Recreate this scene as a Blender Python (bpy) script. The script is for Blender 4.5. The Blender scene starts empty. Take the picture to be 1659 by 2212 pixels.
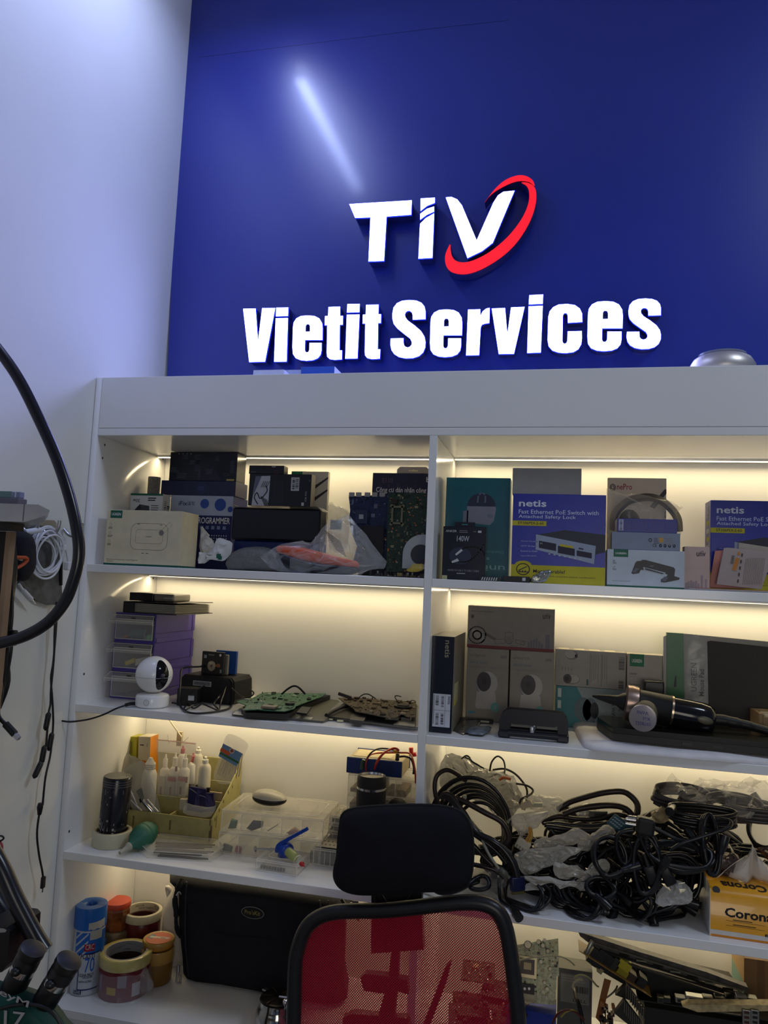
import bpy, bmesh, math, random
from mathutils import Vector, Matrix, noise
C = bpy.context.scene.collection
R = math.radians
# ---------------------------------------------------------------- camera
CAM = Vector((1.0039, -1.4575, -0.0136)); YAW, PIT, ROL = -12.876, 5.428, 2.578; FPX = 1625.27
_cy, _sy = math.cos(R(YAW)), math.sin(R(YAW)); _cp, _sp = math.cos(R(PIT)), math.sin(R(PIT)); _cr, _sr = math.cos(R(ROL)), math.sin(R(ROL))
FW = Vector((_sy*_cp, _cy*_cp, _sp)); _r0 = Vector((_cy, -_sy, 0)); _u0 = _r0.cross(FW)
RT = _r0*_cr + _u0*_sr; UP = _u0*_cr - _r0*_sr
cd = bpy.data.cameras.new('camera'); cam = bpy.data.objects.new('camera', cd); C.objects.link(cam)
cd.sensor_fit = 'HORIZONTAL'; cd.sensor_width = 36; cd.lens = FPX*36/1659; cd.clip_start = .02; cd.clip_end = 50
cam.matrix_world = Matrix.Translation(CAM) @ Matrix((RT, UP, -FW)).transposed().to_4x4()
bpy.context.scene.camera = cam
# ---------------------------------------------------------------- view, world and lamps
sc = bpy.context.scene
sc.view_settings.view_transform = 'Standard'; sc.view_settings.look = 'None'; sc.view_settings.gamma = 1
sc.view_settings.use_curve_mapping = False; sc.view_settings.exposure = 0.0
wd = bpy.data.worlds.new('world'); sc.world = wd; wd.use_nodes = True
wd.node_tree.nodes['Background'].inputs[0].default_value = (.44, .64, 1.0, 1)
wd.node_tree.nodes['Background'].inputs[1].default_value = 0.12
sc.cycles.max_bounces = 8; sc.cycles.transparent_max_bounces = 16; sc.cycles.caustics_reflective = False; sc.cycles.caustics_refractive = False
sc.cycles.sample_clamp_indirect = 4
def area(name, loc, direction, sx, sy, power, col, xaxis=(1,0,0)):
    l = bpy.data.lights.new(name, 'AREA'); l.shape = 'RECTANGLE'; l.size = sx; l.size_y = sy; l.energy = power; l.color = col
    o = bpy.data.objects.new(name, l); C.objects.link(o)
    z = -Vector(direction).normalized(); x = Vector(xaxis); x = (x - z*x.dot(z)).normalized(); y = z.cross(x)
    o.matrix_world = Matrix.Translation(loc) @ Matrix((x, y, z)).transposed().to_4x4()
    return o
# geometry of the shelving
D = 0.3015; T = 0.0165; XL = 0.0145; XD0, XD1 = 0.757, 0.7725; XR = 1.70
ZH = 0.4144; Z0a, Z0b = 0.2995, 0.2838
S1, S2, S3, S4 = 0.0, -0.2985, -0.602, -0.910
def ray(u, v): return (FW + RT*((u-829.5)/FPX) - UP*((v-1106)/FPX))
def at(u, v, y):                       # point seen at pixel (u, v) on the upright plane at depth y
    d = ray(u, v); return CAM + d*((y-CAM.y)/d.y)
def on(u, v, z):                       # point seen at pixel (u, v) on the level plane at height z
    d = ray(u, v); return CAM + d*((z-CAM.z)/d.z)
def onx(u, v, x):
    d = ray(u, v); return CAM + d*((x-CAM.x)/d.x)
STRIPS = []
for zt in (Z0b, S1-T, S2-T, S3-T):
    for a, b in ((XL, XD0), (XD1, XR)):
        k = {Z0b: .60}.get(zt, .62)*(b-a)/.74
        area('led_light', ((a+b)/2, .262, zt-.0060), (0, -.12, -1), b-a-.01, .006, k, (1, .81, .47)); STRIPS.append((a, b, zt))
# ceiling tube
TA, TB, TZ = None, None, 1.50
def mirror_hit(u, v, z):               # where a ray bounced off the blue wall panel meets height z
    d = ray(u, v); y0 = D-.012; p = CAM + d*((y0-CAM.y)/d.y); e = Vector((d.x, -d.y, d.z)); return p + e*((z-p.z)/e.z)
TA = mirror_hit(648, 150, TZ); TB = mirror_hit(775, 395, TZ)
_d = (TB-TA).normalized()
area('tube_light', (TA+TB)/2 - Vector((0,0,.03)), (0, 0, -1), (TB-TA).length, .035, 4.0, (.46, .56, 1.0), _d)
area('front_fill', (1.4, -2.4, -.05), (-.05, .8, -.6), .8, .8, 7.5, (1.0, .92, .80))  # added soft fill behind the camera, no fixture, lifts the lower fronts
area('overhead_fill', (2.15, -.55, 1.55), (-.2, 0, -1), .35, .35, 10.5, (.72, .84, 1.0))  # added unseen overhead fill for shelf tops, placed clear of the panel reflection
# ---------------------------------------------------------------- materials
MT = {}
def mat(name, col, rough=.5, metal=0, emis=None, es=0, alpha=1, trans=0, ior=1.45, var=.06, scale=40, bump=0, bscale=200, spec=.5, coat=0):
    if name in MT: return MT[name]
    m = bpy.data.materials.new(name); m.use_nodes = True; n = m.node_tree.nodes; l = m.node_tree.links; b = n['Principled BSDF']
    b.inputs['Roughness'].default_value = rough; b.inputs['Metallic'].default_value = metal; b.inputs['IOR'].default_value = ior
    b.inputs['Alpha'].default_value = alpha; b.inputs['Transmission Weight'].default_value = trans; b.inputs['Specular IOR Level'].default_value = spec
    b.inputs['Coat Weight'].default_value = coat
    c = Vector(col)
    tc = n.new('ShaderNodeTexCoord')
    if var > 0:
        t = n.new('ShaderNodeTexNoise'); t.inputs['Scale'].default_value = scale; t.inputs['Detail'].default_value = 3
        r = n.new('ShaderNodeValToRGB'); l.new(tc.outputs['Object'], t.inputs['Vector']); l.new(t.outputs['Fac'], r.inputs[0])
        r.color_ramp.elements[0].position = .3; r.color_ramp.elements[1].position = .7
        r.color_ramp.elements[0].color = (*(c*(1-var)), 1); r.color_ramp.elements[1].color = (*(c*(1+var)), 1)
        l.new(r.outputs[0], b.inputs['Base Color'])
    else: b.inputs['Base Color'].default_value = (*c, 1)
    if bump:
        t2 = n.new('ShaderNodeTexNoise'); t2.inputs['Scale'].default_value = bscale; t2.inputs['Detail'].default_value = 4
        bm_ = n.new('ShaderNodeBump'); bm_.inputs['Strength'].default_value = bump; bm_.inputs['Distance'].default_value = .002
        l.new(tc.outputs['Object'], t2.inputs['Vector']); l.new(t2.outputs['Fac'], bm_.inputs['Height']); l.new(bm_.outputs[0], b.inputs['Normal'])
    if emis: b.inputs['Emission Color'].default_value = (*emis, 1); b.inputs['Emission Strength'].default_value = es
    MT[name] = m; return m
def hx(s): return tuple(((int(s[i:i+2], 16)/255)/12.92 if int(s[i:i+2], 16) < 11 else ((int(s[i:i+2], 16)/255+.055)/1.055)**2.4) for i in (0, 2, 4))
def cm(h, rough=.5, **k): return mat('print_'+h+('' if rough == .5 else '_%d' % (rough*100)), hx(h), rough, **k)
WHITE = mat('white_laminate', (.80, .80, .79), .16, var=.015, scale=6)
WALL = mat('wall_paint', (.80, .80, .77), .6, var=.03, scale=3, bump=.05, bscale=90)
BLUE = mat('blue_sign_panel', (.008, .024, .28), .33, var=.10, scale=1.2, spec=.85, coat=.30); BLUE.node_tree.nodes['Principled BSDF'].inputs['Coat Roughness'].default_value = .13
EDGE = mat('panel_edge_grey', (.10, .11, .14), .5)
DARK = mat('black_plastic', (.012, .012, .014), .38)
DARKM = mat('black_matte', (.014, .014, .016), .7)
RUB = mat('black_rubber', (.010, .010, .012), .30, var=.1, scale=60)
BFAB = mat('black_fabric', (.010, .010, .014), .95, bump=.5, bscale=900, spec=.2)
CHROME = mat('chrome_metal', (.62, .62, .64), .18, metal=1)
STEEL = mat('brushed_steel', (.50, .50, .50), .32, metal=1)
HOLE = mat('screw_cap_brown', (.035, .022, .015), .6)
def film(name, col, alpha, rough=.12, bump=.6, bs=60):
    return mat(name, col, rough, alpha=alpha, var=0, bump=bump, bscale=bs, spec=.9)
FILM = film('clear_film', (.85, .85, .85), .22)
FILM2 = film('milky_film', (.80, .80, .76), .34, .2)
CLEAR = mat('clear_plastic', (.90, .87, .78), .10, alpha=.13, var=0, spec=.8)
CLEARL = mat('clear_plastic_ridge', (.92, .89, .80), .15, alpha=.45, var=0, spec=.7)
# ---------------------------------------------------------------- mesh builder
def spline(pts, n=6, closed=False):
    P = [Vector(p) for p in pts]; out = []
    N = len(P)
    if N < 3 and not closed: return P
    for i in range(N if closed else N-1):
        if closed: a, b, c, d = P[(i-1) % N], P[i], P[(i+1) % N], P[(i+2) % N]
        else: a, b, c, d = P[max(i-1, 0)], P[i], P[i+1], P[min(i+2, N-1)]
        for k in range(n):
            t = k/n; t2, t3 = t*t, t*t*t
            out.append(.5*((2*b)+(c-a)*t+(2*a-5*b+4*c-d)*t2+(3*b-3*c+d-a)*t3))
    if not closed: out.append(P[-1])
    return out
_tc = {}
def textmesh(s, bold=0, extr=0, res=2):
    k = (s, bold, extr)
    if k in _tc: return _tc[k]
    cu = bpy.data.curves.new('t', 'FONT'); cu.body = s; cu.size = 1; cu.resolution_u = res; cu.offset = bold*.35; cu.extrude = extr
    o = bpy.data.objects.new('t', cu); C.objects.link(o); dg = bpy.context.evaluated_depsgraph_get()
    me = o.evaluated_get(dg).to_mesh(); V = [v.co.copy() for v in me.vertices]; F = [tuple(p.vertices) for p in me.polygons]
    o.evaluated_get(dg).to_mesh_clear(); bpy.data.objects.remove(o); bpy.data.curves.remove(cu)
    if V:
        x0, x1 = min(v.x for v in V), max(v.x for v in V); y0, y1 = min(v.y for v in V), max(v.y for v in V)
    else: x0 = x1 = y0 = y1 = 0
    _tc[k] = (V, F, x0, x1, y0, y1); return _tc[k]
def loops2mesh(loops, extr):            # filled outline with holes, in XY, extruded +-extr in Z
    cu = bpy.data.curves.new('t', 'CURVE'); cu.dimensions = '2D'; cu.fill_mode = 'BOTH'; cu.extrude = extr
    for lp in loops:
        s = cu.splines.new('POLY'); s.points.add(len(lp)-1); s.use_cyclic_u = True
        for p, q in zip(s.points, lp): p.co = (q[0], q[1], 0, 1)
    o = bpy.data.objects.new('t', cu); C.objects.link(o); dg = bpy.context.evaluated_depsgraph_get()
    me = o.evaluated_get(dg).to_mesh(); V = [v.co.copy() for v in me.vertices]; F = [tuple(p.vertices) for p in me.polygons]
    o.evaluated_get(dg).to_mesh_clear(); bpy.data.objects.remove(o); bpy.data.curves.remove(cu)
    return V, F
def Mx(loc=(0,0,0), rx=0, ry=0, rz=0, s=1):
    S = Matrix.Diagonal((s, s, s, 1)) if isinstance(s, (int, float)) else Matrix.Diagonal((*s, 1))
    return Matrix.Translation(loc) @ Matrix.Rotation(R(rz), 4, 'Z') @ Matrix.Rotation(R(ry), 4, 'Y') @ Matrix.Rotation(R(rx), 4, 'X') @ S
def axm(a, b):                          # matrix whose z axis runs from a towards b, origin a
    a, b = Vector(a), Vector(b); return Matrix.Translation(a) @ (b-a).to_track_quat('Z', 'Y').to_matrix().to_4x4()
class MB:
    def __init__(s, org=(0,0,0)): s.V = []; s.F = []; s.I = []; s.S = []; s.m = []; s.zmin = None; s.org = Vector(org); s.M = Matrix.Identity(4)
    def add(s, V, F, m, M=None, sm=False):
        if m not in s.m: s.m.append(m)
        k = s.m.index(m); b = len(s.V); X = s.M if M is None else s.M @ M; fl = X.determinant() < 0
        s.V += [X @ Vector(v) - s.org for v in V]
        for f in F: s.F.append(tuple(b+i for i in (reversed(f) if fl else f))); s.I.append(k); s.S.append(sm)
        return s
    def box(s, a, b, m, M=None, bev=0, seg=2):
        x0, y0, z0 = a; x1, y1, z1 = b
        V = [(x0,y0,z0),(x1,y0,z0),(x1,y1,z0),(x0,y1,z0),(x0,y0,z1),(x1,y0,z1),(x1,y1,z1),(x0,y1,z1)]
        F = [(0,3,2,1),(4,5,6,7),(0,1,5,4),(1,2,6,5),(2,3,7,6),(3,0,4,7)]
        if bev:
            bm = bmesh.new(); vs = [bm.verts.new(v) for v in V]
            for f in F: bm.faces.new([vs[i] for i in f])
            bmesh.ops.bevel(bm, geom=bm.edges[:], offset=bev, segments=seg, affect='EDGES', profile=.5)
            bm.verts.index_update(); V = [v.co.copy() for v in bm.verts]; F = [tuple(v.index for v in f.verts) for f in bm.faces]; bm.free()
        return s.add(V, F, m, M)
    def lathe(s, prof, m, M=None, seg=24, sm=True, cap=True, wob=None):
        V = []; F = []; n = len(prof)
        for r, z in prof:
            for k in range(seg):
                a = 2*math.pi*k/seg; V.append((r*math.cos(a), r*math.sin(a), z))
        for i in range(n-1):
            for k in range(seg): a, b = i*seg+k, i*seg+(k+1) % seg; F.append((a, b, b+seg, a+seg))
        if cap:
            if prof[0][0] > 1e-5 and not (abs(prof[0][1]-prof[1][1]) < 1e-6 and prof[1][0] < prof[0][0]): F.append(tuple(reversed(range(seg))))
            if prof[-1][0] > 1e-5: F.append(tuple(range((n-1)*seg, n*seg)))
        return s.add(V, F, m, M, sm)
    def tube(s, pts, r, m, seg=8, n=5, closed=False, raw=False, M=None):
        P = [Vector(p) for p in pts] if raw else spline(pts, n, closed)
        N = len(P); V = []; F = []; up = None
        for i, p in enumerate(P):
            if closed: t = P[(i+1) % N]-P[(i-1) % N]
            else: t = P[min(i+1, N-1)]-P[max(i-1, 0)]
            if t.length < 1e-9: t = Vector((0,0,1))
            t.normalize()
            if up is None: up = t.orthogonal().normalized()
            up = (up - t*up.dot(t)); up = up.normalized() if up.length > 1e-6 else t.orthogonal().normalized()
            w = t.cross(up); rr = r[min(int(i/max(N-1, 1)*(len(r)-1)+.5), len(r)-1)] if isinstance(r, (list, tuple)) else r
            for k in range(seg):
                a = 2*math.pi*k/seg; V.append(p + (up*math.cos(a)+w*math.sin(a))*rr)
        for i in range(N if closed else N-1):
            for k in range(seg):
                a, b = i*seg+k, i*seg+(k+1) % seg; c, d = ((i+1) % N)*seg+(k+1) % seg, ((i+1) % N)*seg+k; F.append((a, b, c, d))
        if not closed: F.append(tuple(reversed(range(seg)))); F.append(tuple(range((N-1)*seg, N*seg)))
        return s.add(V, F, m, M, True)
    def prism(s, poly, y0, y1, m, M=None):   # outline in (x, z), from depth y0 (front) to y1
        n = len(poly); V = [(p[0], y0, p[-1]) for p in poly]+[(p[0], y1, p[-1]) for p in poly]
        ar = sum(poly[i][0]*poly[(i+1) % n][-1]-poly[(i+1) % n][0]*poly[i][-1] for i in range(n))
        F = [tuple(range(n)), tuple(reversed(range(n, 2*n)))]+[(i, i+n, (i+1) % n+n, (i+1) % n) for i in range(n)]
        if ar < 0: F = [tuple(reversed(f)) for f in F]
        return s.add(V, F, m, M)
    def slab(s, poly, z0, z1, m, M=None):    # outline in (x, y), from z0 up to z1
        n = len(poly); V = [(p[0], p[1], z0) for p in poly]+[(p[0], p[1], z1) for p in poly]
        ar = sum(poly[i][0]*poly[(i+1) % n][1]-poly[(i+1) % n][0]*poly[i][1] for i in range(n))
        F = [tuple(reversed(range(n))), tuple(range(n, 2*n))]+[(i, (i+1) % n, (i+1) % n+n, i+n) for i in range(n)]
        if ar < 0: F = [tuple(reversed(f)) for f in F]
        return s.add(V, F, m, M)
    def text(s, t, w, h, m, M, bold=0, align='L', fitw=True):   # text in local XY facing +Z, box w x h (w 0: natural)
        V, F, x0, x1, y0, y1 = textmesh(t, bold)
        if not V: return s
        sy = h/max(y1-y0, 1e-3); sx = (w/max(x1-x0, 1e-3)) if w else sy
        ox = 0 if align == 'L' else -(x1-x0)*sx/2
        return s.add([((v.x-x0)*sx+ox, (v.y-y0)*sy, 0) for v in V], F, m, M)
    def pillow(s, outline, T1, m, K=6, p=2.2, cr=0, fs=30, seed=0, T2=None, M=None, ctr=None, smo=True):
        # closed soft body from an outline of 3D points lying on one upright plane; bulges T1 to the front (-y), T2 to the back
        O = [Vector(q) for q in outline]; n = len(O); c = Vector(ctr) if ctr else sum(O, Vector())/n
        T2 = T1 if T2 is None else T2; V = []; F = []; ofs = Vector((seed*7.3, seed*3.1, 1.7*seed))
        def disp(q, w):
            if not cr: return Vector()
            r_ = noise.noise_vector(q*fs+ofs)*w; e = noise.noise(q*fs*1.9+ofs)
            return (r_ + Vector((0, (abs(e)-.25)*1.1*w, 0)) + noise.noise_vector(q*fs*3.1+ofs)*.35*w)*cr
        for sg, TT in ((-1, T1), (1, T2)):
            for k in range(K):
                sc_ = 1-(k/K) if True else 0; sc_ = 1-(k/K)**1.3
                d = TT*(1-sc_**p)**(1/p)
                for q in O:
                    w = c+(q-c)*sc_; w = w+Vector((0, sg*d, 0)); V.append(w+disp(w, .35+.65*min(1, k/2)))
            w = c+Vector((0, sg*TT, 0)); V.append(w+disp(w, 1))
        L = K*n+1
        for h in (0, 1):
            b = h*L
            for k in range(K-1):
                for i in range(n):
                    q = (b+k*n+i, b+k*n+(i+1) % n, b+(k+1)*n+(i+1) % n, b+(k+1)*n+i); F.append(q if h == 0 else q[::-1])
            for i in range(n):
                q = (b+(K-1)*n+i, b+(K-1)*n+(i+1) % n, b+K*n); F.append(q if h == 0 else q[::-1])
        for i in range(n): F.append((i, L+i, L+(i+1) % n, (i+1) % n))
        return s.add(V, F, m, M, smo)
    def blob(s, c, r, m, cr=.2, fs=2.5, seed=0, sub=3, flat=None, sm=True, M=None):
        bm = bmesh.new(); bmesh.ops.create_icosphere(bm, subdivisions=sub, radius=1); c = Vector(c); V = []
        for v in bm.verts:
            q = v.co.normalized(); k = 1+cr*noise.noise(q*fs+Vector((seed*5.1, seed, 3)))+cr*.5*noise.noise(q*fs*2.6+Vector((seed, 9, 3)))
            w = Vector((q.x*r[0], q.y*r[1], q.z*r[2]))*k+c
            if flat is not None and w.z < flat: w.z = flat
            V.append(w)
        F = [tuple(v.index for v in f.verts) for f in bm.faces]; bm.free()
        return s.add(V, F, m, M, sm)
    def build(s, name, parent=None, loc=None, rz=0):
        if s.zmin is not None:
            for v in s.V: v.z = max(v.z, s.zmin-s.org.z)
        me = bpy.data.meshes.new(name); me.from_pydata([tuple(v) for v in s.V], [], s.F)
        for m in s.m: me.materials.append(m)
        me.polygons.foreach_set('material_index', s.I); me.polygons.foreach_set('use_smooth', s.S); me.update()
        if any(s.S): me.set_sharp_from_angle(angle=R(62))
        o = bpy.data.objects.new(name, me); C.objects.link(o)
        if parent: o.parent = parent
        if loc is not None: o.location = loc
        elif not parent: o.location = s.org
        if rz: o.rotation_euler.z = R(rz)
        return o
def tag(o, label=None, cat=None, group=None, kind=None):
    for k, v in (('label', label), ('category', cat), ('group', group), ('kind', kind)):
        if v: o[k] = v
    return o
def thing(name, label, cat, loc=(0,0,0), rz=0, group=None):
    o = bpy.data.objects.new(name, None); C.objects.link(o); o.location = loc; o.rotation_euler.z = R(rz); o.empty_display_size = .02
    return tag(o, label, cat, group)
def lab(o, l): o['label'] = l; return o
# ---------------------------------------------------------------- room
def struct(name, mb, m=None):
    o = mb.build(name); o['kind'] = 'structure'; return o
FLZ = -1.62
b = MB((0, 0, 0)); b.box((-.12, -3.2, FLZ), (-.001, D+.12, 1.62), WALL); struct('wall_left', b)
b = MB(); b.box((-.001, D+.02, FLZ), (4.2, D+.12, 1.62), WALL); struct('wall_back', b)
b = MB(); b.box((-.12, -3.2, FLZ-.1), (4.2, D+.12, FLZ), mat('floor_tile', (.42, .41, .38), .3)); struct('floor', b)
b = MB(); b.box((-.12, -3.2, 1.62), (4.2, D+.12, 1.72), WALL); struct('ceiling', b)
# blue sign panel hung on the wall, its left edge a little out of plumb
yp = D-.012
pl = [at(363, 850, yp), at(361.5, 811, yp), at(397, 0, yp), at(402, -120, yp), at(412,-320, yp)]
poly = [(p.x, p.z) for p in pl]; poly += [(3.4, poly[-1][1]), (3.4, poly[0][1])]
bp = thing('sign_panel', 'large glossy deep blue wall panel behind the lit sign letters', 'wall panel', (poly[0][0], yp, ZH))
b = MB(bp.location); b.prism(poly, yp, yp+.006, BLUE)
for q0, q1 in ((at(430,124,yp-.0003), at(940,61,yp-.0003)), (at(940,61,yp-.0003), at(1100,44,yp-.0003))):
    b.prism([(q0.x, q0.z), (q1.x, q1.z), (q1.x, q1.z+.0008), (q0.x, q0.z+.0008)], yp-.0002, yp, cm('0c1030'))
b.build('panel_face', bp)
b = MB(bp.location); pe = [(p[0]+.0, p[1]) for p in poly[:5]]
b.prism([(p[0]-.0005, p[1]) for p in poly[:5]]+[(p[0]-.0005-.008*max(0, min(1, (p[1]-ZH)/.6)), p[1]) for p in reversed(poly[:5])], yp+.001, yp+.008, EDGE)
b.build('panel_edge', bp)
# ---------------------------------------------------------------- shelving unit
su = thing('shelving_unit', 'white laminate shelving unit with two columns of lit open shelves', 'shelves', (0, 0, FLZ))
O = su.location
def part(nm, a, bb, m=WHITE, bev=.0008): return MB(O).box(a, bb, m, bev=bev, seg=1).build(nm, su)
b = MB(O); b.box((0, 0, FLZ), (XL, D, ZH), WHITE, bev=.0008, seg=1)
for u, v in ((222.5, 1159/1-200), ):
    pass
for u, v in ((226.5, 961), (221.5, 989.5), (352, 992), (331, 1249), (181.5, 1456), (149.5, 1796)):
    q = onx(u, v, XL+.0002); b.lathe([(0, 0), (.0028, 0)], HOLE, Mx(q, ry=90), seg=12, cap=False)
b.build('side_panel', su)
part('side_panel', (XR, 0, FLZ), (XR+T, D, ZH))
b = MB(O); b.box((XD0, 0, S4-.0), (XD1, D, Z0b-.0003), WHITE, bev=.0008, seg=1)
b.build('divider', su)
part('header_panel', (XL+.0006, 0, Z0a+.0008), (XR-.0006, .016, ZH))
part('top_panel', (XL+.0006, .0165, ZH-.016), (XR-.0006, D, ZH-.0005))
part('top_board', (XL+.0003, 0, Z0b), (XR-.0003, D, Z0a))
part('back_panel', (XL, D, FLZ), (XR, D+.004, Z0b), mat('white_back_panel', (.80, .79, .76), .38, var=.02, scale=5), 0)
for k, s in enumerate((S1, S2, S3)):
    for a, c in ((XL, XD0), (XD1, XR)): part('shelf_board', (a+.0003, 0, s-T), (c-.0003, D-.0005, s))
part('shelf_board', (XL+.0003, 0, S4-T), (XR-.0003, D-.0005, S4-.0003))
part('base_panel', (XL+.0003, .012, FLZ), (XR-.0003, .028, S4-T-.0003))
LEDM = mat('led_strip_glow', (1, .9, .7), .4, emis=(1, .86, .60), es=3.2, var=0); ALU = mat('aluminium_channel', (.72, .70, .66), .3, metal=.6)
for a, c, z in STRIPS:
    b = MB(O); b.box((a+.001, .256, z-.0035), (c-.001, .2685, z-.0002), ALU); b.box((a+.002, .2585, z-.0045), (c-.002, .266, z-.0035), LEDM); b.build('led_strip', su)
# ceiling tube lamp
tl = thing('tube_lamp', 'white linear tube lamp mounted under the ceiling', 'lamp', (TA+TB)/2+Vector((0,0,.1)))
b = MB(tl.location); b.tube([TA, TB], .016, mat('tube_glow', (1,1,1), .4, emis=(.75,.83,1), es=6, var=0), raw=True); b.build('glass_tube', tl)
b = MB(tl.location); M_ = axm(TA+Vector((0,0,.035)), TB); b.box((-.02,-.02,-.02), (.02,.02,(TB-TA).length+.02), WALL, M_); b.box((-.01,-.01,.2),(.01,.07,.23),WALL,M_); b.build('housing', tl)
# ---------------------------------------------------------------- lit sign
SIDE = mat('letter_return_navy', (.012, .018, .13), .35)
SIDEG = mat('letter_rim_glow', (.01,.02,.5), .4, emis=(.012,.03,1), es=1.5, var=0)
FACEW = mat('letter_face_glow', (1,1,1), .4, emis=(.36,.40,1), es=13, var=0)
FACER = mat('swoosh_face_glow', (.5,.01,.02), .4, emis=(1,.010,.022), es=.95, var=.0)
def cropA(p): return (500+p[0]/3.456, 620+p[1]/3.456)
def cropB(p): return (960+p[0]/3.318, 620+p[1]/3.318)
def cropT(p): return (720+p[0]/3.456, 360+p[1]/3.456)
def grown(lp, g):
    n = len(lp); ar = sum(lp[i][0]*lp[(i+1) % n][1]-lp[(i+1) % n][0]*lp[i][1] for i in range(n)); sg = 1 if ar > 0 else -1; out = []
    for i in range(n):
        a, b, c = Vector(lp[i-1]), Vector(lp[i]), Vector(lp[(i+1) % n]); d1 = (b-a).normalized(); d2 = (c-b).normalized()
        n1 = Vector((d1.y, -d1.x))*sg; n2 = Vector((d2.y, -d2.x))*sg; m = n1+n2
        m = m*(1/max(.5, m.length**2/2)) if m.length > 1e-6 else n1
        out.append((b.x+m.x*g, b.y+m.y*g))
    return out
def glyph(parent, nm, loops, face, yf, dep, grow=.0016):
    # loops are pixel outlines; they become a real channel letter: lit face, thin glowing rim, dark returns back to the panel
    W = [[(p.x, p.z) for p in (at(u, v, yf) for u, v in lp)] for lp in loops]
    b = MB(parent.location)
    def lay(y0, y1, m, g=0):
        WW = [grown(l, -g if (len(W) == 2 and k == 1 and len(W[0]) > 30) else g) for k, l in enumerate(W)] if g else W
        V, F = loops2mesh(WW, (y1-y0)/2)
        b.add([(v[0], (y0+y1)/2-v[2], v[1]) for v in V], F, m)
    lay(yf-.0004, yf, face); lay(yf, yf+.004, SIDEG if face is FACEW else cm('8a0c18'), .0010 if face is FACEW else 0); lay(yf+.004, yf+dep, SIDE)
    return b.build(nm, parent)
yL = yp-.030
e1 = [[(678,395),(680,310),(676,270),(655,235),(620,217),(570,213),(520,217),(485,235),(465,265),(460,300),(456,450),(460,500),(480,530),(515,545),(560,550),(610,545),(645,530),(665,505),(672,470),(672,418),(583,418),(582,470),(575,485),(564,489),(552,485),(547,470),(549,395)],
      [(552,334),(553,290),(560,279),(570,276),(582,280),(587,292),(587,333)]]
S_ = [[(1448,240),(1448,180),(1440,145),(1418,118),(1380,102),(1330,98),(1275,103),(1235,122),(1210,155),(1202,200),(1203,240),(1212,275),(1240,310),(1290,350),(1335,385),(1347,410),(1346,430),(1335,445),(1318,452),(1300,448),(1287,435),(1284,415),(1283,383),(1190,385),(1187,430),(1195,470),(1215,500),(1250,522),(1300,532),(1355,530),(1400,515),(1430,488),(1446,450),(1448,410),(1440,370),(1415,330),(1370,290),(1315,250),(1297,225),(1294,205),(1300,188),(1315,178),(1332,178),(1348,190),(1354,210),(1354,243)]]
def refit(tpl, x0, x1, y0, y1):
    A = [p for l in tpl for p in l]; a0, a1 = min(p[0] for p in A), max(p[0] for p in A); b0, b1 = min(p[1] for p in A), max(p[1] for p in A)
    return [[(x0+(p[0]-a0)/(a1-a0)*(x1-x0), y0+(p[1]-b0)/(b1-b0)*(y1-y0)) for p in l] for l in tpl]
sg = thing('name_sign', 'row of lit white channel letters reading Vietit Services on blue panel', 'sign', at(980, 780, yL))
A = lambda *l: [[cropA(p) for p in q] for q in l]
Bq = lambda *l: [[cropB(p) for p in q] for q in l]
for lp in (A([(88,163),(180,162),(198,412),(230,158),(326,157),(250,557),(133,560)]),
    A([(335,155),(424,153),(421,216),(332,218)],[(331,234),(421,232),(411,556),(319,557)]), A(*e1),
    A([(725,150),(811,147),(810,216),(832,216),(830,280),(808,281),(805,474),(825,474),(823,540),(770,543),(735,538),(715,520),(712,490),(716,284),(697,285),(699,218),(722,217)]),
    A([(866,128),(957,127),(954,187),(863,190)],[(862,208),(955,205),(940,532),(850,534)]),
    A([(1006,134),(1098,132),(1095,204),(1116,204),(1115,268),(1094,269),(1091,466),(1110,466),(1107,534),(1050,538),(1015,530),(998,510),(996,485),(1000,272),(980,272),(982,207),(1003,206)]),
    A(*S_), refit(e1, 929, 998.3, 668.6, 771.3),
    Bq([(170,163),(256,160),(256,210),(275,175),(300,155),(324,150),(321,257),(290,262),(268,270),(259,290),(248,487),(156,489)]),
    Bq([(340,155),(434,151),(451,345),(478,147),(574,143),(498,478),(390,480)]),
    Bq([(609,59),(707,54),(704,120),(605,124)],[(604,139),(704,135),(690,469),(594,472)]),
    Bq([(988,250),(986,190),(970,155),(935,130),(880,122),(820,126),(780,145),(755,175),(745,215),(740,380),(748,425),(775,455),(820,470),(870,473),(925,466),(960,445),(980,410),(985,370),(984,316),(884,319),(882,385),(875,402),(862,408),(850,402),(845,388),(848,205),(855,190),(866,185),(880,190),(885,205),(886,256)]),
    refit(e1, 1269, 1345.2, 650.7, 758.6), refit(S_, 1353.6, 1427.5, 645, 754)):
    glyph(sg, 'channel_letter', lp, FACEW, yL, .028)
lg = thing('logo_sign', 'lit TIV logo of three white letters with a red swoosh', 'sign', at(960, 600, yL))
Tq = lambda *l: [[cropT(p) for p in q] for q in l]
for lp in (Tq([(120,280),(585,252),(581,358),(397,372),(378,703),(263,707),(278,378),(163,382)]),
    Tq([(653,238),(757,232),(757,270),(700,292),(652,330)],[(650,352),(700,315),(752,298),(752,335),(700,358),(649,395)],[(648,428),(690,385),(752,350),(739,680),(636,686)]),
    Tq([(840,230),(880,226),(925,245),(960,290),(1070,552),(1195,270),(1230,215),(1270,188),(1352,180),(1190,568),(1110,630),(1002,682)])):
    glyph(lg, 'channel_letter', lp, FACEW, yL-.008, .036)
def sm2(l): return [(p.x, p.y) for p in spline([(q[0], q[1], 0) for q in l], 3, True)]
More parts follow.
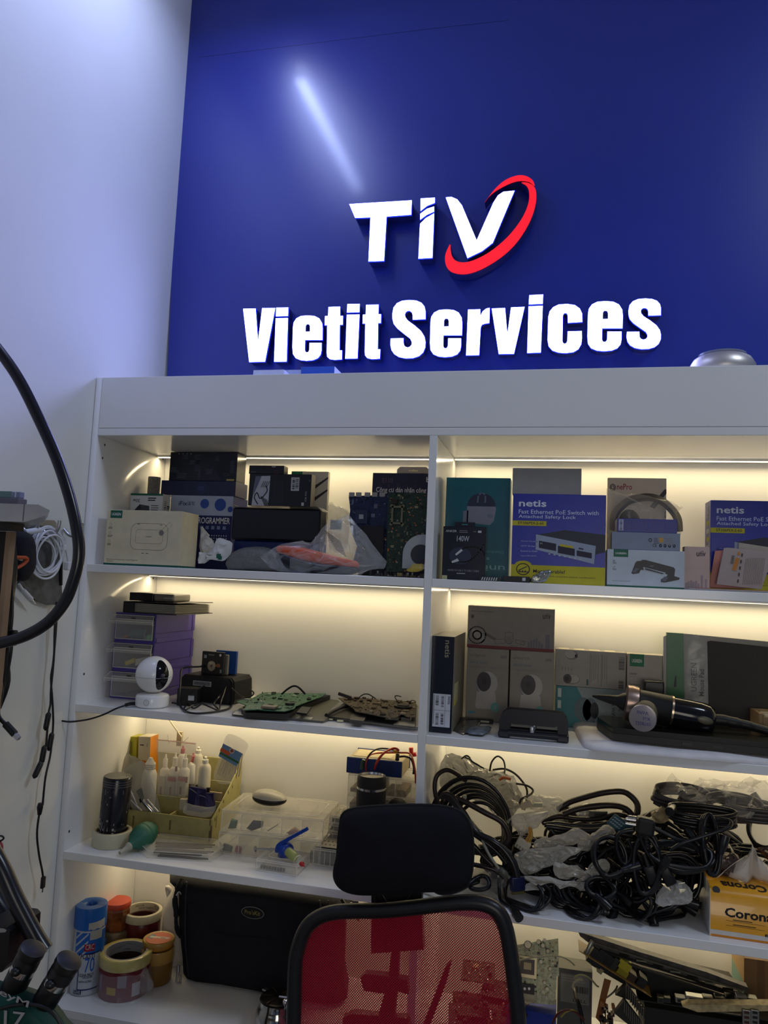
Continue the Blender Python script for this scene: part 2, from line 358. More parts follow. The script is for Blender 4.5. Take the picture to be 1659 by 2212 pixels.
sw = [(872,580),(842,640),(834,690),(845,745),(880,785),(950,803),(1030,795),(1130,755),(1250,680),(1350,590),(1430,480),(1485,370),(1512,270),(1514,190),(1495,145),(1450,120),(1405,119),(1440,142),(1460,180),(1462,240),(1445,310),(1400,400),(1320,505),(1230,590),(1130,660),(1030,705),(960,715),(910,700),(885,665),(876,620)]
sw2 = [(1130,268),(1200,175),(1270,110),(1340,75),(1400,64),(1450,75),(1490,105),(1502,146),(1470,120),(1420,108),(1360,113),(1290,140),(1210,185),(1160,228)]
lab(glyph(lg, 'swoosh', Tq(sm2(sw)), FACER, yL-.012, .036), 'lower arc of the red lit swoosh')
lab(glyph(lg, 'swoosh', Tq(sm2(sw2)), FACER, yL-.006, .034), 'upper arc of the red lit swoosh')
# ---------------------------------------------------------------- helpers for boxes with printing
class Face:
    def __init__(s, mb, M, w, h): s.mb, s.M, s.w, s.h = mb, M, w, h
    def P(s, x, y): return (x*s.w, (1-y)*s.h)
    def _z(s, l): return .00018+.00016*l
    def rect(s, x0, y0, x1, y1, m, l=0):
        a, b = s.P(x0, y1), s.P(x1, y0); z = s._z(l)
        s.mb.add([(a[0],a[1],z),(b[0],a[1],z),(b[0],b[1],z),(a[0],b[1],z)], [(0,1,2,3)], m, s.M); return s
    def poly(s, pts, m, l=0):
        q = [s.P(*p) for p in pts]; ar = sum(q[i][0]*q[(i+1) % len(q)][1]-q[(i+1) % len(q)][0]*q[i][1] for i in range(len(q)))
        f = tuple(range(len(q))); s.mb.add([(p[0], p[1], s._z(l)) for p in q], [f if ar > 0 else f[::-1]], m, s.M); return s
    def ell(s, x, y, rx, ry, m, l=0, n=24, a0=0, a1=360):
        return s.poly([(x+rx*math.cos(R(a0+(a1-a0)*k/n)), y-ry*math.sin(R(a0+(a1-a0)*k/n))) for k in range(n+(a1-a0 < 360))], m, l)
    def line(s, pts, t, m, l=0, closed=False):      # t in metres
        q = [Vector(s.P(*p)) for p in pts]; n = len(q); z = s._z(l)
        for i in range(n if closed else n-1):
            a, b = q[i], q[(i+1) % n]; d = (b-a)
            if d.length < 1e-7: continue
            d.normalize(); e = Vector((-d.y, d.x))*t/2; a = a-d*t/3; b = b+d*t/3
            s.mb.add([(*(a-e), z), (*(b-e), z), (*(b+e), z), (*(a+e), z)], [(0,1,2,3)], m, s.M)
        return s
    def ring(s, x, y, rx, ry, t, m, l=0, n=24): return s.line([(x+rx*math.cos(2*math.pi*k/n), y-ry*math.sin(2*math.pi*k/n)) for k in range(n)], t, m, l, True)
    def txt(s, t, x, y, h, m, w=0, bold=0, l=1, rot=0, align='L'):   # (x, y): baseline start; h, w fractions of the face
        p = s.P(x, y); hh = h*s.h; ww = w*s.w
        if rot in (90, -90): ww = w*s.h; hh = h*s.w
        s.mb.text(t, ww, hh, m, s.M @ Matrix.Translation((p[0], p[1], s._z(l))) @ Matrix.Rotation(R(rot), 4, 'Z'), bold, align); return s
    def bars(s, x0, y0, x1, y1, m, n=14, seed=0, horiz=False, l=1):
        rd = random.Random(seed); k = 0
        while k < n:
            w = rd.choice((.3, .5, .75)); a = k/n; b = (k+w)/n
            if horiz: s.rect(x0, y0+(y1-y0)*a, x1, y0+(y1-y0)*b, m, l)
            else: s.rect(x0+(x1-x0)*a, y0, x0+(x1-x0)*b, y1, m, l)
            k += 1
        return s
    def lines(s, x0, y0, x1, n, dy, m, hgt=.35, seed=0, l=1, ragged=.3):  # greeked small print
        rd = random.Random(seed)
        for k in range(n): s.rect(x0, y0+k*dy, x0+(x1-x0)*(1-ragged*rd.random()), y0+k*dy+dy*hgt, m, l)
        return s
class Box(MB):
    def __init__(s, w, d, h, m, side=None, top=None, bev=.0006):
        super().__init__(); s.w, s.d, s.h = w, d, h
        s.box((0,0,0), (w,d,h), m, bev=bev, seg=1)
        F = lambda o, x, y, a, b: Face(s, Matrix(((x[0],y[0],x[1]*y[2]-x[2]*y[1],o[0]),(x[1],y[1],x[2]*y[0]-x[0]*y[2],o[1]),(x[2],y[2],x[0]*y[1]-x[1]*y[0],o[2]),(0,0,0,1))), a, b)
        s.f = F((0,0,0),(1,0,0),(0,0,1),w,h); s.r = F((w,0,0),(0,1,0),(0,0,1),d,h); s.l = F((0,d,0),(0,-1,0),(0,0,1),d,h); s.t = F((0,0,h),(1,0,0),(0,1,0),w,d)
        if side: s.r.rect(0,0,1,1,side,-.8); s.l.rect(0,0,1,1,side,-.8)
        if top: s.t.rect(0,0,1,1,top,-.8)
    def put(s, name, label, cat, loc, rz=0, group=None): return tag(s.build(name, loc=loc, rz=rz), label, cat, group)
def ext(y, uL, vT, uR, vB, z0=None):      # front rectangle seen between pixels, at depth y -> x, z, width, height
    vm = (vT+vB)/2; um = (uL+uR)/2; x0, x1 = at(uL, vm, y).x, at(uR, vm, y).x; zt = at(um, vT, y).z; zb = at(um, vB, y).z if z0 is None else z0
    return x0, zb, x1-x0, zt-zb
def pcb(mb, poly, M, base, n=60, seed=0, th=.0016, hs=.006, mats=None, big=.012, solder=False):
    mb.slab(poly, 0, th, base, M); rd = random.Random(seed)
    xs = [p[0] for p in poly]; ys = [p[1] for p in poly]; mats = mats or [cm('151518'), cm('8c8c90',.3,metal=1), cm('b8a070'), cm('202a22'), cm('c8c8c0')]
    def inside(x, y):
        c = False
        for i in range(len(poly)):
            a, b = poly[i], poly[i-1]
            if (a[1] > y) != (b[1] > y) and x < (b[0]-a[0])*(y-a[1])/(b[1]-a[1])+a[0]: c = not c
        return c
    k = 0; t = 0
    while k < n and t < n*6:
        t += 1; x, y = rd.uniform(min(xs), max(xs)), rd.uniform(min(ys), max(ys)); s_ = rd.random()
        w, d = ((rd.uniform(.3, 1)*big, rd.uniform(.3, 1)*big) if s_ > .85 else (rd.uniform(.001, .004), rd.uniform(.001, .004)))
        if not all(inside(x+i*w/2, y+j*d/2) for i in (-1,1) for j in (-1,1)): continue
        h = rd.uniform(.3, 1)*(hs if s_ > .75 else hs*.25); mb.box((x-w/2, y-d/2, th), (x+w/2, y+d/2, th+h), rd.choice(mats), M); k += 1
def upM(p, tilt=0, rz=0): return Matrix.Translation(p) @ Matrix.Rotation(R(rz), 4, 'Z') @ Matrix.Rotation(R(90-tilt), 4, 'X')   # local XY -> upright plane facing the room
def loc2(pts, y, o): return [((at(u, v, y)-o).x, (at(u, v, y)-o).z) for u, v in pts]
def outl(pts, y, n=2):                     # soft closed outline of 3D points on the plane y
    return spline([at(u, v, y) for u, v in pts], n, True)
G = S1+.0004
W_, K_, BL = cm('e8e8e6'), cm('0c0c10', .4), cm('1a1a1c')
UG = cm('0a5a44'); GR = cm('8a8a8c'); LG = cm('b9bcc0')
# ================================================================ first shelf, left bay
x, z, w, h = ext(.02, 228, 1102.5, 390, 1219, G); m_ = cm('cfc5a4'); b = Box(w, .078, h, m_); k = cm('4a463c'); f = b.f
f.rect(.045,.012,.205,.15,UG,0); f.txt('UGREEN',.062,.105,.05,W_,.125,.02); f.rect(0,.965,1,1,cm('0c5245'),0); b.r.rect(0,.965,1,1,cm('0c5245'),0)
rr = lambda cx,cy,rx,ry,c: [(cx+sx*(rx-c)+c*math.cos(R(a)), cy-sy*(ry-c)*1.0-c*1.35*math.sin(R(a))) for sx,sy,a0 in ((1,1,0),(-1,1,90),(-1,-1,180),(1,-1,270)) for a in range(a0, a0+91, 15)]
f.line(rr(.585,.47,.245,.205,.09), .0006, k, 0, True); f.line(rr(.585,.47,.18,.11,.04), .0004, k, 0, True); f.ell(.745,.395,.032,.05,cm('77746c'),1); f.line([(.73,.37),(.845,.2),(.88,.25),(.78,.4)],.0004,k)
f.txt('UGREEN',.54,.48,.022,k,.08); f.rect(.42,.245,.45,.255,k); f.rect(.72,.25,.75,.26,k)
for q in range(3): f.ring(.055,.27+.15*q,.014,.03,.0004,k); f.lines(.03,.315+.15*q,.1,2,.02,k,.4,q)
f.txt('Electronics Accessories Travel Organizer',.04,.915,.03,k,.42); f.lines(.04,.93,.16,1,.02,k); f.rect(.5,.765,.53,.775,k); f.rect(.56,.765,.59,.775,k)
b.put('carton', 'cream printed travel organizer carton at the left end of top shelf', 'box', (x,.02,z))
x, z, w, h = ext(.125, 277, 1066, 347, 1215, G); b = Box(w, .036, h, cm('c9cbcc')); f = b.f
f.rect(0,0,1,.028,UG); f.txt('30w',.30,.075,.05,K_,.22,.01,rot=180); f.poly([(.1,.26),(.3,.15),(.6,.17),(.62,.25),(.5,.34),(.14,.34)],cm('3c4048'),1); f.poly([(.1,.26),(.3,.15),(.36,.2),(.2,.34),(.14,.34)],cm('23262c'),2)
f.lines(.55,.055,.82,2,.03,BL,.5,3); f.lines(.66,.16,.9,6,.03,BL,.3,4); b.r.bars(.2,.1,.5,.3,BL,8,2,True); b.r.bars(.6,.15,.9,.4,BL,8,5,True)
b.put('carton', 'small white charger carton printed upside down behind the cream carton', 'box', (x,.125,z))
# stack with the programmer box
y_ = .195
x, z, w, h = ext(y_, 365, 1070.5, 500, 1215, G); b = Box(w, .085, h, cm('a8b4cc'), cm('16225e')); f = b.f; NV = cm('14205a')
f.rect(0,.27,1,1,NV); f.ell(.55,.11,.07,.065,cm('2d50a8'),1); f.ell(.8,.12,.09,.085,cm('26489c'),1); f.ell(.96,.18,.04,.04,cm('26489c'),1)
f.txt('iFix',.13,.14,.06,NV,.14,.03); f.txt('\u8bef\u5199',.27,.14,.055,NV,.12,.01); f.txt('PROGRAMMER',.42,.38,.085,W_,.55,.03)
for q in range(5): f.rect(.5+.09*q,.41,.55+.09*q,.455,cm('7a86a8'),1)
for i in range(9):
    for j in range(6): f.ell(.62+.038*i,.54+.035*j,.007,.009,W_,1,6)
b.put('carton', 'pale blue and navy programmer carton beneath the stacked dark boxes', 'box', (x,y_,z)); top5 = z+h
x, z, w, h = ext(y_, 348, 1038.5, 509, 1068, top5+.0004); b = Box(w, .07, h, cm('131a44', .3)); b.f.ell(.55,.5,.075,.42,cm('26305c'),0); b.f.lines(.5,.4,.6,3,.1,cm('50588a'),.3)
b.put('carton', 'flat navy carton with a round seal between black box and programmer carton', 'box', (x,y_,z)); top4 = z+h
x, z, w, h = ext(y_+.002, 366.5, 977, 512, 1038, top4+.0004); b = Box(w, .052, h, cm('10131f', .25)); f = b.f; q_ = cm('5a5f70')
for i,(a,c,d,n) in enumerate(((.18,.12,.3,3),(.38,.1,.47,12),(.02,.55,.14,4),(.55,.6,.66,4),(.3,.3,.47,3),(.12,.75,.3,4),(.68,.14,.74,4),(.9,.3,.97,9))): f.lines(a,c,d,n,.05,q_,.22,i)
f.poly([(.7,.05),(.9,.05),(.98,.2),(.98,.9),(.78,.98),(.7,.7)],cm('1b1f2e'),0); f.ring(.85,.78,.035,.04,.0006,q_,1); f.rect(.86,.93,.97,.99,cm('b9a95a'),1); f.lines(.44,.55,.47,10,.04,q_,.4,8)
for q in range(4): f.ell(.13+.06*q,.06,.006,.015,LG,1,8)
b.put('carton', 'black product carton in cellophane, topmost of stack near the ceiling', 'box', (x,y_+.002,z))
b = MB(at(334,1064,.215)); o=b.org; q = at(334,1031,.215); ww = (at(346,1050,.215)-at(322,1050,.215)).x/2
b.lathe([(0,0),(ww,0),(ww*1.02,.08),(ww*.97,.145),(ww,q.z-G),(ww*.55,q.z-G),(ww*.5,q.z-G-.02)], mat('grey_foam', (.20,.19,.18), .95, bump=.8, bscale=500, var=.3, scale=300), Mx((q.x,.215,G)), 20)
tag(b.build('foam_roll'), 'grey foam roll standing in the corner left of the navy carton', 'foam roll')
# white pouches
PCH = mat('white_pouch', (.72,.74,.76), .45, bump=.4, bscale=60)
b = MB(at(460,1215,.115)); pts=[(433,1140),(446,1150),(458,1166),(470,1188),(468,1200),(450,1197),(432,1195)]
b.pillow(outl(pts,.12,3),.006,PCH,cr=.008,fs=60,seed=1,K=9); tag(b.build('pouch'), 'upper white plastic pouch tucked right of the cream carton', 'pouch')
b = MB(at(460,1215,.10)); pts=[(431,1192),(452,1196),(468,1164),(490,1166),(502,1174),(498,1198),(480,1211),(450,1210),(431,1217)]
b.pillow(outl(pts,.095,3),.007,PCH,cr=.008,fs=55,seed=2,K=9); q=at(471,1209,.078); Face(b,upM(q),.009,.008).rect(0,0,1,1,UG,6)
Face(b,upM(at(468,1206,.0775),rz=-5),.011,.010).rect(0,0,1,1,UG,10)
tag(b.build('pouch'), 'lower white plastic pouch with small green tag beside cream carton', 'pouch')
# blue case under the long dark box
x, z, w, h = ext(.125, 503, 1169, 690, 1222, G); b = Box(w,.05,h,cm('10245e',.4),bev=.003); b.put('storage_case','plain blue case lying beneath the long dark box','case',(x,.125,z)); tb=z+h
x, z, w, h = ext(.115, 500, 1098, 691, 1170, tb+.0005); b = Box(w,.048,h,cm('0c0e18',.35),bev=.004)
b.t.rect(.02,.05,.98,.95,cm('1a1c26',.3)); b.put('long_box','long plain blackish box lying on the blue case','box',(x,.115,z)); tl_=z+h
b = MB((x,.12,tl_)); F2=[]
for i in range(15):
    for j in range(4): F2.append((x-.002+w*1.05*i/14, .108+.056*j/3, tl_+.0012+.0035*abs(noise.noise(Vector((i*.9,j*1.3,2))))+(.006 if j==0 and i==0 else 0)+(.003 if i>11 else 0)-(.010 if i==14 else 0)))
b.add(F2,[(i*4+j,i*4+4+j,i*4+5+j,i*4+1+j) for i in range(14) for j in range(3)],mat('film_sheet_milky',(.62,.60,.55),.25,alpha=.75,var=.1,bump=.5,bscale=80),sm=True)
tag(b.build('film_sheet'),'crumpled clear film sheet spread over the long dark box','film')
tl_ += .0064
x, z, w, h = ext(.125, 537.5, 1024, 672, 1085, tl_); b = Box(w,.030,h,cm('0d0f16',.3)); f=b.f
f.poly([(.1,.08),(.34,.06),(.33,1),(.06,1)],cm('b4b6c4'),0); f.poly([(.1,.08),(.2,.07),(.08,.7)],cm('60647c'),1)
for q in ([(.16,.95),(.1,.75),(.14,.6),(.2,.78),(.3,.55),(.28,.38)],): f.line([tuple(p)[:2] for p in spline([(a,c,0) for a,c in q],5)],.0022,K_,2)
for q in range(4): f.line([(.2+.03*q,.42),(.24+.03*q,.24)],.0014,K_,2)
for q in range(4): f.line([(.21+.03*q,.72+.03*q),(.28+.02*q,1)],.002,K_,2)
f.rect(.68,.1,.81,.52,LG,1); f.bars(.75,.14,.80,.48,K_,12,1,True,2); f.bars(.7,.14,.74,.48,K_,8,3,True,2)
f.txt('CE FC',.935,.85,.022,LG,.32,rot=90); f.ring(.97,.2,.012,.025,.0005,LG); f.rect(.86,.88,.9,.98,LG,1)
for q in range(9): f.rect(.4+.02*q,.2,.403+.02*q,.9,cm('3a3d48'),0)
b.put('carton','black cable carton with silver cable picture standing on long dark box','box',(x,.125,z)); t11=z+h
x, z, w, h = ext(.127, 538, 1005.5, 613.5, 1022, t11+.0004); b = Box(w,.026,h,cm('0c0d12',.35)); b.f.lines(.05,.75,.25,1,.1,cm('55565e'),.8); b.f.lines(.65,.1,.8,1,.1,LG,.9); b.f.line([(.72,.6),(.85,.6),(.85,1),(.72,1)],.0005,cm('7a2a30'),0,True)
b.put('carton','tiny black carton lying on the black cable carton','box',(x,.127,z))
x, z, w, h = ext(.205, 625, 1018.5, 705, 1200, G); b = Box(w,.014,h,cm('c8c4b4')); f=b.f
f.rect(.0,.0,.3,.03,cm('1a7a58'),1); k=cm('3a3434')
f.poly([(.35,.215),(1,.05),(1,.07),(.4,.25)],k,1); f.poly([(.35,.33),(1,.17),(1,.19),(.4,.37)],k,1); b.t.rect(0,0,.4,1,cm('1a7a58'))
b.put('carton','white carton with dark diagonal stripes behind the black cable carton','box',(x,.205,z))
# brother label-maker pack
x, z, w, h = ext(.235, 801, 1022, 928, 1215, G); w = min(w, XD0-.002-x); b = Box(w,.03,h,cm('161a40')); f=b.f
f.txt('E110',.17,.095,.045,cm('6a4a60'),.18); f.txt('br',.92,.085,.05,W_,.12,.03); f.txt('C\u00f4ng c\u1ee5 d\u00e1n nh\u00e3n c\u00f4ng n',.07,.20,.062,cm('d8d8e0'),.92,.02)
for q in range(5): f.ring(.14+.15*q,.125,.015,.012,.0004,cm('6a5a30'))
V_=[(w*.40,.012,h),(w*.95,.012,h),(w*.95,.012,h+.010),(w*.90,.012,h+.0165),(w*.45,.012,h+.0165),(w*.40,.012,h+.010)]
b.prism([(v[0],v[2]) for v in V_],.010,.0106,cm('a8a09c',.3)); b.prism([(w*.60,h+.006),(w*.76,h+.006),(w*.76,h+.0085),(w*.70,h+.0085),(w*.68,h+.011),(w*.66,h+.0085),(w*.60,h+.0085)],.0095,.0099,cm('e8ddb0'))
b.put('blister_pack','navy label maker pack with hanging tab against the back panel','pack',(x,.235,z))
# laptop boards standing
o = at(836,1222,.175); o.z=G
th = thing('circuit_board','blue laptop motherboard leaning upright left of the green one','circuit board',o)
b = MB(o); poly=loc2([(749,1069),(836.5,1066),(836,1100),(834,1150),(833,1222),(760,1222),(770,1180),(757,1150),(751,1120),(753,1100)],.175,o)
poly=[(p[0],max(p[1],0.0)) for p in poly]
PB=mat('pcb_blue',(.010,.022,.085),.35,var=.35,scale=220); pcb(b,poly,upM(o,6),PB,150,3,hs=.003,mats=[cm('0e1430'),cm('16204a'),cm('6a7088',.3),cm('0a0e20'),cm('5a6078')])
b.build('board',th)
b = MB(o); k=.175
for u in (755,770,789,805,821):
    q=at(u,1066,k); b.box((q.x-.004,q.y+.010,q.z-.006),(q.x+.008,q.y+.016,q.z+.004),cm('9a9aa2',.3),bev=.0005,seg=1)
b.build('ports',th)
b = MB(o); q0=at(776,1135,k-.012); q1=at(824,1222,k-.012); b.box((q0.x,k-.002,.002),(q1.x,k+.001,q0.z),cm('10101c')); q0=at(765,1100,k-.012); q1=at(790,1130,k-.012)
b.box((q0.x,k+.002,q1.z),(q1.x,k+.010,q0.z),cm('232d55')); q=(q0+q1)/2; b.box((q.x-.005,k-.001,q.z-.005),(q.x+.005,k+.004,q.z+.005),cm('a8acb8',.2)); b.build('battery_cover',th)
for u,v in ((761,1078),(796,1095),(830,1117),(828,1164),(693,1158) if 0 else (830,1165)):
    q=at(u,v,k-.006); b = MB(o); b.box((q.x-.004,k-.003+.02*(q.z/.16),q.z-.004),(q.x+.004,k+.001+.02*(q.z/.16),q.z+.004),cm('b0643c',.35)); b.lathe([(0,0),(.0018,0),(.0018,.001),(0,.001)],cm('e0c8a0',.2,metal=1),Mx((q.x,k-.003+.02*(q.z/.16),q.z),rx=90),10); b.build('copper_pad',th)
o = at(880,1230,.115); o.z=G
th = thing('circuit_board','dark green laptop motherboard with white fan leaning against the divider','circuit board',o)
b = MB(o); poly=[(p[0],max(p[1],0)) for p in loc2([(836.5,1062),(926,1064),(921,1235),(834,1235),(835,1150)],.115,o)]
PG=mat('pcb_green_dark',(.012,.035,.022),.35,var=.5,scale=260); pcb(b,poly,upM(o,4),PG,330,7,hs=.003,mats=[cm('101a14'),cm('5a5a48',.3),cm('8a8468'),cm('0c100e'),cm('2a4034'),cm('a06038')],big=.008)
b.build('board',th)
b = MB(o); q0=at(845,1092,.11); q1=at(868,1132,.11)
for a,c in (((q0.x,q0.z),(q1.x,q0.z-.004)),((q0.x,q1.z+.004),(q1.x,q1.z)),((q0.x,q0.z),(q0.x+.004,q1.z)),((q1.x-.004,q0.z),(q1.x,q1.z))): b.box((min(a[0],c[0]),.115,min(a[1],c[1])),(max(a[0],c[0]),.119,max(a[1],c[1])),cm('7c7a62',.3,metal=.5))
for a in (q0.x,q1.x):
    for c in (q0.z,q1.z): b.lathe([(0,0),(.0035,0),(.0035,.004),(0,.004)],cm('7c7a62',.3,metal=.5),Mx((a,.119,c),rx=90),12)
q=at(850,1082,.11); b.box((q.x-.005,.117,q.z-.005),(q.x+.006,.121,q.z+.005),cm('20140f')); b.build('heatsink_bracket',th)
fn = MB(o); q=at(912,1198,.095); r_=(at(912,1198,.095)-at(869,1198,.095)).x
a_=[(q.x-r_*math.cos(R(t)), q.z+r_*math.sin(R(t))) for t in range(0,91,9)]+[(q.x+.008,q.z+r_),(q.x+.008,q.z-.03),(q.x-r_,q.z-.03)]
fn.prism(a_,.099,.107,cm('aab0b4',.4)); fn.lathe([(r_*.5,0),(r_*.5,.0012),(r_*.28,.0012)],cm('2c3038'),Mx((q.x-.004,.0985,q.z),rx=90),24)
fn.lathe([(0,0),(r_*.26,0),(r_*.26,.002),(0,.002)],cm('30343c',.3),Mx((q.x-.004,.0985,q.z),rx=90),20); fn.build('cooling_fan',th)
# low boards lying at the front edge
o=at(850,1240,.03); o.z=G
b=MB(o); q0=at(797,1240,.035); q1=at(916,1240,.035); pcb(b,[(q0.x,.022),(q1.x,.026),(q1.x,.075),(q0.x+.01,.07)],Matrix.Translation((0,0,G)),cm('14160f'),80,11,hs=.010,mats=[cm('8a7a4a'),cm('1a1a1a'),cm('9a9a9a',.3,metal=.8),cm('403820')])
tag(b.build('circuit_board'),'narrow circuit board lying flat along the shelf edge by the divider','circuit board')
b=MB(at(897,1230,.03)); b.pillow(outl([(878,1232),(884,1227),(892,1218),(905,1218),(915,1219),(913,1232),(890,1236)],.028),.004,mat('yellow_film',(.55,.42,.06),.15,alpha=.6,var=.2,bump=.5),cr=.003,fs=80)
tag(b.build('film_scrap'),'small curled yellowish clear film scrap in front of the fan','film')
# plastic bag with white edge behind
b=MB(at(735,1130,.22)); b.pillow(outl([(711,1086),(725,1090),(742,1098),(756,1110),(754,1150),(748,1190),(712,1190),(709,1130)],.215),.012,FILM2,cr=.006,fs=50,seed=4)
q=at(722,1130,.2); b.box((q.x-.012,.21,q.z-.014),(q.x+.014,.213,q.z+.008),cm('2a6a48'),Mx())
tag(b.build('plastic_bag'),'milky plastic bag with green board inside left of blue motherboard','bag')
# grey bubble-wrapped lump
BW=mat('grey_bubble_wrap',(.13,.13,.125),.35,var=.25,scale=700,bump=1,bscale=420,spec=.8)
b=MB(at(550,1225,.08)); b.org.z=G
b.pillow(outl([(495,1234),(496,1205),(512,1190),(535,1182),(570,1181),(592,1190),(604,1210),(608,1237),(555,1237)],.075,2),.038,BW,cr=.003,fs=60,seed=5,p=2.6); 
tag(b.build('wrapped_parcel'),'lumpy grey bubble-wrapped parcel in front of the blue case','parcel')
# bag with orange tool
o=at(690,1235,.03); o.z=G
th=thing('orange_tool','orange and black handheld tool sealed in a clear crumpled bag','tool',o)
b=MB(o); T2_=outl([(596,1183),(612,1178),(660,1184),(720,1200),(762,1210),(774,1216),(773,1227),(752,1228),(700,1222),(640,1210),(603,1199)],.045,2); b.pillow(T2_,.014,mat('orange_plastic',(.62,.10,.035),.35),p=3); b.build('orange_grip',th)
b=MB(o); b.zmin=G; b.pillow(outl([(598,1193),(640,1205),(700,1218),(773,1226),(771,1238),(740,1243),(690,1241),(640,1232),(603,1222)],.040,2),.018,cm('26262c',.3),p=3)
b.lathe([(0,0),(.0035,0),(.0035,.004),(0,.004)],K_,Mx(at(667,1222,.03),rx=90),14); b.build('black_body',th)
b=MB(o); b.zmin=G; b.pillow(outl([(563,1203),(580,1190),(603,1178),(640,1176),(672,1176),(690,1158),(712,1140),(730,1124),(748,1109),(757,1115),(773,1136),(790,1156),(806,1177),(822,1195),(837,1212),(834,1224),(800,1232),(773,1241),(720,1243),(664,1249),(635,1245),(608,1237),(585,1222)],.046,1),.032,film('bag_film_bright',(.80,.82,.84),.17,.08,1.0,45),cr=.016,fs=42,seed=9,p=1.7,K=12,smo=False,ctr=at(700,1205,.046),T2=.012)
q=at(690,1180,.012); b.build('clear_bag',th)
b=MB(o)
q=at(722,1150,.02)
for k in range(9): b.add([(0,0,0),(.044-.002*k,0,0),(.044-.002*k,0,.0012),(0,0,.0012)],[(0,1,2,3)],cm('45454c'),Matrix.Translation(at(700+3*k,1146+5*k,.020))@Matrix.Rotation(R(32),4,'Y'))
b.build('warning_print',th)
# ================================================================ first shelf, right bay
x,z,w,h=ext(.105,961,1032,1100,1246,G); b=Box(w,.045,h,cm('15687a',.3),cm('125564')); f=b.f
f.ell(.56,.28,.22,.13,cm('25304e'),0,24,0,180); f.poly([(.34,.28),(.78,.28),(.79,.3),(.76,.42),(.70,.46),(.34,.44)],cm('8d93a8'),1); f.poly([(.28,.33),(.36,.32),(.36,.46),(.28,.44)],cm('7c8498'),1)
f.ring(.56,.21,.055,.045,.0012,cm('4a5674'),1); f.line([(.50,.24),(.51,.17),(.55,.15)],.003,cm('6a7694'),2); f.line([(.62,.24),(.62,.17),(.58,.15)],.003,cm('6a7694'),2); f.ell(.70,.37,.05,.02,cm('7a8098'),2)
f.txt('uniarch',.95,.845,.06,cm('8fc0c8'),.75,.01,rot=180); f.txt('Outdoor',.93,.705,.028,cm('6aa8b0'),.3,rot=180); f.lines(.62,.77,.74,1,.04,cm('6aa8b0'),.6)
b.put('carton','tall teal camera carton in shrink wrap beside the divider','box',(x,.105,z))
x,z,w,h=ext(.05,956,1137.5,1048,1246,G); b=Box(w,.03,h,cm('0c1024',.3)); f=b.f
f.txt('ANKER',.06,.11,.042,LG,.26,.02); f.lines(.38,.075,.64,2,.03,GR,.3); f.rect(.82,.07,.9,.11,LG,1); f.lines(.71,.085,.8,1,.02,GR,.5); f.txt('140W',.33,.28,.105,cm('b8bcc8'),.29,.01)
f.ell(.42,.55,.26,.16,cm('222844'),0); f.line([tuple(p)[:2] for p in spline([(.33,.5,0),(.48,.42,0),(.62,.38,0),(.8,.38,0),(.95,.45,0),(.99,.55,0)],4)],.0022,K_,2); f.line([tuple(p)[:2] for p in spline([(.36,.66,0),(.55,.66,0),(.7,.60,0),(.85,.48,0),(.98,.3,0)],4)],.0024,K_,2)
f.poly([(.3,.52),(.44,.42),(.48,.45),(.33,.55)],LG,3); f.poly([(.22,.66),(.36,.60),(.40,.65),(.24,.69)],LG,3)
f.txt('ANKER 765 USB-C TO USB-C CABLE',.13,.84,.035,GR,.74); f.lines(.35,.87,.62,1,.03,GR,.6); f.rect(.01,.925,.13,1,cm('b8b890'),1); f.txt('2',.05,.98,.03,K_)
b.box((w*.25,.012,h),(w*.73,.0126,h+.010),cm('0c1024',.3)); b.box((w*.42,.0118,h+.004),(w*.56,.0121,h+.006),cm('3a8a92'))
b.put('carton','small dark navy 140W cable carton in front of the teal carton','box',(x,.05,z))
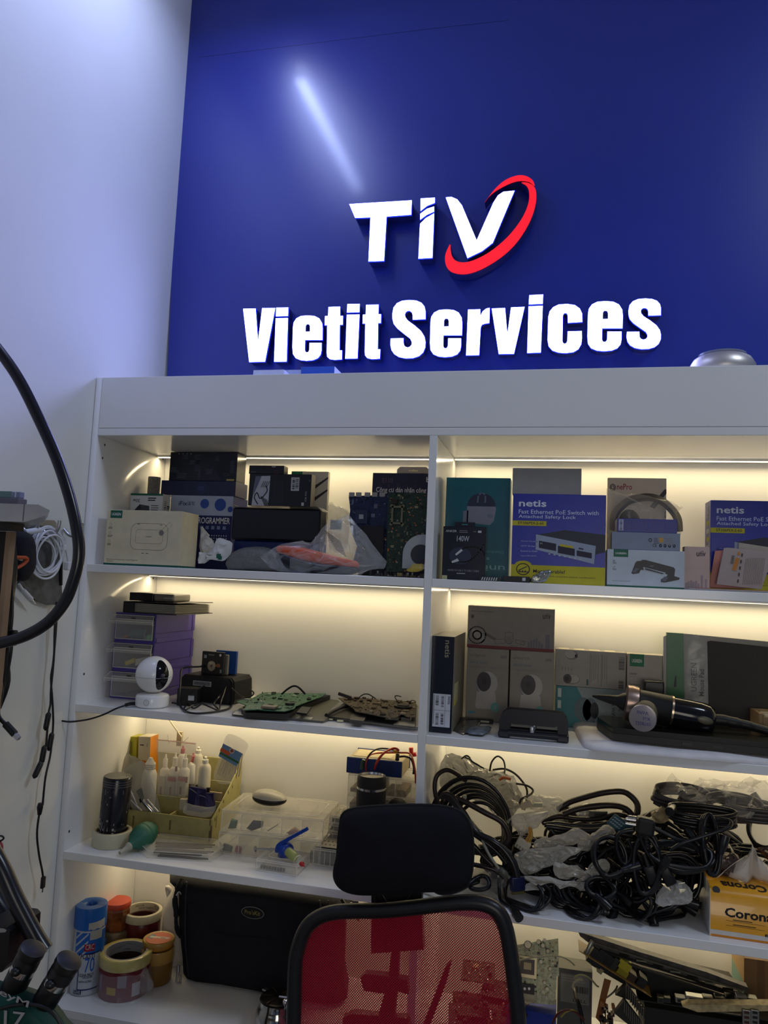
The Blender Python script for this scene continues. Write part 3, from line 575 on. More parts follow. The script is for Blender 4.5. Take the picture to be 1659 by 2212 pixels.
def netis(label,y,x,z,w,h,d,group=None):
    NB=cm('0d2390',.35); b=Box(w,d,h,NB); f=b.f; YE=cm('b4aa18'); k=cm('0b1030')
    f.txt('netis',.065,.145,.075,cm('c8d0dc'),.30,.06); f.txt('Fast Ethernet PoE Switch with',.065,.225,.048,cm('b4c0dc'),.86,.02); f.txt('Attached Safety Lock',.065,.285,.048,cm('b4c0dc'),.62,.02)
    f.rect(.0,.305,.37,.36,YE,0); f.txt('ST106PDI-2-65',.06,.345,.03,k,.28,.03)
    f.poly([(.26,.46),(.92-.35,.40),(1.0,.44),(1.0,.63),(.90,.66),(.88,.76),(.26,.62)],cm('2a2e3a'),0)
    f.poly([(.26,.455),(.90,.565),(.885,.765),(.26,.625)],cm('8e9aae'),1); f.poly([(.295,.525),(.48,.555),(.48,.635),(.295,.605)],k,2); f.poly([(.50,.575),(.68,.605),(.68,.685),(.50,.655)],k,2); f.poly([(.70,.62),(.86,.645),(.86,.705),(.70,.68)],k,2)
    f.poly([(.52,.555),(.66,.575),(.66,.60),(.52,.58)],YE,3); f.poly([(.72,.59),(.77,.598),(.77,.612),(.72,.604)],k,3); f.txt('H',.31,.565,.02,LG,.02,l=3)
    for q in range(7): f.rect(.40+.055*q,.665+.008*q,.42+.055*q,.675+.008*q,LG,2)
    for q,t in enumerate(('Direct Housing','65W Budget','Extend to 250M','Support 802.3AF/AT')): f.txt(t,.10,.545+.055*q,.018,cm('aab4d4'),.18-.01*(q%2)); f.ring(.075,.538+.055*q,.010,.009,.0006,cm('aab4d4'))
    f.poly([(0,.80)]+[(.13-.09*math.cos(R(a)),.80-.045*math.sin(R(a))) for a in range(0,181,15)]+[(1,.80),(1,1),(0,1)],YE,0); f.ring(.13,.85,.07,.062,.0016,k,1); f.line([(.08,.88),(.18,.88)],.0016,k,1); f.line([(.08,.865),(.17,.82)],.0016,k,1)
    for q in range(3): f.rect(.09+.03*q,.862,.1+.03*q,.878,k,1)
    f.txt('More durable!',.24,.885,.040,k,.34,.03); f.txt('Safety lock with exclusive patent certification',.24,.93,.02,k,.66)
    b.l.txt('netis',.75,.07,.4,cm('b4c0dc'),.13,.05,rot=90) if 0 else None
    for q in range(5): b.l.rect(.25,.22+.09*q,.75,.27+.09*q,(YE,LG)[q%2])
    b.l.txt('netis',.7,.18,.5,LG,.14,.04,rot=90); b.l.rect(0,.80,1,1,YE)
    return b.put('carton',label,'box',(x,y,z),group=group)
x,z,w,h=ext(.03,1106,1068,1308,1262,G); netis('bright blue ethernet switch carton with grey box on its top',.03,x,z,w,h,.055); tn=z+h
x,z,w,h=ext(.036,1107,1011.5,1256,1066,tn+.0004); b=Box(w,.045,h,cm('8b8986',.6)); b.put('carton','plain grey blank carton lying on the blue switch carton','box',(x,.036,z))
b=MB(at(1090,1248,.025)); b.org.z=G; q0=at(1036,1250,.015).x; q1=at(1145,1250,.015).x
b.box((q0,.006,G),(q0+.04,.018,G+.008),K_); b.box((q0+.045,.004,G),(q1,.020,G+.011),cm('14161c'),bev=.001)
for k in range(7): b.add([(q0+.004+.0045*k,.0055,G+.001),(q0+.006+.0045*k,.0055,G+.001),(q0+.008+.0045*k,.0055,G+.007),(q0+.006+.0045*k,.0055,G+.007)],[(0,1,2,3)],LG)
b.box((q1-.014,.003,G+.003),(q1-.008,.0045,G+.009),LG); tag(b.build('adapter_strip'),'low black adapter with striped label on the shelf edge below navy carton','adapter')
b=MB(at(1165,1250,.02)); b.org.z=G
b.pillow(outl([(1144,1257),(1152,1245),(1168,1235),(1186,1231),(1192,1236),(1184,1250),(1172,1259)],.012),.004,mat('antistatic_silver',(.32,.33,.30),.2,metal=.7,bump=.6,bscale=120,var=.4,scale=90),cr=.003,fs=90,p=3)
tag(b.build('antistatic_pouch'),'shiny silver antistatic pouch leaning before the blue switch carton','pouch')
# white accessory card, headband bag and stack
x,z,w,h=ext(.20,1311,1032.5,1439,1240,G); b=Box(w,.012,h,cm('b9aea4',.3)); f=b.f
f.ring(.09,.09,.045,.03,.0016,cm('4a4a5c')); f.ring(.09,.09,.025,.016,.0014,cm('4a4a5c')); f.txt('nePro',.16,.11,.055,cm('8e3048'),.26,.04); f.poly([(.72,.26),(.97,.10),(1,.10),(1,.14),(.80,.28)],cm('34303a'),1); f.rect(.97,.3,.995,.36,cm('34303a'),1)
b.put('blister_card','OnePro printed beige accessory card standing behind the bagged headband','card',(x,.20,z))
x,z,w,h=ext(.03,1311,1188.5,1479,1269,G); b=Box(w,.085,h,cm('aab4be',.4)); f=b.f
f.rect(.0,.955,1,1,UG); f.rect(.085,.0,.275,.20,UG); f.txt('UGREEN',.11,.13,.05,W_,.14,.02); k=cm('1c2028',.4)
f.poly([(.32,.62),(.37,.34),(.39,.30),(.44,.29),(.46,.26),(.50,.26),(.86,.43),(.88,.48),(.87,.66),(.94,.70),(.93,.75),(.75,.84),(.70,.83),(.70,.76),(.78,.66),(.78,.62),(.50,.52),(.44,.53),(.42,.62),(.34,.65)],k,1)
f.poly([(.47,.45),(.76,.58),(.75,.63),(.48,.52)],cm('aab4be'),2); f.poly([(.49,.47),(.74,.60),(.72,.62),(.5,.52)],k,3); f.lines(.56,.41,.62,1,.03,GR,.5,l=3); f.poly([(.33,.58),(.38,.48),(.42,.5),(.37,.62)],cm('5a5f6a'),2); f.poly([(.71,.80),(.74,.68),(.79,.70),(.76,.81)],cm('5a5f6a'),2)
f.txt('Vertical Laptop Stand',.075,.86,.03,k,.23); f.ring(.09,.31,.012,.02,.0005,k); f.lines(.075,.35,.14,2,.025,k); f.line([(.08,.5),(.11,.46)],.0006,k); f.lines(.075,.52,.14,2,.025,k)
b.put('carton','white laptop stand carton with green corner logo, bottom of its stack','box',(x,.03,z)); t=z+h
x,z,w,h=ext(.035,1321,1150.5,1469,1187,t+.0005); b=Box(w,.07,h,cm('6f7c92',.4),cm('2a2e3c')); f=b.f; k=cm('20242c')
f.txt('CE',.605,.80,.16,k,.06); f.ring(.57,.42,.02,.09,.001,k); f.rect(.70,.27,.76,.54,cm('b88a38')); f.lines(.62,.3,.7,4,.09,k,.25); f.lines(.79,.25,.93,5,.1,GR,.3)
for q in range(4): f.ring(.72+.065*q,.72,.014,.07,.0012,k)
f.lines(.6,.58,.93,1,.04,GR,.4)
b.put('carton','grey-blue carton printed with CE marks, middle of the stack','box',(x,.035,z)); t=z+h
x,z,w,h=ext(.04,1333,1121,1463,1151,t+.0005); b=Box(w,.055,h,cm('22297a',.35)); f=b.f
f.rect(.03,.08,.105,.88,cm('b8bcd0')); f.bars(.045,.12,.09,.84,cm('22297a'),12,4,True,2)
for q in range(3): f.ring(.19+.28*q,.5,.03,.14,.0008,cm('8a90c8')); f.bars(.235+.28*q,.15,.27+.28*q,.85,cm('4a52a0'),3,q)
b.put('carton','small violet-blue carton, topmost of the stack under the bagged headband','box',(x,.04,z))
o=at(1400,1150,.13)
th=thing('headband_headset','dark grey headset headband wrapped in clear film behind the violet carton','headset',o)
b=MB(o); arc=[(1326,1145),(1326,1118),(1336,1100),(1358,1082),(1385,1075),(1410,1075),(1432,1084),(1452,1102),(1464,1122),(1466,1148)]
P_=spline([at(u,v,.135) for u,v in arc],4)
n_=len(P_); V=[]; 
for i,p in enumerate(P_):
    t_=(P_[min(i+1,n_-1)]-P_[max(i-1,0)]).normalized(); nn=Vector((t_.z,0,-t_.x))
    for a,c in ((.0015,-.014),(.005,0),(.0015,.014),(-.005,0)): V.append(p+nn*a*1.6+Vector((0,c,0)))
b.add(V,[(i*4+j,i*4+4+j,i*4+4+(j+1)%4,i*4+(j+1)%4) for i in range(n_-1) for j in range(4)],cm('3e3c3e',.6),sm=True); b.build('headband',th)
b=MB(o); b.pillow(outl([(1335,1128),(1342,1108),(1358,1100),(1376,1108),(1382,1128),(1360,1135)],.15),.02,cm('5a564c',.8),cr=.004,fs=60); b.build('ear_cushion',th)
b=MB(o); b.pillow(outl([(1312,1055),(1330,1066),(1380,1070),(1430,1078),(1470,1092),(1474,1096),(1462,1108),(1470,1130),(1472,1156),(1440,1170),(1318,1165),(1312,1120)],.13,2),.034,film('bag_film_soft',(.85,.83,.78),.20,.08,1.0,50),cr=.008,fs=42,seed=12,p=2.6,K=8); b.build('clear_bag',th)
x,z,w,h=ext(.045,1478,1181,1533,1266,G); b=Box(w,.022,h,cm('b49a94',.4)); f=b.f; f.txt('unv',.48,.22,.09,cm('2a2430'),.36,.04); f.line([(.64,.115),(.70,.10),(.76,.115)],.0008,cm('2a2430'))
for q,(a,hh) in enumerate(((.05,.14),(.14,.17),(.24,.2),(.33,.17),(.43,.19),(.53,.13),(.66,.32),(.82,.24))): f.rect(a,.98-hh,a+.08,.99,cm('98848a'),1)
b.put('carton','narrow pinkish carton printed unv between laptop stand carton and second blue box','box',(x,.045,z))
x,z,w,h=ext(.075,1535,1082,1737,1266,G); netis('second blue ethernet switch carton at right edge behind leaning booklets',.075,x,z,w,h,.055)
# leaning booklets
def leaf(name,label,pts,y,th_,m,cat,prints=None,tilt=0):
    o=at(*pts[0],y); b=MB(o); W=[at(u,v,y) for u,v in pts]; zb=min(p.z for p in W)
    b.prism([(p.x,max(p.z,G)) for p in W],y,y+th_,m)
    if prints: prints(b,y-.0004)
    return tag(b.build(name),label,cat)
leaf('booklet','salmon pink booklet leaning against the second blue switch carton',[(1532,1269),(1545,1190),(1567,1188),(1640,1200),(1636,1272)],.055,.004,cm('b9786c'),'booklet')
def pr(b,y):
    k=cm('3c3030')
    def qd(pts,m): b.prism([(at(u,v,y).x,at(u,v,y).z) for u,v in pts],y-.0002,y,m)
    qd([(1589,1205),(1598,1206),(1590,1233),(1581,1231)],cm('b8762c'))
    for i in range(7): qd([(1577+i*.8-i*1.3+4,1200+i*2.6),(1583-i*.5+4,1201+i*2.6),(1583-i*.5+4,1202.2+i*2.6),(1577-i*.5+4,1201.2+i*2.6)],k)
    for i in range(12): qd([(1612+i*3.6,1205),(1613+i*3.6,1205),(1605+i*3.6,1262),(1604+i*3.6,1262)],cm('8a7c78'))
    for i in range(5): qd([(1602-i*2.2,1195+i*14),(1605-i*2.2,1196+i*14),(1604-i*2.2,1203+i*14),(1601-i*2.2,1202+i*14)],k)
    qd([(1594,1192),(1599,1193),(1598,1199),(1593,1198)],cm('b8762c'))
leaf('booklet','grey printed booklet with orange stripe leaning at the right edge',[(1548,1262),(1564,1184),(1572,1183),(1672,1192),(1645,1273)],.040,.004,cm('a09490'),'booklet',pr)
leaf('booklet','cream sheet standing tilted behind the grey printed booklet',[(1594,1230),(1596,1172),(1700,1188),(1700,1240)],.064,.001,cm('aaa396'),'booklet')
for k,(a,c,m) in enumerate(((1478,1690,'8f8f98'),(1486,1700,'b6b4b0'),(1500,1705,'a0685e'))):
    p=at(a,1270,.02); q=at(c,1270,.02); b=MB((p.x,.004,G+.0014*k)); b.slab([(p.x,.004+.003*k),(q.x,.002+.003*k),(q.x,.035),(p.x+.02*k,.035)],G+.0014*k,G+.0014*k+.0012,cm(m))
    tag(b.build('envelope'),('bluish grey paper envelope, lowest of the flat pile beside laptop stand carton','white paper envelope in the middle of the flat pile at shelf edge','reddish paper envelope on top of the flat pile under leaning booklets')[k],'envelope','flat envelopes on the top shelf')
# ================================================================ things on top of the unit
x,z,w,h=ext(.10,546.5,799,613,822,ZH+.0004); b=Box(w,.05,h,cm('c3cbe2')); b.f.txt('AIFEN - 2023',.12,.80,.28,cm('23264a'),.84,.03); b.put('carton','pale carton printed AIFEN-2023 on top of the shelving unit','box',(x,.10,z))
x,z,w,h=ext(.17,613,799,655,822,ZH+.0004); b=Box(w,.04,h,cm('aab4d2')); b.put('carton','plain pale carton on the unit top between printed and blue boxes','box',(x,.17,z))
x,z,w,h=ext(.10,650,792,722,822,ZH+.0004); b=Box(w,.11,h,cm('2a56c0'),cm('b8c2dc')); b.put('carton','bright blue carton on top of the shelving unit below the sign','box',(x,.10,z))
q0=at(1493,790,.10); q1=at(1635,786,.10); c_=(q0+q1)/2; r_=(q1-q0).x/2*1.04; zt=at(1572,758,.10).z-ZH
th=thing('food_steamer_bowl','silver bowl with domed glass lid on top of the shelving unit','bowl',(c_.x,.115,ZH+.0003))
b=MB(th.location); b.lathe([(r_*.6,0),(r_*.95,.012),(r_,.022),(r_*.97,zt*.55),(r_*.86,zt*.75),(r_*.7,zt*.86)],mat('satin_silver',(.62,.58,.55),.42,metal=.75),Mx(b.org),40); b.build('bowl_body',th)
b=MB(th.location); b.lathe([(r_*.72,zt*.86),(r_*.72,zt*.92),(r_*.5,zt*1.0),(r_*.2,zt*1.03),(0,zt*1.04)],mat('lid_glass',(.35,.37,.42),.08,alpha=.6,var=0),Mx(b.org),40); b.build('lid',th)
# ================================================================ second shelf, left bay
G = S2+.0004
PUR = mat('purple_plastic', (.075,.055,.30), .35, var=.04); PURD = mat('purple_plastic_inner', (.030,.026,.14), .4)
yF = .105; hz = [at(292, v, yF).z for v in (1508, 1447, 1386, 1324)]; x0 = at(236, 1500, yF).x; xs = [at(u, v, yF).x for u, v in ((234,1476),(238,1415),(245,1355))]; wD = .103
DRAW = []
names = ('lowest purple drawer unit of the stack, partly behind the white camera', 'middle purple drawer unit holding clear sleeves and a yellow piece', 'topmost purple drawer unit beneath the thick black binder')
hD = (at(292,1324,yF).z-G)/3
for k in range(3):
    o = Vector((.028, yF, G+hD*k)); th = thing('drawer_unit', names[k], 'drawer', o, 0, 'stacked purple drawer units')
    t = .0035; h = hD-.0004; b = MB()
    b.box((0,0,0),(wD,.185,t),PUR,bev=.0006,seg=1); b.box((0,0,h-t),(wD,.185,h),PUR,bev=.0006,seg=1); b.box((0,0,t),(t,.185,h-t),PUR); b.box((wD-t,0,t),(wD,.185,h-t),PUR); b.box((t,.182,t),(wD-t,.185,h-t),PUR)
    b.box((wD,.004,h*.30),(wD+.0012,.18,h*.32),PURD); b.box((wD-.0005,.175,h*.3),(wD+.0015,.187,h-.002),PUR); b.box((wD,.004,.0),(wD+.0015,.182,.010),PUR,bev=.0005,seg=1); b.build('cabinet',th)
    b = MB(); dz = h*.78; b.box((t+.001,-.004,t+.001),(wD-t-.001,-.002,dz),CLEAR); b.box((t+.001,-.002,t+.001),(t+.003,.15,dz),CLEAR); b.box((wD-t-.003,-.002,t+.001),(wD-t-.001,.15,dz),CLEAR)
    for q in ((t+.001,t+.001,t+.0022,dz),(wD-t-.0022,t+.001,wD-t-.001,dz),(t+.001,dz-.0015,wD-t-.001,dz),(t+.001,t+.001,wD-t-.001,t+.0025)): b.box((q[0],-.0048,q[1]),(q[2],-.004,q[3]),CLEARL)
    dr = b.build('drawer', th)
    b = MB(); P = [(-.006,-.018,dz-.004),(wD+.001,-.018,dz-.004),(wD-.004,-.003,dz+.009),(0,-.003,dz+.009)]; b.add(P+[(p[0],p[1],p[2]-.0012) for p in P],[(0,1,2,3),(7,6,5,4),(0,4,5,1),(1,5,6,2),(2,6,7,3),(3,7,4,0)],CLEAR)
    for i in range(4):
        b.tube([P[i],P[(i+1)%4]],.0008,CLEARL,6,raw=True)
    b.box((-.006,-.0185,dz-.010),(wD+.001,-.017,dz-.004),CLEAR); b.tube([P[0],(-.006,-.016,dz-.012),(0,-.004,dz-.010)],.001,CLEARL,6,raw=True); b.tube([P[1],(wD+.001,-.016,dz-.012),(wD-.003,-.004,dz-.010)],.001,CLEARL,6,raw=True)
    b.box((wD*.45,-.012,dz+.002),(wD*.55,-.010,dz+.004),K_); b.build('handle', dr)
    DRAW.append(o)
def small(nm,label,cat,mk,loc,rz=0,group=None):
    b=MB(); mk(b); return tag(b.build(nm,loc=loc,rz=rz),label,cat,group)
o=DRAW[2]; small('plastic_scrap','blue-green folded plastic scrap inside the topmost purple drawer','plastic piece',lambda b:b.pillow([(.02,0,.008),(.03,0,.022),(.05,0,.030),(.07,0,.026),(.06,0,.010)],.008,cm('1c5560',.4),cr=.004,fs=80),o+Vector((0,.02,.0)))
small('green_cap','round green cap inside the topmost purple drawer','cap',lambda b:b.lathe([(0,0),(.008,0),(.0085,.006),(.007,.011),(0,.012)],cm('1f8a5a',.4)),o+Vector((.083,.012,.0045)))
small('red_clip','tiny red clip in the left of the topmost purple drawer','clip',lambda b:b.pillow([(0,0,.0),(.012,0,.002),(.014,0,.007),(.002,0,.006)],.003,cm('8a2a24',.4)),o+Vector((.018,.006,.005)))
small('blue_pen_cap','upright dark blue pen cap in the topmost purple drawer','pen cap',lambda b:b.lathe([(0,0),(.0025,0),(.0025,.022),(.001,.026),(0,.026)],cm('1a2a6a',.4)),o+Vector((.066,.018,.0045)))
o=DRAW[1]; small('yellow_connector','yellow tube piece lying across the middle purple drawer','tube',lambda b:b.tube([(0,0,.0),(.022,0,.009)],.0055,cm('b8a418',.4),10),o+Vector((.030,.010,.013)))
small('yellow_block','small yellow block at the right end of the middle purple drawer','block',lambda b:b.box((0,0,0),(.006,.006,.014),cm('c2a820',.4),bev=.0006),o+Vector((.090,.006,.022)))
small('clear_sleeve','bunch of clear plastic sleeves in the middle purple drawer','sleeve',lambda b:[b.tube([(.0,0,.0+.003*i),(.03,.004*i,.012+.002*i)],.002,CLEARL,6) for i in range(5)] and b,o+Vector((.052,.012,.010)))
# binder and book on top
zt = DRAW[2].z+hD+.0003
o=Vector((.058,.100,zt)); th=thing('binder','thick black ring binder full of sleeves on the purple drawers','binder',o,-3)
b=MB(); b.box((-.01,0,0),(.128,.165,.0018),K_,Mx(),bev=.0005,seg=1); b.box((-.01,0,.0225),(.128,.165,.0243),K_,Mx((0,0,.001),ry=-1.0),bev=.0005,seg=1); b.box((-.01,0,.001),(-.006,.175,.023),K_); b.box((-.006,.0,.0018),(.018,.170,.0228),cm('141416',.4)); b.build('cover',th)
b=MB(); 
for k in range(16): b.box((.016,.003,.0022+.00126*k),(.121+.002*math.sin(k*2.1),.160,.0030+.00126*k),cm(('9a9488','6a655c','b4ae9e')[k%3]),Mx((.0005*math.sin(k),0,0)))
b.build('sleeves',th)
o=Vector((.047,.125,zt+.0268)); th=thing('boxed_book','black and grey slipcase lying on top of the binder','book',o,4)
b=MB(); b.box((0,0,0),(.058,.10,.0185),cm('0e0e10',.35),bev=.001); b.build('black_case',th)
b=MB(); b.box((.0582,.002,.0006),(.108,.098,.018),cm('77726a',.4),bev=.004); Face(b,Mx((.06,.0015,.001),rx=90),.05,.016).rect(.5,.45,.95,.55,LG,0); b.build('grey_case',th)
# indoor camera
c=Vector((at(328.5,1520,.045).x,.045,S2+.0004)); q=at(330.2,1464.8,.045); r_=.0405*.96
th=thing('security_camera','white ball shaped security camera with black lens window on round base','camera',c)
b=MB(); b.lathe([(0,0),(.034,0),(.0375,.003),(.038,.006),(.038,.024),(.036,.0275),(.032,.029),(.022,.031),(0,.031)],mat('gloss_white_plastic',(.82,.82,.82),.18,var=0),Mx(s=.92),48)
b.M=Mx((.006,-.0352,.013),rx=90); b.lathe([(.0065,0),(.0065,.0006),(.0052,.0006),(.0052,0)],cm('b8bac0',.3),None,24,cap=False); b.build('base',th)
GW=MT['gloss_white_plastic']; cz=.031+r_*.94
def sph(b,m,keep,r,seg=48,rg=32,C0=(0,0,0),M=None):
    V=[];F=[]
    for i in range(rg+1):
        for j in range(seg): a=math.pi*i/rg; p=2*math.pi*j/seg; V.append(Vector((r*math.sin(a)*math.cos(p),r*math.sin(a)*math.sin(p),r*math.cos(a)))+Vector(C0))
    for i in range(rg):
        for j in range(seg):
            f=(i*seg+j,(i+1)*seg+j,(i+1)*seg+(j+1)%seg,i*seg+(j+1)%seg); cc=sum((V[k] for k in f),Vector())/4-Vector(C0)
            if keep(cc/r): F.append(f)
    b.add(V,F,m,M,True)
ax=Vector((.83,-.55,.06)).normalized()      # lens direction; the window is a tall lens shaped opening
side=Vector((0,0,1)).cross(ax).normalized(); upv=ax.cross(side)
def win(n): a,c=n.dot(side),n.dot(upv); return n.dot(ax)>0 and (a/.38)**2+(c/.80)**2<1
b=MB(); sph(b,GW,lambda n:not win(n),r_,240,160,(0,0,cz)); b.lathe([(r_*1.003,-.0004),(r_*1.003,.0004)],cm('9aa0a8'),Mx((0,0,cz-.004)),64,cap=False); b.build('ball',th)
b=MB(); sph(b,mat('lens_black',(.006,.006,.009),.12,var=0,spec=.35),lambda n:n.dot(ax)>.3,r_*.975,48,32,(0,0,cz))
sph(b,cm('3a3a44',.1),lambda n:True,.006,16,12,Vector((0,0,cz))+ax*(r_*.94)-upv*.002); b.build('lens_window',th)
b=MB(); lo=c; pts=[(295.6,1520,.03),(283,1520,.02),(272,1523,.004),(250,1531,-.008),(225,1543,-.012),(195,1553,-.014),(165,1558,-.016),(146,1559,-.018),(128,1556,-.02)]
b=MB(c); b.tube([at(*p) for p in pts],.0019,RUB); b.tube([at(*p) for p in pts[:3]],.0038,RUB,10); b.tube([at(*pts[-1]),at(110,1548,-.03),at(96,1530,-.02)],.0019,RUB); b.build('power_cord',th)
# adapter
small('power_adapter','black power adapter cube with small white sticker beside the camera','adapter',lambda b:(b.box((-.022,-.016,0),(.022,.02,.037),cm('0d0d0f',.45),bev=.002),Face(b,Mx((0,-.016,0),rx=90)@Mx(),.02,.03).rect(.15,.25,.8,.6,LG,3)),(.226,.098,S2+.0004),14)
# drive dock
o=Vector((.245,.150,S2+.0004)); th=thing('drive_dock','black hard drive docking station with two drives standing in its slots','docking station',o,-4)
b=MB(); pr_=[(-.066,0),(.066,0),(.070,.010),(.067,.050),(.060,.058),(-.060,.058),(-.067,.050),(-.070,.010)]
b.prism(pr_,.0,.085,cm('101012',.5)); b.prism([(p[0]*.97,p[1]*.97+.0005) for p in pr_],-.005,0,cm('101012',.5)); b.prism([(p[0]*.9,p[1]*.9+.002) for p in pr_],-.009,-.005,cm('101012',.5))
b.box((-.035,.018,.058),(.035,.036,.0586),cm('050506')); b.box((-.035,.05,.058),(.035,.068,.0586),cm('050506')); b.build('dock_body',th)
b=MB(); F=Face(b,Mx((-.032,-.0092,.036),rx=90),.046,.011); F.rect(0,0,1,1,LG,0); F.rect(.03,.08,.97,.92,cm('787a7e'),.5); F.txt('ANPHATPHAT.VN',.08,.75,.5,K_,.84,.01); b.build('sticker',th)
def drive(nm,label,body,y,x,w=.056,h=.052,extra=None):
    o2=Vector((x,y,S2+.0595)); b=MB(); b.box((0,0,0),(w,.008,h),body,bev=.001); f=Face(b,Mx((0,-.0001,0),rx=90),w,h)
    if extra: extra(f)
    return tag(b.build(nm,loc=o2,rz=-4),label,'drive')
def ex(f):
    f.ell(.46,.62,.19,.22,cm('8f8a80',.25,metal=.7),1); f.ell(.46,.62,.05,.055,K_,2); f.ring(.46,.62,.03,.03,.0006,LG,3); f.poly([(.6,.58),(.75,.50),(.86,.52),(.86,.66),(.75,.66),(.65,.62)],cm('8a5030',.4),2); f.rect(.10,.16,.22,.3,cm('9a9a9a'),1); f.lines(.3,.13,.65,1,.05,GR,.6); f.ell(.84,.13,.05,.055,cm('d8d8c8'),1); f.rect(.86,.75,.94,.9,GR,1)
drive('hard_drive','black laptop hard drive with silver disc drawing, front slot of dock',cm('101014',.35),.170,.217,extra=ex)
drive('hard_drive','plain silver edged drive between the black and blue drives in dock',cm('8a8578',.35),.186,.226,.050,.045)
drive('solid_state_drive','bright blue solid state drive standing in the rear dock slot',cm('1c4a92',.35),.202,.236,.054,.053)
def wire(nm,label,pts,r,m=RUB,cat='cable',seg=8,group=None,ends=None):
    o=Vector(at(*pts[0])) if isinstance(pts[0],tuple) and pts[0][0]>5 else Vector(pts[0]); P=[at(*p) if p[0]>5 else Vector(p) for p in pts]; b=MB(o); b.tube(P,r,m,seg)
    if ends: ends(b,P)
    return tag(b.build(nm),label,cat,group)
def sh(u,v,dz=.003,s=S2): p=on(u,v,s+dz); return (p.x,p.y,p.z)
wire('power_cable','black cable arching from drive dock down the left and along the shelf',[(452,1437,.19),(430,1440,.15),(400,1442,.135),(391,1450,.12),(390,1475,.085),(388,1500,.055),sh(390,1525),sh(402,1537),sh(425,1541),sh(460,1538),sh(490,1532),sh(500,1524),sh(485,1516),sh(450,1512)],.0022)
wire('power_cable','thin black cord looped in a bow on the shelf before the dock',[sh(372,1518,.012),sh(395,1521),sh(412,1514,.008),sh(400,1526),sh(400,1534),sh(420,1522,.01),sh(435,1520,.014),sh(420,1530),sh(412,1524,.005),sh(425,1516,.008),sh(455,1528,.01),sh(472,1533,.006),(477,1518,.08),(483,1500,.11),(489,1482,.137)],.0018)
wire('power_cable','black cord running from the adapter up to the dock face',[(412,1502,.082),(424,1495,.09),(434,1486,.12),(441,1482,.137)],.0017)
wire('power_cable','black cable falling diagonally from dock front to the green board',[(470,1530,.05),(462,1520,.07),(473,1506,.09),(478,1498,.13),(487,1490,.136)],.0020)
wire('power_cable','black cord hanging at the right end of the drive dock',[(541,1490,.16),(548,1496,.15),(544,1503,.15),(530,1507,.15),(518,1502,.13),(500,1486,.125)],.0016)
# laptop parts
PBG=mat('pcb_green',(.035,.125,.065),.4,var=.3,scale=160)
def flat(pts,z): return [(p.x,p.y) for p in (on(u,v,z) for u,v in pts)]
z0=S2+.0004
o=on(600,1545,z0); th=thing('laptop_palmrest','grey and white laptop lid shell lying flat under the green board','laptop part',o)
b=MB(o); q=flat([(501,1545),(697,1562),(716,1555),(740,1524),(720,1508),(560,1508)],z0); b.slab(q,z0,z0+.004,cm('57574f',.5)); b.slab([(p[0]*1,p[1]) for p in flat([(640,1552),(672,1555),(676,1550),(645,1547)],z0+.004)],z0+.004,z0+.0045,cm('bcb8a4')); b.slab(flat([(502,1543),(530,1546),(545,1530),(520,1528)],z0+.004),z0+.004,z0+.0045,cm('c4c0b0'))
b.build('shell',th)
o=on(600,1545,z0+.005); th=thing('laptop_chassis','black laptop bottom chassis between the white shell and green board','laptop part',o)
b=MB(o); q=flat([(521,1537),(530,1546),(625,1549),(648,1532),(716,1506),(700,1502),(560,1512)],z0+.008); b.slab(q,z0+.005,z0+.014,cm('18181a',.5)); q=flat([(640,1545),(662,1548),(672,1534),(652,1532)],z0+.012); b.slab(q,z0+.0142,z0+.018,K_); b.build('shell',th)
o=on(600,1530,z0+.02); th=thing('circuit_board','green laptop motherboard with coin cell lying on the black chassis','circuit board',o)
b=MB(o); q=flat([(526,1534),(532,1524),(511,1516),(522,1512),(546,1508),(560,1500),(574,1496),(620,1498),(704,1499),(690,1507),(670,1514),(639,1526),(636,1531),(614,1537),(580,1535),(556,1533)],z0+.020); 
o0=Vector((o.x,o.y,0)); q=[(p[0]-o.x,p[1]-o.y) for p in q]; pcb(b,q,Matrix.Translation((o.x,o.y,z0+.019)),PBG,170,21,hs=.004,mats=[cm('20241e'),cm('6a7a60'),cm('a8b0a0',.3),cm('1a1a1a'),cm('3a5a44')]); b.build('board',th)
b=MB(o); b.lathe([(0,0),(.010,0),(.010,.004),(0,.004)],cm('1c1c1c',.3),Mx(on(626,1522,z0+.0212)),24); b.build('coin_cell',th)
b=MB(o); p_=on(582,1530,z0+.022); b.box((p_.x-.015,p_.y-.01,p_.z),(p_.x+.015,p_.y+.012,p_.z+.005),cm('8a7c66',.3,metal=.6),bev=.0006,seg=1); b.build('card_slot',th)
wire('ribbon_cable','black ribbon cable arching up behind the green motherboard',[(609,1499,.13),(622,1488,.12),(634,1482,.12),(645,1485,.12),(659,1499,.13)],.0022)
o=on(700,1553,z0); th=thing('opened_laptop','open silver laptop base with dark insides by the divider','laptop part',o)
b=MB(o); q=flat([(700,1551),(903,1577),(903,1524),(745,1512)],z0); q[0]=(q[0][0],q[0][1]); b.slab([(min(p[0],XD0-.003),p[1]) for p in q],z0,z0+.006,cm('a8a6a4',.25,metal=.7)); b.build('silver_case',th)
b=MB(o); q=flat([(706,1549),(898,1573),(900,1524),(750,1514)],z0+.006); b.slab([(min(p[0],XD0-.006),p[1]) for p in q],z0+.0061,z0+.008,cm('35332e',.6))
for u,v,w_ in ((715,1553.5,10),(735,1557,16)): p=on(u,v,z0+.003); b.box((p.x-w_/2500,p.y-.0028,p.z-.0014),(p.x+w_/2500,p.y+.002,p.z+.0014),cm('c8c2a0'))
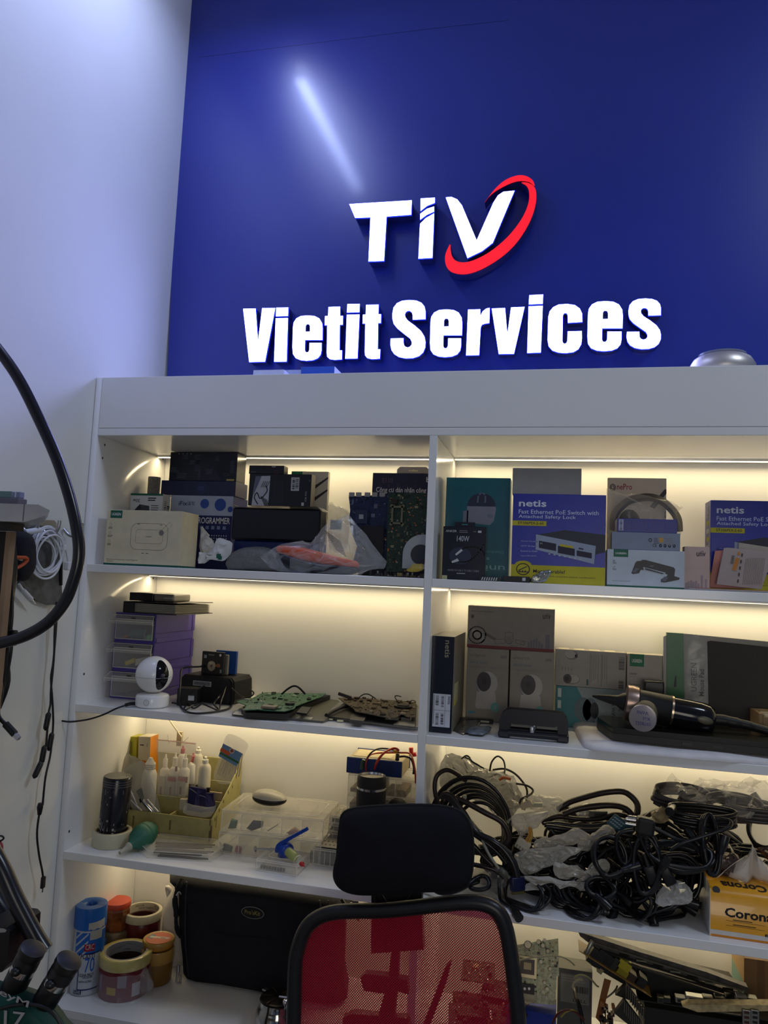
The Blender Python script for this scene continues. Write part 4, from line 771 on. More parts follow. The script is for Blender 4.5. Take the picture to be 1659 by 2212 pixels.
q=flat([(755,1560),(785,1563),(792,1551),(760,1547)],z0+.008); b.slab(q,z0+.0081,z0+.013,cm('4a463e',.6)); q=flat([(850,1566),(896,1571),(897,1560),(862,1558)],z0+.008); b.slab([(min(p[0],XD0-.006),p[1]) for p in q],z0+.0081,z0+.010,cm('8f8a7c')); b.build('inner_frame',th)
o=on(820,1530,z0+.02); th=thing('circuit_board','dusty brown laptop motherboard with fan lying in the silver base','circuit board',o)
b=MB(o); DB=mat('dusty_brown_board',(.075,.060,.042),.9,var=.5,scale=220,bump=1,bscale=300)
q=flat([(731,1507),(765,1506),(898,1516),(898,1549),(880,1548),(868,1541),(858,1548),(842,1553),(836,1549),(790,1540),(768,1536),(762,1528),(745,1518)],z0+.022); q=[(min(p[0],XD0-.006)-o.x,p[1]-o.y) for p in q]
pcb(b,q,Matrix.Translation((o.x,o.y,z0+.020)),DB,220,31,hs=.005,mats=[cm('2c261e',.9),cm('5a4e3e',.9),cm('857a66',.8),cm('3a332a',.9)]); b.build('board',th)
b=MB(o); b.lathe([(.020,0),(.020,.004),(.013,.004),(.013,.006),(.009,.006),(0,.004)],cm('16130f',.5),Mx(on(871,1528,z0+.0225)),28); b.build('fan',th)
b=MB(o); p_=on(850,1552,z0+.012); b.box((p_.x-.016,p_.y-.006,p_.z-.003),(p_.x+.012,p_.y+.006,p_.z+.004),cm('8c8a84',.3,metal=.9),bev=.0006,seg=1); b.box((p_.x+.016,p_.y-.005,p_.z-.003),(p_.x+.036,p_.y+.006,p_.z+.004),cm('77756e',.3,metal=.9),bev=.0006,seg=1); b.build('ports',th)
o=on(740,1500,z0+.02)
tag(MB(at(745,1500,.10)).box((-.003,-.003,-.003),(.026,.003,.003),cm('2c2722',.7),Mx(at(734,1499,.10),ry=14)).build('hinge'),'dark metal hinge bar poking up left of the brown board','hinge')
wire('wire','thin dark wire arching behind the brown motherboard',[(774,1508,.12),(785,1500,.13),(797,1500,.13),(811,1509,.12)],.0013)
wire('wire','hooked thin wire sticking up right behind the brown board',[(858,1514,.14),(853,1505,.14),(858,1503,.14),(867,1505,.14)],.0011)
wire('wire','short thin wire curling beside the divider above the board',[(884,1517,.14),(890,1513,.14),(896,1514,.13),(898,1518,.13)],.0010)
wire('ribbon_cable','black cable crossing between the two opened laptops',[sh(705,1545,.012),sh(722,1535,.016),sh(740,1527,.016),sh(760,1524,.014)],.004)
# ================================================================ second shelf, right bay
def side_box(label,fl,fr,bl,hv,mat_,name='carton',zb=None,rz=None):
    pass
p0=on(924,1582,G); p1=on(975,1586,G); h=at(956,1375,p0.y).z-G; p0.x=max(p0.x,XD1+.001); w=.043
b=Box(w,.19,h,cm('0d1022',.25),cm('77756c',.3),cm('b4aea0',.4)); f=b.f
f.txt('netis',.58,.04,.24,cm('8f8870'),.18,.03,rot=-90); f.rect(.12,.60,.92,.94,cm('c2c8d4'),0)
f.bars(.5,.62,.62,.74,K_,14,1,True); f.bars(.24,.62,.38,.72,K_,10,2,True); f.bars(.5,.80,.62,.92,K_,12,3,True); f.bars(.26,.80,.40,.92,K_,12,4,True); f.txt('netis',.80,.62,.12,K_,.08,.03,rot=-90); f.lines(.14,.61,.2,1,.32,GR,.95); f.line([(.68,.61),(.68,.93)],.0005,GR); f.line([(.14,.77),(.9,.77)],.0005,GR)
b.r.rect(.1,.5,.45,.72,cm('a8a888'),1); b.r.rect(.1,.68,.3,.74,cm('a8a23a'),2)
b.put('carton','tall black narrow carton marked netis standing against the divider','box',(p0.x,.034,G))
def cambox(label,uL,vT,uR,vB,y):
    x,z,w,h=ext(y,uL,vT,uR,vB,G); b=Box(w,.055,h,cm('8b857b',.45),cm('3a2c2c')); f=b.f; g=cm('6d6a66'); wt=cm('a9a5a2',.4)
    f.txt('uniarch',.06,.12,.045,cm('66645f'),.38,.02); f.rect(.8,.085,.94,.125,cm('77746e'),0); f.txt('Uho-S2 Series',.06,.21,.03,cm('55677c'),.42,.02); f.txt('Robot Wi-Fi Camera',.06,.275,.03,cm('77757c'),.70)
    f.ell(.49,.49,.26,.17,cm('777786'),0); f.poly([(.26,.60),(.70,.60),(.74,.80),(.70,.83),(.26,.83),(.23,.80)],wt,1); f.ell(.5,.48,.25,.165,wt,2); f.ell(.42,.46,.17,.135,cm('3a3234',.3),3); f.ell(.42,.46,.06,.045,cm('2a2224',.3),4)
    f.ell(.70,.80,.10,.065,cm('6aa49a'),4); f.txt('3',.67,.825,.05,wt,.07,.02,l=5); f.ell(.12,.89,.06,.02,cm('4a86a0'),1); f.rect(.17,.875,.24,.9,cm('4a86a0'),1)
    return b.put('carton',label,'box',(x,y,z))
y1=.205
c1=cambox('left of the two grey white uniarch camera cartons under the large carton',1007.5,1401,1098,1551,y1)
c2=cambox('right of the two grey white uniarch camera cartons, behind black laptop stand',1101,1407,1196,1569,y1-.002)
zt2=max(at(1052,1401,y1).z,at(1148,1407,y1-.002).z)+.0006
for c_ in (c1,c2):
    pass
x,z,w,h=ext(y1-.001,1010,1312,1198,1400,zt2); b=Box(w,.07,h,cm('7d7874',.5)); f=b.f
f.rect(0,.93,1,1,cm('6a1a24'),0); f.txt('unv',.865,.235,.10,cm('2a2826'),.09,.04); f.line([(.90,.125),(.92,.11),(.94,.125)],.0007,cm('2a2826')); f.txt('Better Security, Better World',.04,.155,.04,cm('3a3432'),.26,.02); f.rect(.04,.22,.07,.30,cm('44403c'))
f.ell(.02,.80,.18,.25,cm('8f8a86'),0,24,-30,90); f.ring(.115,.70,.10,.20,.003,cm('66635f')); f.ring(.115,.70,.05,.1,.003,cm('66635f')); f.poly([(.22,.62),(.34,.76),(.31,.80),(.2,.68)],cm('5d5a58'))
k=cm('3a3634'); f.line([(.44,.60),(.53,.60),(.535,.78),(.51,.86),(.47,.86),(.44,.78)],.0006,k,1,True); f.ring(.485,.80,.03,.07,.0006,k); f.ring(.485,.80,.015,.035,.0006,k); f.line([(.44,.70),(.535,.70)],.0005,k); f.line([(.32,.78),(.44,.76),(.44,.86),(.33,.88)],.0006,k,1,True); f.line([(.56,.76),(.67,.78),(.66,.88),(.57,.84)],.0006,k,1,True); f.ring(.64,.83,.02,.04,.0005,k); f.line([(.51,.90),(.58,.90),(.58,.93),(.51,.93)],.0005,k,1,True); f.line([(.485,.60),(.485,.56)],.0008,k)
for q,(a,hh) in enumerate(((.70,.13),(.73,.18),(.76,.2),(.79,.23),(.82,.17),(.85,.11),(.90,.33))): f.rect(a,.93-hh,a+.022+(.025 if q==6 else 0),.93,cm('66646c'),1)
b.put('carton','large grey white unv kit carton lying over the two camera cartons','box',(x,y1-.001,z))
y2=.225
x,z,w,h=ext(y2,1200,1486,1352,1556,G); b=Box(w,.05,h,cm('1a7076',.4)); f=b.f
f.poly([(.30,0),(1,0),(1,1),(.62,1)],cm('8f9a98'),0); f.ell(.40,.55,.13,.30,cm('5a6a70'),1); f.ell(.50,.55,.11,.3,cm('6d787c'),1); f.ell(.56,.55,.06,.20,cm('1c1e22'),2); f.rect(.03,.06,.08,.28,cm('c2cccc'),1); f.rect(.03,.36,.08,.56,cm('c2cccc'),1); f.txt('Smart WiFi PTZ',.80,.12,.05,cm('22282a'),.8,.02,rot=-90); f.txt('Series',.90,.12,.035,cm('22282a'),.4,rot=-90)
b.put('carton','teal and grey wifi camera carton lying beneath the white printed carton','box',(x,y2,z)); tt=z+h
x,z,w,h=ext(y2,1199,1406,1352,1487,tt+.0004); b=Box(w,.048,h,cm('97928a',.45),cm('b8b4a8')); f=b.f; k=cm('45413e')
f.ell(.23,.14,.09,.13,cm('6f6b68'),0); f.ell(.22,.13,.08,.11,cm('a39e98'),1); f.ell(.30,.17,.02,.05,k,1); f.ell(.24,.80,.12,.14,cm('77726e'),0); f.ell(.25,.79,.1,.12,cm('a39e98'),1); f.ell(.18,.80,.06,.13,k,2); f.ell(.17,.80,.03,.07,cm('22201f'),3)
for q in range(4): f.rect(.10+.045*q,.48+.01*q,.105+.045*q,.58,k,1)
for q in range(7): f.rect(.52+.03*q+(.03 if q>3 else 0),.10,.525+.03*q+(.03 if q>3 else 0),.85-.05*(q%3),cm('66625e'),1)
f.line([(.50,.08),(.50,.95)],.0006,k); f.line([(.66,.08),(.66,.95)],.0006,k); f.bars(.90,.12,.98,.48,k,16,2,True); f.bars(.90,.75,.97,.97,k,9,3,True); f.rect(.45,.78,.48,.94,cm('3c5a5c'),1)
for q in range(4): b.t.rect(.05+.22*q,.1,.2+.22*q,.9,cm('c8c2ac'),0)
b.put('carton','white carton with camera and bracket drawings on the teal carton','box',(x,y2,z))
x,z,w,h=ext(y2+.001,1354,1414,1434,1556,G); b=Box(w,.04,h,cm('a8a294',.45)); f=b.f; f.rect(.07,0,.46,.16,cm('12704a'),0); f.txt('UGREEN',.13,.11,.045,W_,.27,.03); k=cm('3a3632')
for q,(a,t_) in enumerate(((.27,'100W'),(.41,'For Samsung'),(.455,'Phones'),(.55,'Flight Approved'),(.66,'Safe Charging'))): f.txt(t_,.07,a,.026,k,.2+.10*(len(t_)>6),.02); f.lines(.07,a+.02,.3,1,.02,GR,.4)
b.put('carton','cream charger carton with green logo behind the black charger block','box',(x,y2+.001,z))
# charger
q=at(1412,1490,.175); o=Vector((q.x,.175,G)); th=thing('charger_block','black cube charger on a stand behind the massage gun','charger',o)
b=MB(o); b.box((q.x-.019,.165,q.z-.022),(q.x+.019,.198,q.z+.018),cm('15151a',.3),bev=.003); b.build('cube',th); b=MB(o); b.box((q.x-.016,.168,G),(q.x+.016,.196,q.z-.0222),cm('1d1d22',.4),bev=.001); b.build('plug_body',th)
# mouse pad pack
yM=.215; zb=G
o=at(1440,1500,yM); o.z=G; th=thing('mouse_pad_pack','mouse pad in a clear pack with green printed header strip','mouse pad',o)
def P2(pts,y=yM): return [(at(u,v,y).x,max(at(u,v,y).z,G)) for u,v in pts]
b=MB(o); b.prism(P2([(1440,1366),(1476,1368.5),(1479,1560),(1440,1560)]),yM-.003,yM+.010,cm('146a35',.3)); 
F_=[(1455,1484),(1457,1470),(1459,1459),(1461,1459),(1461,1484)]; b.prism(P2(F_,yM-.0032),yM-.0034,yM-.003,K_); b.build('header_strip',th)
b=MB(o); b.prism(P2([(1476,1368.5),(1700,1390),(1704,1560),(1479,1560)]),yM+.001,yM+.008,cm('8d8b83',.3)); b.prism(P2([(1528,1386),(1534,1384),(1700,1402),(1704,1560),(1531,1560)]),yM-.004,yM+.001,mat('mousepad_black',(.035,.033,.030),.6,var=.1,scale=400)); b.build('mouse_pad',th)
b=MB(o); q=at(1505,1494,yM-.0005); b.text('UGREEN',.0,.011,cm('3a3a3a'),Matrix.Translation(q)@Matrix.Rotation(R(90),4,'X')@Matrix.Rotation(R(90),4,'Z'),.01); q=at(1521,1504,yM-.0005); b.text('Mouse Pad',.054,.010,cm('1a1a1a'),Matrix.Translation(q)@Matrix.Rotation(R(90),4,'X')@Matrix.Rotation(R(90),4,'Z'),.02)
b.prism(P2([(1433,1376),(1440,1372),(1440,1560),(1433,1560)]),yM,yM+.004,cm('8c8a80',.25)); b.pillow(outl([(1480,1380),(1529,1388),(1532,1450),(1531,1540),(1480,1540)],yM-.001,2),.004,film('pack_film',(.8,.8,.78),.15,.12,1.0,40),cr=.001,fs=40,T2=.001); b.build('clear_pack',th)
# envelope, laptop and massage gun
o=on(1300,1600,G); b=MB(o); q=[on(u,v,G) for u,v in ((1232,1560),(1247,1590),(1262,1615),(1282,1622),(1350,1628),(1469,1638),(1560,1646),(1650,1652),(1720,1656),(1720,1590),(1560,1575),(1400,1560),(1300,1556))]
ENV=mat('padded_envelope_white',(.62,.60,.60),.6,bump=.6,bscale=60)
c_=sum(q,Vector())/len(q); V=[(p.x,p.y,G) for p in q]; n_=len(q); 
for s_,hh in ((1,.004),(.97,.009),(.88,.012),(.5,.013)):
    for i,p in enumerate(q): w_=c_+(p-c_)*s_; V.append((w_.x,w_.y,G+hh+.003*noise.noise(w_*28)))
V.append((c_.x,c_.y,G+.013)); F=[tuple(reversed(range(n_)))]
for k in range(4):
    for i in range(n_): F.append((k*n_+i,k*n_+(i+1)%n_,(k+1)*n_+(i+1)%n_,(k+1)*n_+i))
for i in range(n_): F.append((4*n_+i,4*n_+(i+1)%n_,5*n_))
F=[tuple(reversed(f)) for f in F]; b.add(V,F,ENV,sm=True); tag(b.build('padded_envelope'),'white padded mailing envelope lying under the black laptop','envelope')
zl=G+.0155; o=on(1322,1600,zl); th=thing('laptop','closed black laptop lying on the white padded envelope','laptop',o)
A_=on(1323,1598,zl); Bk=on(1293,1545,zl+.02); Bk=Vector((A_.x-.045,A_.y+.15,0))
q=[(A_.x,A_.y),(A_.x+.38,A_.y-.030),(A_.x+.44,A_.y+.115),(A_.x-.012,A_.y+.135),(A_.x-.022,A_.y+.11)]
b=MB(o); b.slab(q,zl,zl+.012,cm('1b1b1a',.45)); b.build('base',th); b=MB(o); q2=[(p[0]+.001,p[1]+.002) for p in q]; b.slab(q2,zl+.0122,zl+.022,cm('15150f',.25)); b.slab([(p[0]+.002,p[1]+.004) for p in q],zl+.0118,zl+.0128,cm('6a6048',.3)); b.build('lid',th)
for a in (.06,.13,.2): 
    pass
for i,a in enumerate((.12,.17)): b=MB(o); b.box((A_.x+a,A_.y-.0305*(a/.38)-.0012,zl+.003),(A_.x+a+.018+.03*i,A_.y,zl+.008),cm('30302c',.3)); b.build('front_latch',th)
# massage gun (blower)
ya=.085; zc=zl+.0225
pA=at(1363,1519,ya); pB=at(1545,1557,ya); ax_=(pB-pA).normalized(); o=pA.copy(); th=thing('massage_gun','black and rose gold massage gun lying across the closed laptop','massage gun',o)
L_=(pB-pA).length; M_=axm(pA,pB); rb=.029
b=MB(o); b.lathe([(rb*.9,-.012),(rb*1.13,-.010),(rb*1.16,0),(rb*1.13,.010),(rb*.9,.012)],mat('rose_gold',(.42,.30,.25),.3,metal=.8),M_,40); b.build('front_ring',th)
b=MB(o); b.lathe([(rb,.012),(rb,.070),(rb*1.02,.0705)],cm('1a1a18',.5),M_,40); b.build('front_barrel',th)
b=MB(o); b.lathe([(rb*1.05,.0707),(rb*1.05,.0742)],mat('gold_trim',(.55,.42,.28),.25,metal=1),M_,40); b.build('trim_ring',th)
b=MB(o); b.lathe([(rb*.98,.0745),(rb*1.0,.10),(rb*1.0,L_-.03),(rb*.95,L_-.014),(rb*.75,L_-.004),(rb*.3,L_)],mat('gloss_black',(.008,.008,.010),.12,var=0),M_,40); b.build('handle',th)
b=MB(o); b.pillow([(0.014*math.cos(R(t)),0,.0072*math.sin(R(t))) for t in range(0,360,20)],.002,cm('5a5440',.35),M=Mx(at(1523.5,1556.6,ya-rb*.99),ry=10)); b.build('switch',th)
b=MB(o); pn=at(1283,1504,ya+.01); m2=axm(pA-ax_*.010,pn); ln=(pn-pA).length; b.lathe([(.018,0),(.0165,.006),(.010,.016),(.0085,.03),(.005,.05),(.002,ln-.008),(0,ln-.006)],cm('121210',.5),m2,24); b.build('nozzle',th)
b=MB(o); pk=at(1395,1536,ya-.01); pf=at(1388,1564,ya-.075); pf.z=max(pf.z,zc+.024); m3=axm(pf,pk); ln=(pk-pf).length
b.lathe([(.0215,.0015),(.0235,.003),(.0235,ln*1.1)],cm('2c2a26',.5),m3,36,cap=True); b.build('side_barrel',th)
b=MB(o); b.lathe([(.0238,.004),(.0245,.001),(.0235,-.001),(.0225,-.0012),(0,-.0012)],mat('gun_metal_cap',(.40,.36,.36),.3,metal=.8),m3,36)
Fm=m3@Matrix.Rotation(R(180),4,'X'); bl=cm('2a2a7a')
for s_,dx,dy,ww in (('0978052','-.014','.006',.026),('Kid','-.012','-.003',.011),('Volta','-.010','-.013',.020)): b.text(s_,ww,.0062,bl,Fm@Matrix.Translation((float(dx),float(dy),.0014)),.0)
b.build('end_cap',th)
b=MB(o); b.tube([pB-ax_*.006,at(1560,1556,ya),at(1580,1560,ya),at(1610,1566,ya),at(1640,1574,ya),at(1700,1590,ya)],[.011,.011,.0105,.009,.008,.008],cm('161614',.45),14); b.build('cord',th)
# laptop stand (metal)
zs=G; o=on(1150,1600,zs); th=thing('laptop_stand','black metal vertical laptop stand with two steel thumbscrews','laptop stand',o)
yl=.045; w0=at(1078,1560,yl).x; w1=at(1228,1568,yl).x; zT=at(1150,1534,yl+.02).z
def arch(y,th_,m,inset=0,b=None):
    xa,xb=w0+inset,w1-inset; lo=[(xa,zs),(xa,zT-.022),(xa+.004,zT-.010),(xa+.014,zT-.001),(xa+.02,zT),(xb-.02,zT),(xb-.010,zT-.001),(xb-.003,zT-.010),(xb,zT-.022),(xb,zs),(xb-.020,zs),(xb-.020,zT-.024),(xb-.026,zT-.027),(xa+.028,zT-.027),(xa+.021,zT-.024),(xa+.021,zs)]
    b.prism(lo,y,y+th_,m)
BK=cm('14151d',.35); BE=mat('worn_black_edge',(.10,.10,.11),.3,metal=.6)
for k in range(3):
    b=MB(o); arch(yl+.006+.014*k,.006,BK,b=b); b.build('arch_plate',th)
for x_ in (w0,w1-.020): b=MB(o); b.box((x_-.001,yl-.006,zs+.0003),(x_+.021,yl+.045,zs+.014),BK,bev=.003); b.build('foot',th)
for k,yy in enumerate((yl-.002,yl+.026)):
    b=MB(o); b.tube([(w0+.018,yy,zs+.010+.002*k),(w1-.018,yy,zs+.010+.002*k)],.0055,BK,12,raw=True); b.build('cross_rail',th)
for k,yy in enumerate((yl-.002,yl+.026)):
    b=MB(o); xm=(w0+w1)/2+(.001 if k else -.002); b.lathe([(.0045,0),(.0048,.001),(.0048,.010),(.004,.0115),(0,.0115)],STEEL,Mx((xm,yy,zs+.014)),16); b.build('thumbscrew',th)
# bits between box and stand
for k,(uv,lb) in enumerate((([(978,1578),(992,1560),(1010,1553),(1040,1560),(1030,1580),(1000,1588)],'folded dark antistatic bag flat on shelf right of tall black carton'),([(1006,1586),(1018,1575),(1062,1576),(1060,1582),(1044,1592),(1018,1590)],'bluish clear sachet lying before the folded dark antistatic bag'))):
    q=[on(u,v,G) for u,v in uv]; o=q[0]; b=MB(o); n_=len(q); c_=sum(q,Vector())/n_; V=[]
    for s_,hh in ((1,0),(1,.001),(.8,.005),(.4,.007)): V+=[(c_.x+(p.x-c_.x)*s_,c_.y+(p.y-c_.y)*s_,G+.0002+hh*(1+.6*noise.noise(p*60+Vector((hh*300,0,0))))+.0031*k) for p in q]
    V.append((c_.x,c_.y,G+.007+.003*k)); F=[tuple(reversed(range(n_)))]+[(r*n_+i,r*n_+(i+1)%n_,(r+1)*n_+(i+1)%n_,(r+1)*n_+i) for r in range(3) for i in range(n_)]+[(3*n_+i,3*n_+(i+1)%n_,4*n_) for i in range(n_)]
    F=[f[::-1] for f in F]; b.add(V,F,mat(('antistatic_dark','antistatic_blue')[k],((.05,.05,.05),(.10,.13,.16))[k],.15,var=.4,scale=80,bump=.8,bscale=90,spec=.8),sm=True); tag(b.build('antistatic_bag'),lb,'bag')
for k,(u,v) in enumerate(((1008,1563),(1045,1565))):
    p=on(u,v,G); b=MB(Vector((p.x,p.y+.02,G+.0)))
    b.box((p.x-.018,p.y+.012,G+.0002),(p.x+.018,p.y+.03,G+.008),cm('1c1c1c',.3),bev=.002); b.box((p.x-.008,p.y+.0112,G+.002),(p.x+.010,p.y+.012,G+.006),cm('a09c90',.3,metal=.6)); tag(b.build('cable_connector'),('left','right')[k]+' dark plug with silver mouth lying before the camera carton','connector')
# wooden box corner at right edge
p=at(1636,1560,.135); b=MB((p.x,.12,G)); x_=p.x; zt_=at(1640,1541,.12).z
for a,c in (((x_,.12,G),(x_+.006,.19,zt_)),((x_+.0062,.12,G),(x_+.12,.126,zt_-.006)),((x_+.0062,.184,G),(x_+.12,.19,zt_)),((x_+.0062,.1262,G),(x_+.12,.1838,G+.004))): b.box(a,c,mat('light_wood',(.36,.24,.12),.6,var=.25,scale=30),bev=.0006,seg=1)
b.box((x_+.01,.13,G+.0042),(x_+.11,.18,zt_-.003),cm('c8c0ae',.7),bev=.004); tag(b.build('wooden_box'),'small wooden tray with white padding at the right edge','box')
# ================================================================ third shelf, left bay
G = S3+.0004
def tape_roll(nm,label,c,ro,ri,h,m,core,tilt=0,extra=None,cat='tape',rz=0,group=None):
    th=thing(nm,label,cat,c,rz,group)
    b=MB(); M=Mx(ry=tilt); b.lathe([(ri+.003,0),(ro-.0006,0),(ro,.0008),(ro,h-.0008),(ro-.0006,h),(ri+.003,h),(ri+.003,0)],m,M,64,cap=False); b.build('tape_winding',th)
    b=MB(); b.lathe([(ri,.0003),(ri+.0029,.0003),(ri+.0029,h+.0003),(ri,h+.0003),(ri,.0003)],core,M,64,cap=False)
    if extra: extra(b,ri,h)
    b.build('core',th); return th
c=Vector((.081,.072,G)); tape_roll('tape_roll','wide cream masking tape roll lying under the black battery pack',c,.041,.037-.004,.030,mat('masking_tape_cream',(.56,.53,.38),.55,var=.03,scale=200),cm('a89c74'))
c=Vector((.082,.072,G+.0004)); q0=at(194,1740,.07); 
th=thing('battery_pack','black wrapped battery cylinder standing inside the cream tape roll','battery pack',(.080,.072,G+.0004))
hB=at(228,1669,.072).z-G-.004; b=MB(); M=Mx(ry=2.0); prof=[(.027,0),(.029,.002),(.0295,hB*.4),(.0305,hB-.003),(.029,hB-.0005),(0,hB)]
b.lathe(prof,mat('black_wrap_film',(.016,.016,.022),.22,var=.3,scale=30,bump=.15,bscale=50),M,48)
for k,z_ in enumerate((hB-.008,hB-.013,hB-.018)): b.lathe([(.0308,z_),(.0308,z_+.0009)],cm('77777c'),M,48,cap=False)
rd=random.Random(4)
def curv(b,ang,z,w,h,m,r=.0302,M=M,n=4):
    V=[];
    for i in range(n+1):
        a=R(ang+ (w/r*57.3)*(i/n)); 
        for zz in (z,z+h): V.append((r*math.cos(a),r*math.sin(a),zz))
    b.add(V,[(2*i,2*i+2,2*i+3,2*i+1) for i in range(n)],m,M)
for k in range(34): curv(b,rd.uniform(-150,10),rd.uniform(.008,hB*.8),rd.choice((.0012,.002,.004)),rd.choice((.002,.004,.014,.022)),cm(rd.choice(('5a5a60','88888e','3a3a42'))))
for k in range(5): curv(b,-128+(k%2)*2,.018+.009*k,.003,.0035,LG)
for k in range(4): curv(b,-62,.010+.0085*k,.004,.005,cm('a8a8ac'))
b.build('wrapped_cell',th)
b=MB(); b.lathe([(.0285,hB+.0003),(.006,hB+.0005),(0,hB+.0012)],mat('black_wrap_fold',(.03,.03,.035),.25,var=.5,scale=25,bump=.8,bscale=80),M,36); b.build('top_film',th)
# blower bulb
pb=Vector((.150,.072,G+.026)); pn=on(250,1850,G+.006); pn=Vector((pn.x,pn.y,G+.0065)); d_=(pn-pb)
th=thing('air_blower','green rubber blower bulb with pale nozzle lying before the tape','blower',(.150,.072,G))
b=MB(th.location); tail=pb-d_.normalized()*.038; tail=Vector((.166,.098,G+.036)); M=axm(tail,pn); 
b.lathe([(.004,-.006),(.006,-.004),(.006,0),(.014,.004),(.0215,.013),(.0255,.026),(.0256,.029),(.025,.030),(.0256,.031),(.0248,.040),(.0205,.054),(.013,.064),(.009,.068),(.008,.074)],mat('green_rubber',(.025,.13,.085),.5,var=.12,scale=60),M,36); b.build('bulb',th)
b=MB(th.location); b.lathe([(.0085,.073),(.0085,.077),(.006,.079),(.0035,.100),(.0018,.1005),(0,.099)],cm('a8a494',.4),M,20); b.build('nozzle',th)
# MDF organizer
MD=mat('mdf_green_yellow',(.40,.36,.145),.6,var=.10,scale=60); MDE=mat('mdf_burnt_edge',(.14,.095,.045),.7)
fx0,fx1,fy=.052,.279,.140; zf=at(350,1758,fy).z; o=Vector((fx0,fy,G)); th=thing('desk_organizer','stepped yellowish fibreboard organizer with open compartments','organizer',o)
def mb(a,c,m=MD): b=MB(o); b.box(a,c,m,bev=.0003,seg=1); return b
ft=.003; yb=D-.012
b=mb((fx0,fy,G),(fx1,fy+ft,zf)); F=Face(b,Mx((fx0,fy,G),rx=90),fx1-fx0,zf-G)
for a in (.16,.56): F.rect(a,.22,a+.018,.62,MDE,0); F.rect(a+.005,.26,a+.013,.58,cm('77683a'),1)
for a in (.985,): F.rect(a,.0,a+.015,.25,MDE,0); F.rect(a,.45,a+.015,.9,MDE,0)
b.build('front_wall',th)
zr1=at(527,1642,yb-.0).z
for xx,nm in ((fx1,'side_wall'),(fx0-.0032,'side_wall')):
    b=MB(o); st=[(fy,G),(yb,G),(yb,zr1),(yb-.022,zr1),(yb-.024,zr1-.018),(fy+.085,zr1-.048),(fy+.045,zf+.026),(fy+.010,zf+.006),(fy,zf)]
    b.add([(xx,p[0],p[1]) for p in st]+[(xx+.003,p[0],p[1]) for p in st],[tuple(range(len(st))),tuple(reversed(range(len(st),2*len(st))))]+[(i,i+len(st),(i+1)%len(st)+len(st),(i+1)%len(st)) for i in range(len(st))],MD)
    if xx==fx1:
        for k,(yy,zz) in enumerate(((fy+.012,zf),(fy+.032,zf+.014),(fy+.052,zf+.028),(fy+.075,zf+.042),(fy+.098,zr1-.048),(fy+.118,zr1-.03))): b.box((xx-.0004,yy,zz-.006),(xx+.0034,yy+.004,zz+.001),MDE)
        b.box((xx-.0003,fy-.0003,G+.01),(xx+.0032,fy+.0012,G+.04),MDE)
        b.box((xx+.003,fy+.02,G+.03),(xx+.0033,fy+.023,G+.055),MDE)
    b.build(nm,th)
mb((fx0,fy+.058,G),(fx1,fy+.061,zf+.022)).build('divider_wall',th); mb((fx0,fy+.105,G),(fx1,fy+.108,zf+.055)).build('divider_wall',th); mb((fx0,yb-.003,G),(fx1,yb,zr1)).build('back_wall',th)
mb((fx0+.115,fy+ft,G),(fx0+.118,fy+.058,zf-.006)).build('cross_divider',th); mb((fx0+.155,fy+.061,G),(fx0+.158,fy+.105,zf+.03)).build('cross_divider',th); mb((fx0,fy+.003,G),(fx1,yb-.003,G+.003)).build('bottom',th)
# things inside the organizer
def pk(nm,label,cat,uL,vT,uR,vB,y,d,m,side=None,pr=None,rz=0,tilt=0,z0=None):
    x,z,w,h=ext(y,uL,vT,uR,vB,z0); b=Box(w,d,h,m,side)
    if pr: pr(b)
    ob=b.put(nm,label,cat,(x,y,z),rz)
    if tilt: ob.rotation_euler=(0,R(tilt),R(rz))
    return ob
def pa(b): b.f.bars(.12,.10,.75,.35,cm('3a3a20'),14,1); b.f.rect(.25,.5,.6,.95,cm('77701a'),0)
pk('carton','yellow-green glue carton standing in the organizer by the side panel','box',264,1592,297,1700,.232,.035,cm('a09a16',.4),cm('b0a61c',.4),pa,0,-3,None)
def pb_(b): b.f.ell(.5,.75,.55,.28,cm('b86a18'),0); b.f.lines(.15,.16,.6,1,.03,K_,.7); b.f.txt('2',.7,.20,.06,K_,.1); b.f.rect(.3,.62,.32,.9,cm('6a3a10'),1)
pk('carton','orange and cream carton with orange side beside the yellow-green one','box',300,1592,326,1700,.232,.038,cm('b5ab96',.4),cm('c97d12',.4),pb_,0,-3)
BAGF=film('bag_film_faint',(.88,.84,.76),.22,.12,.9,55)
def bagp(nm,label,pts,y,T,seed,fm=BAGF,cat='bag',parts=None,cr=.004,T2=None,p=2.2):
    o=at(*pts[0],y); th=thing(nm,label,cat,o) if parts else None
    b=MB(o); b.pillow(outl(pts,y,2),T,fm,cr=cr,fs=50,seed=seed,T2=T2,p=p); ob=b.build('clear_film' if parts else nm,th)
    if parts: parts(o,th)
    else: tag(ob,label,cat)
    return th or ob
BT=mat('white_bottle',(.72,.70,.64),.35,var=0)
def bottle(b,x,y,z,r,h,m=BT,cap=None,cr=.4,ch=.3,M=None):
    b.lathe([(r*.92,0),(r,.002),(r,h*(1-ch)-.006),(r*.6,h*(1-ch)),(r*cr,h*(1-ch)+.002),(r*cr*.9,h)] if not cap else [(r*.92,0),(r,.002),(r,h*(1-ch)-.006),(r*.5,h*(1-ch))],m,Mx((x,y,z)) if M is None else M,20)
    if cap: b.lathe([(r*cr,h*(1-ch)),(r*cr,h*(1-ch*.35)),(r*cr*.5,h*(1-ch*.3)),(r*cr*.35,h),(0,h)],cap,Mx((x,y,z)) if M is None else M,20)
RL=cm('9c3038',.4)
zi=G+.0035
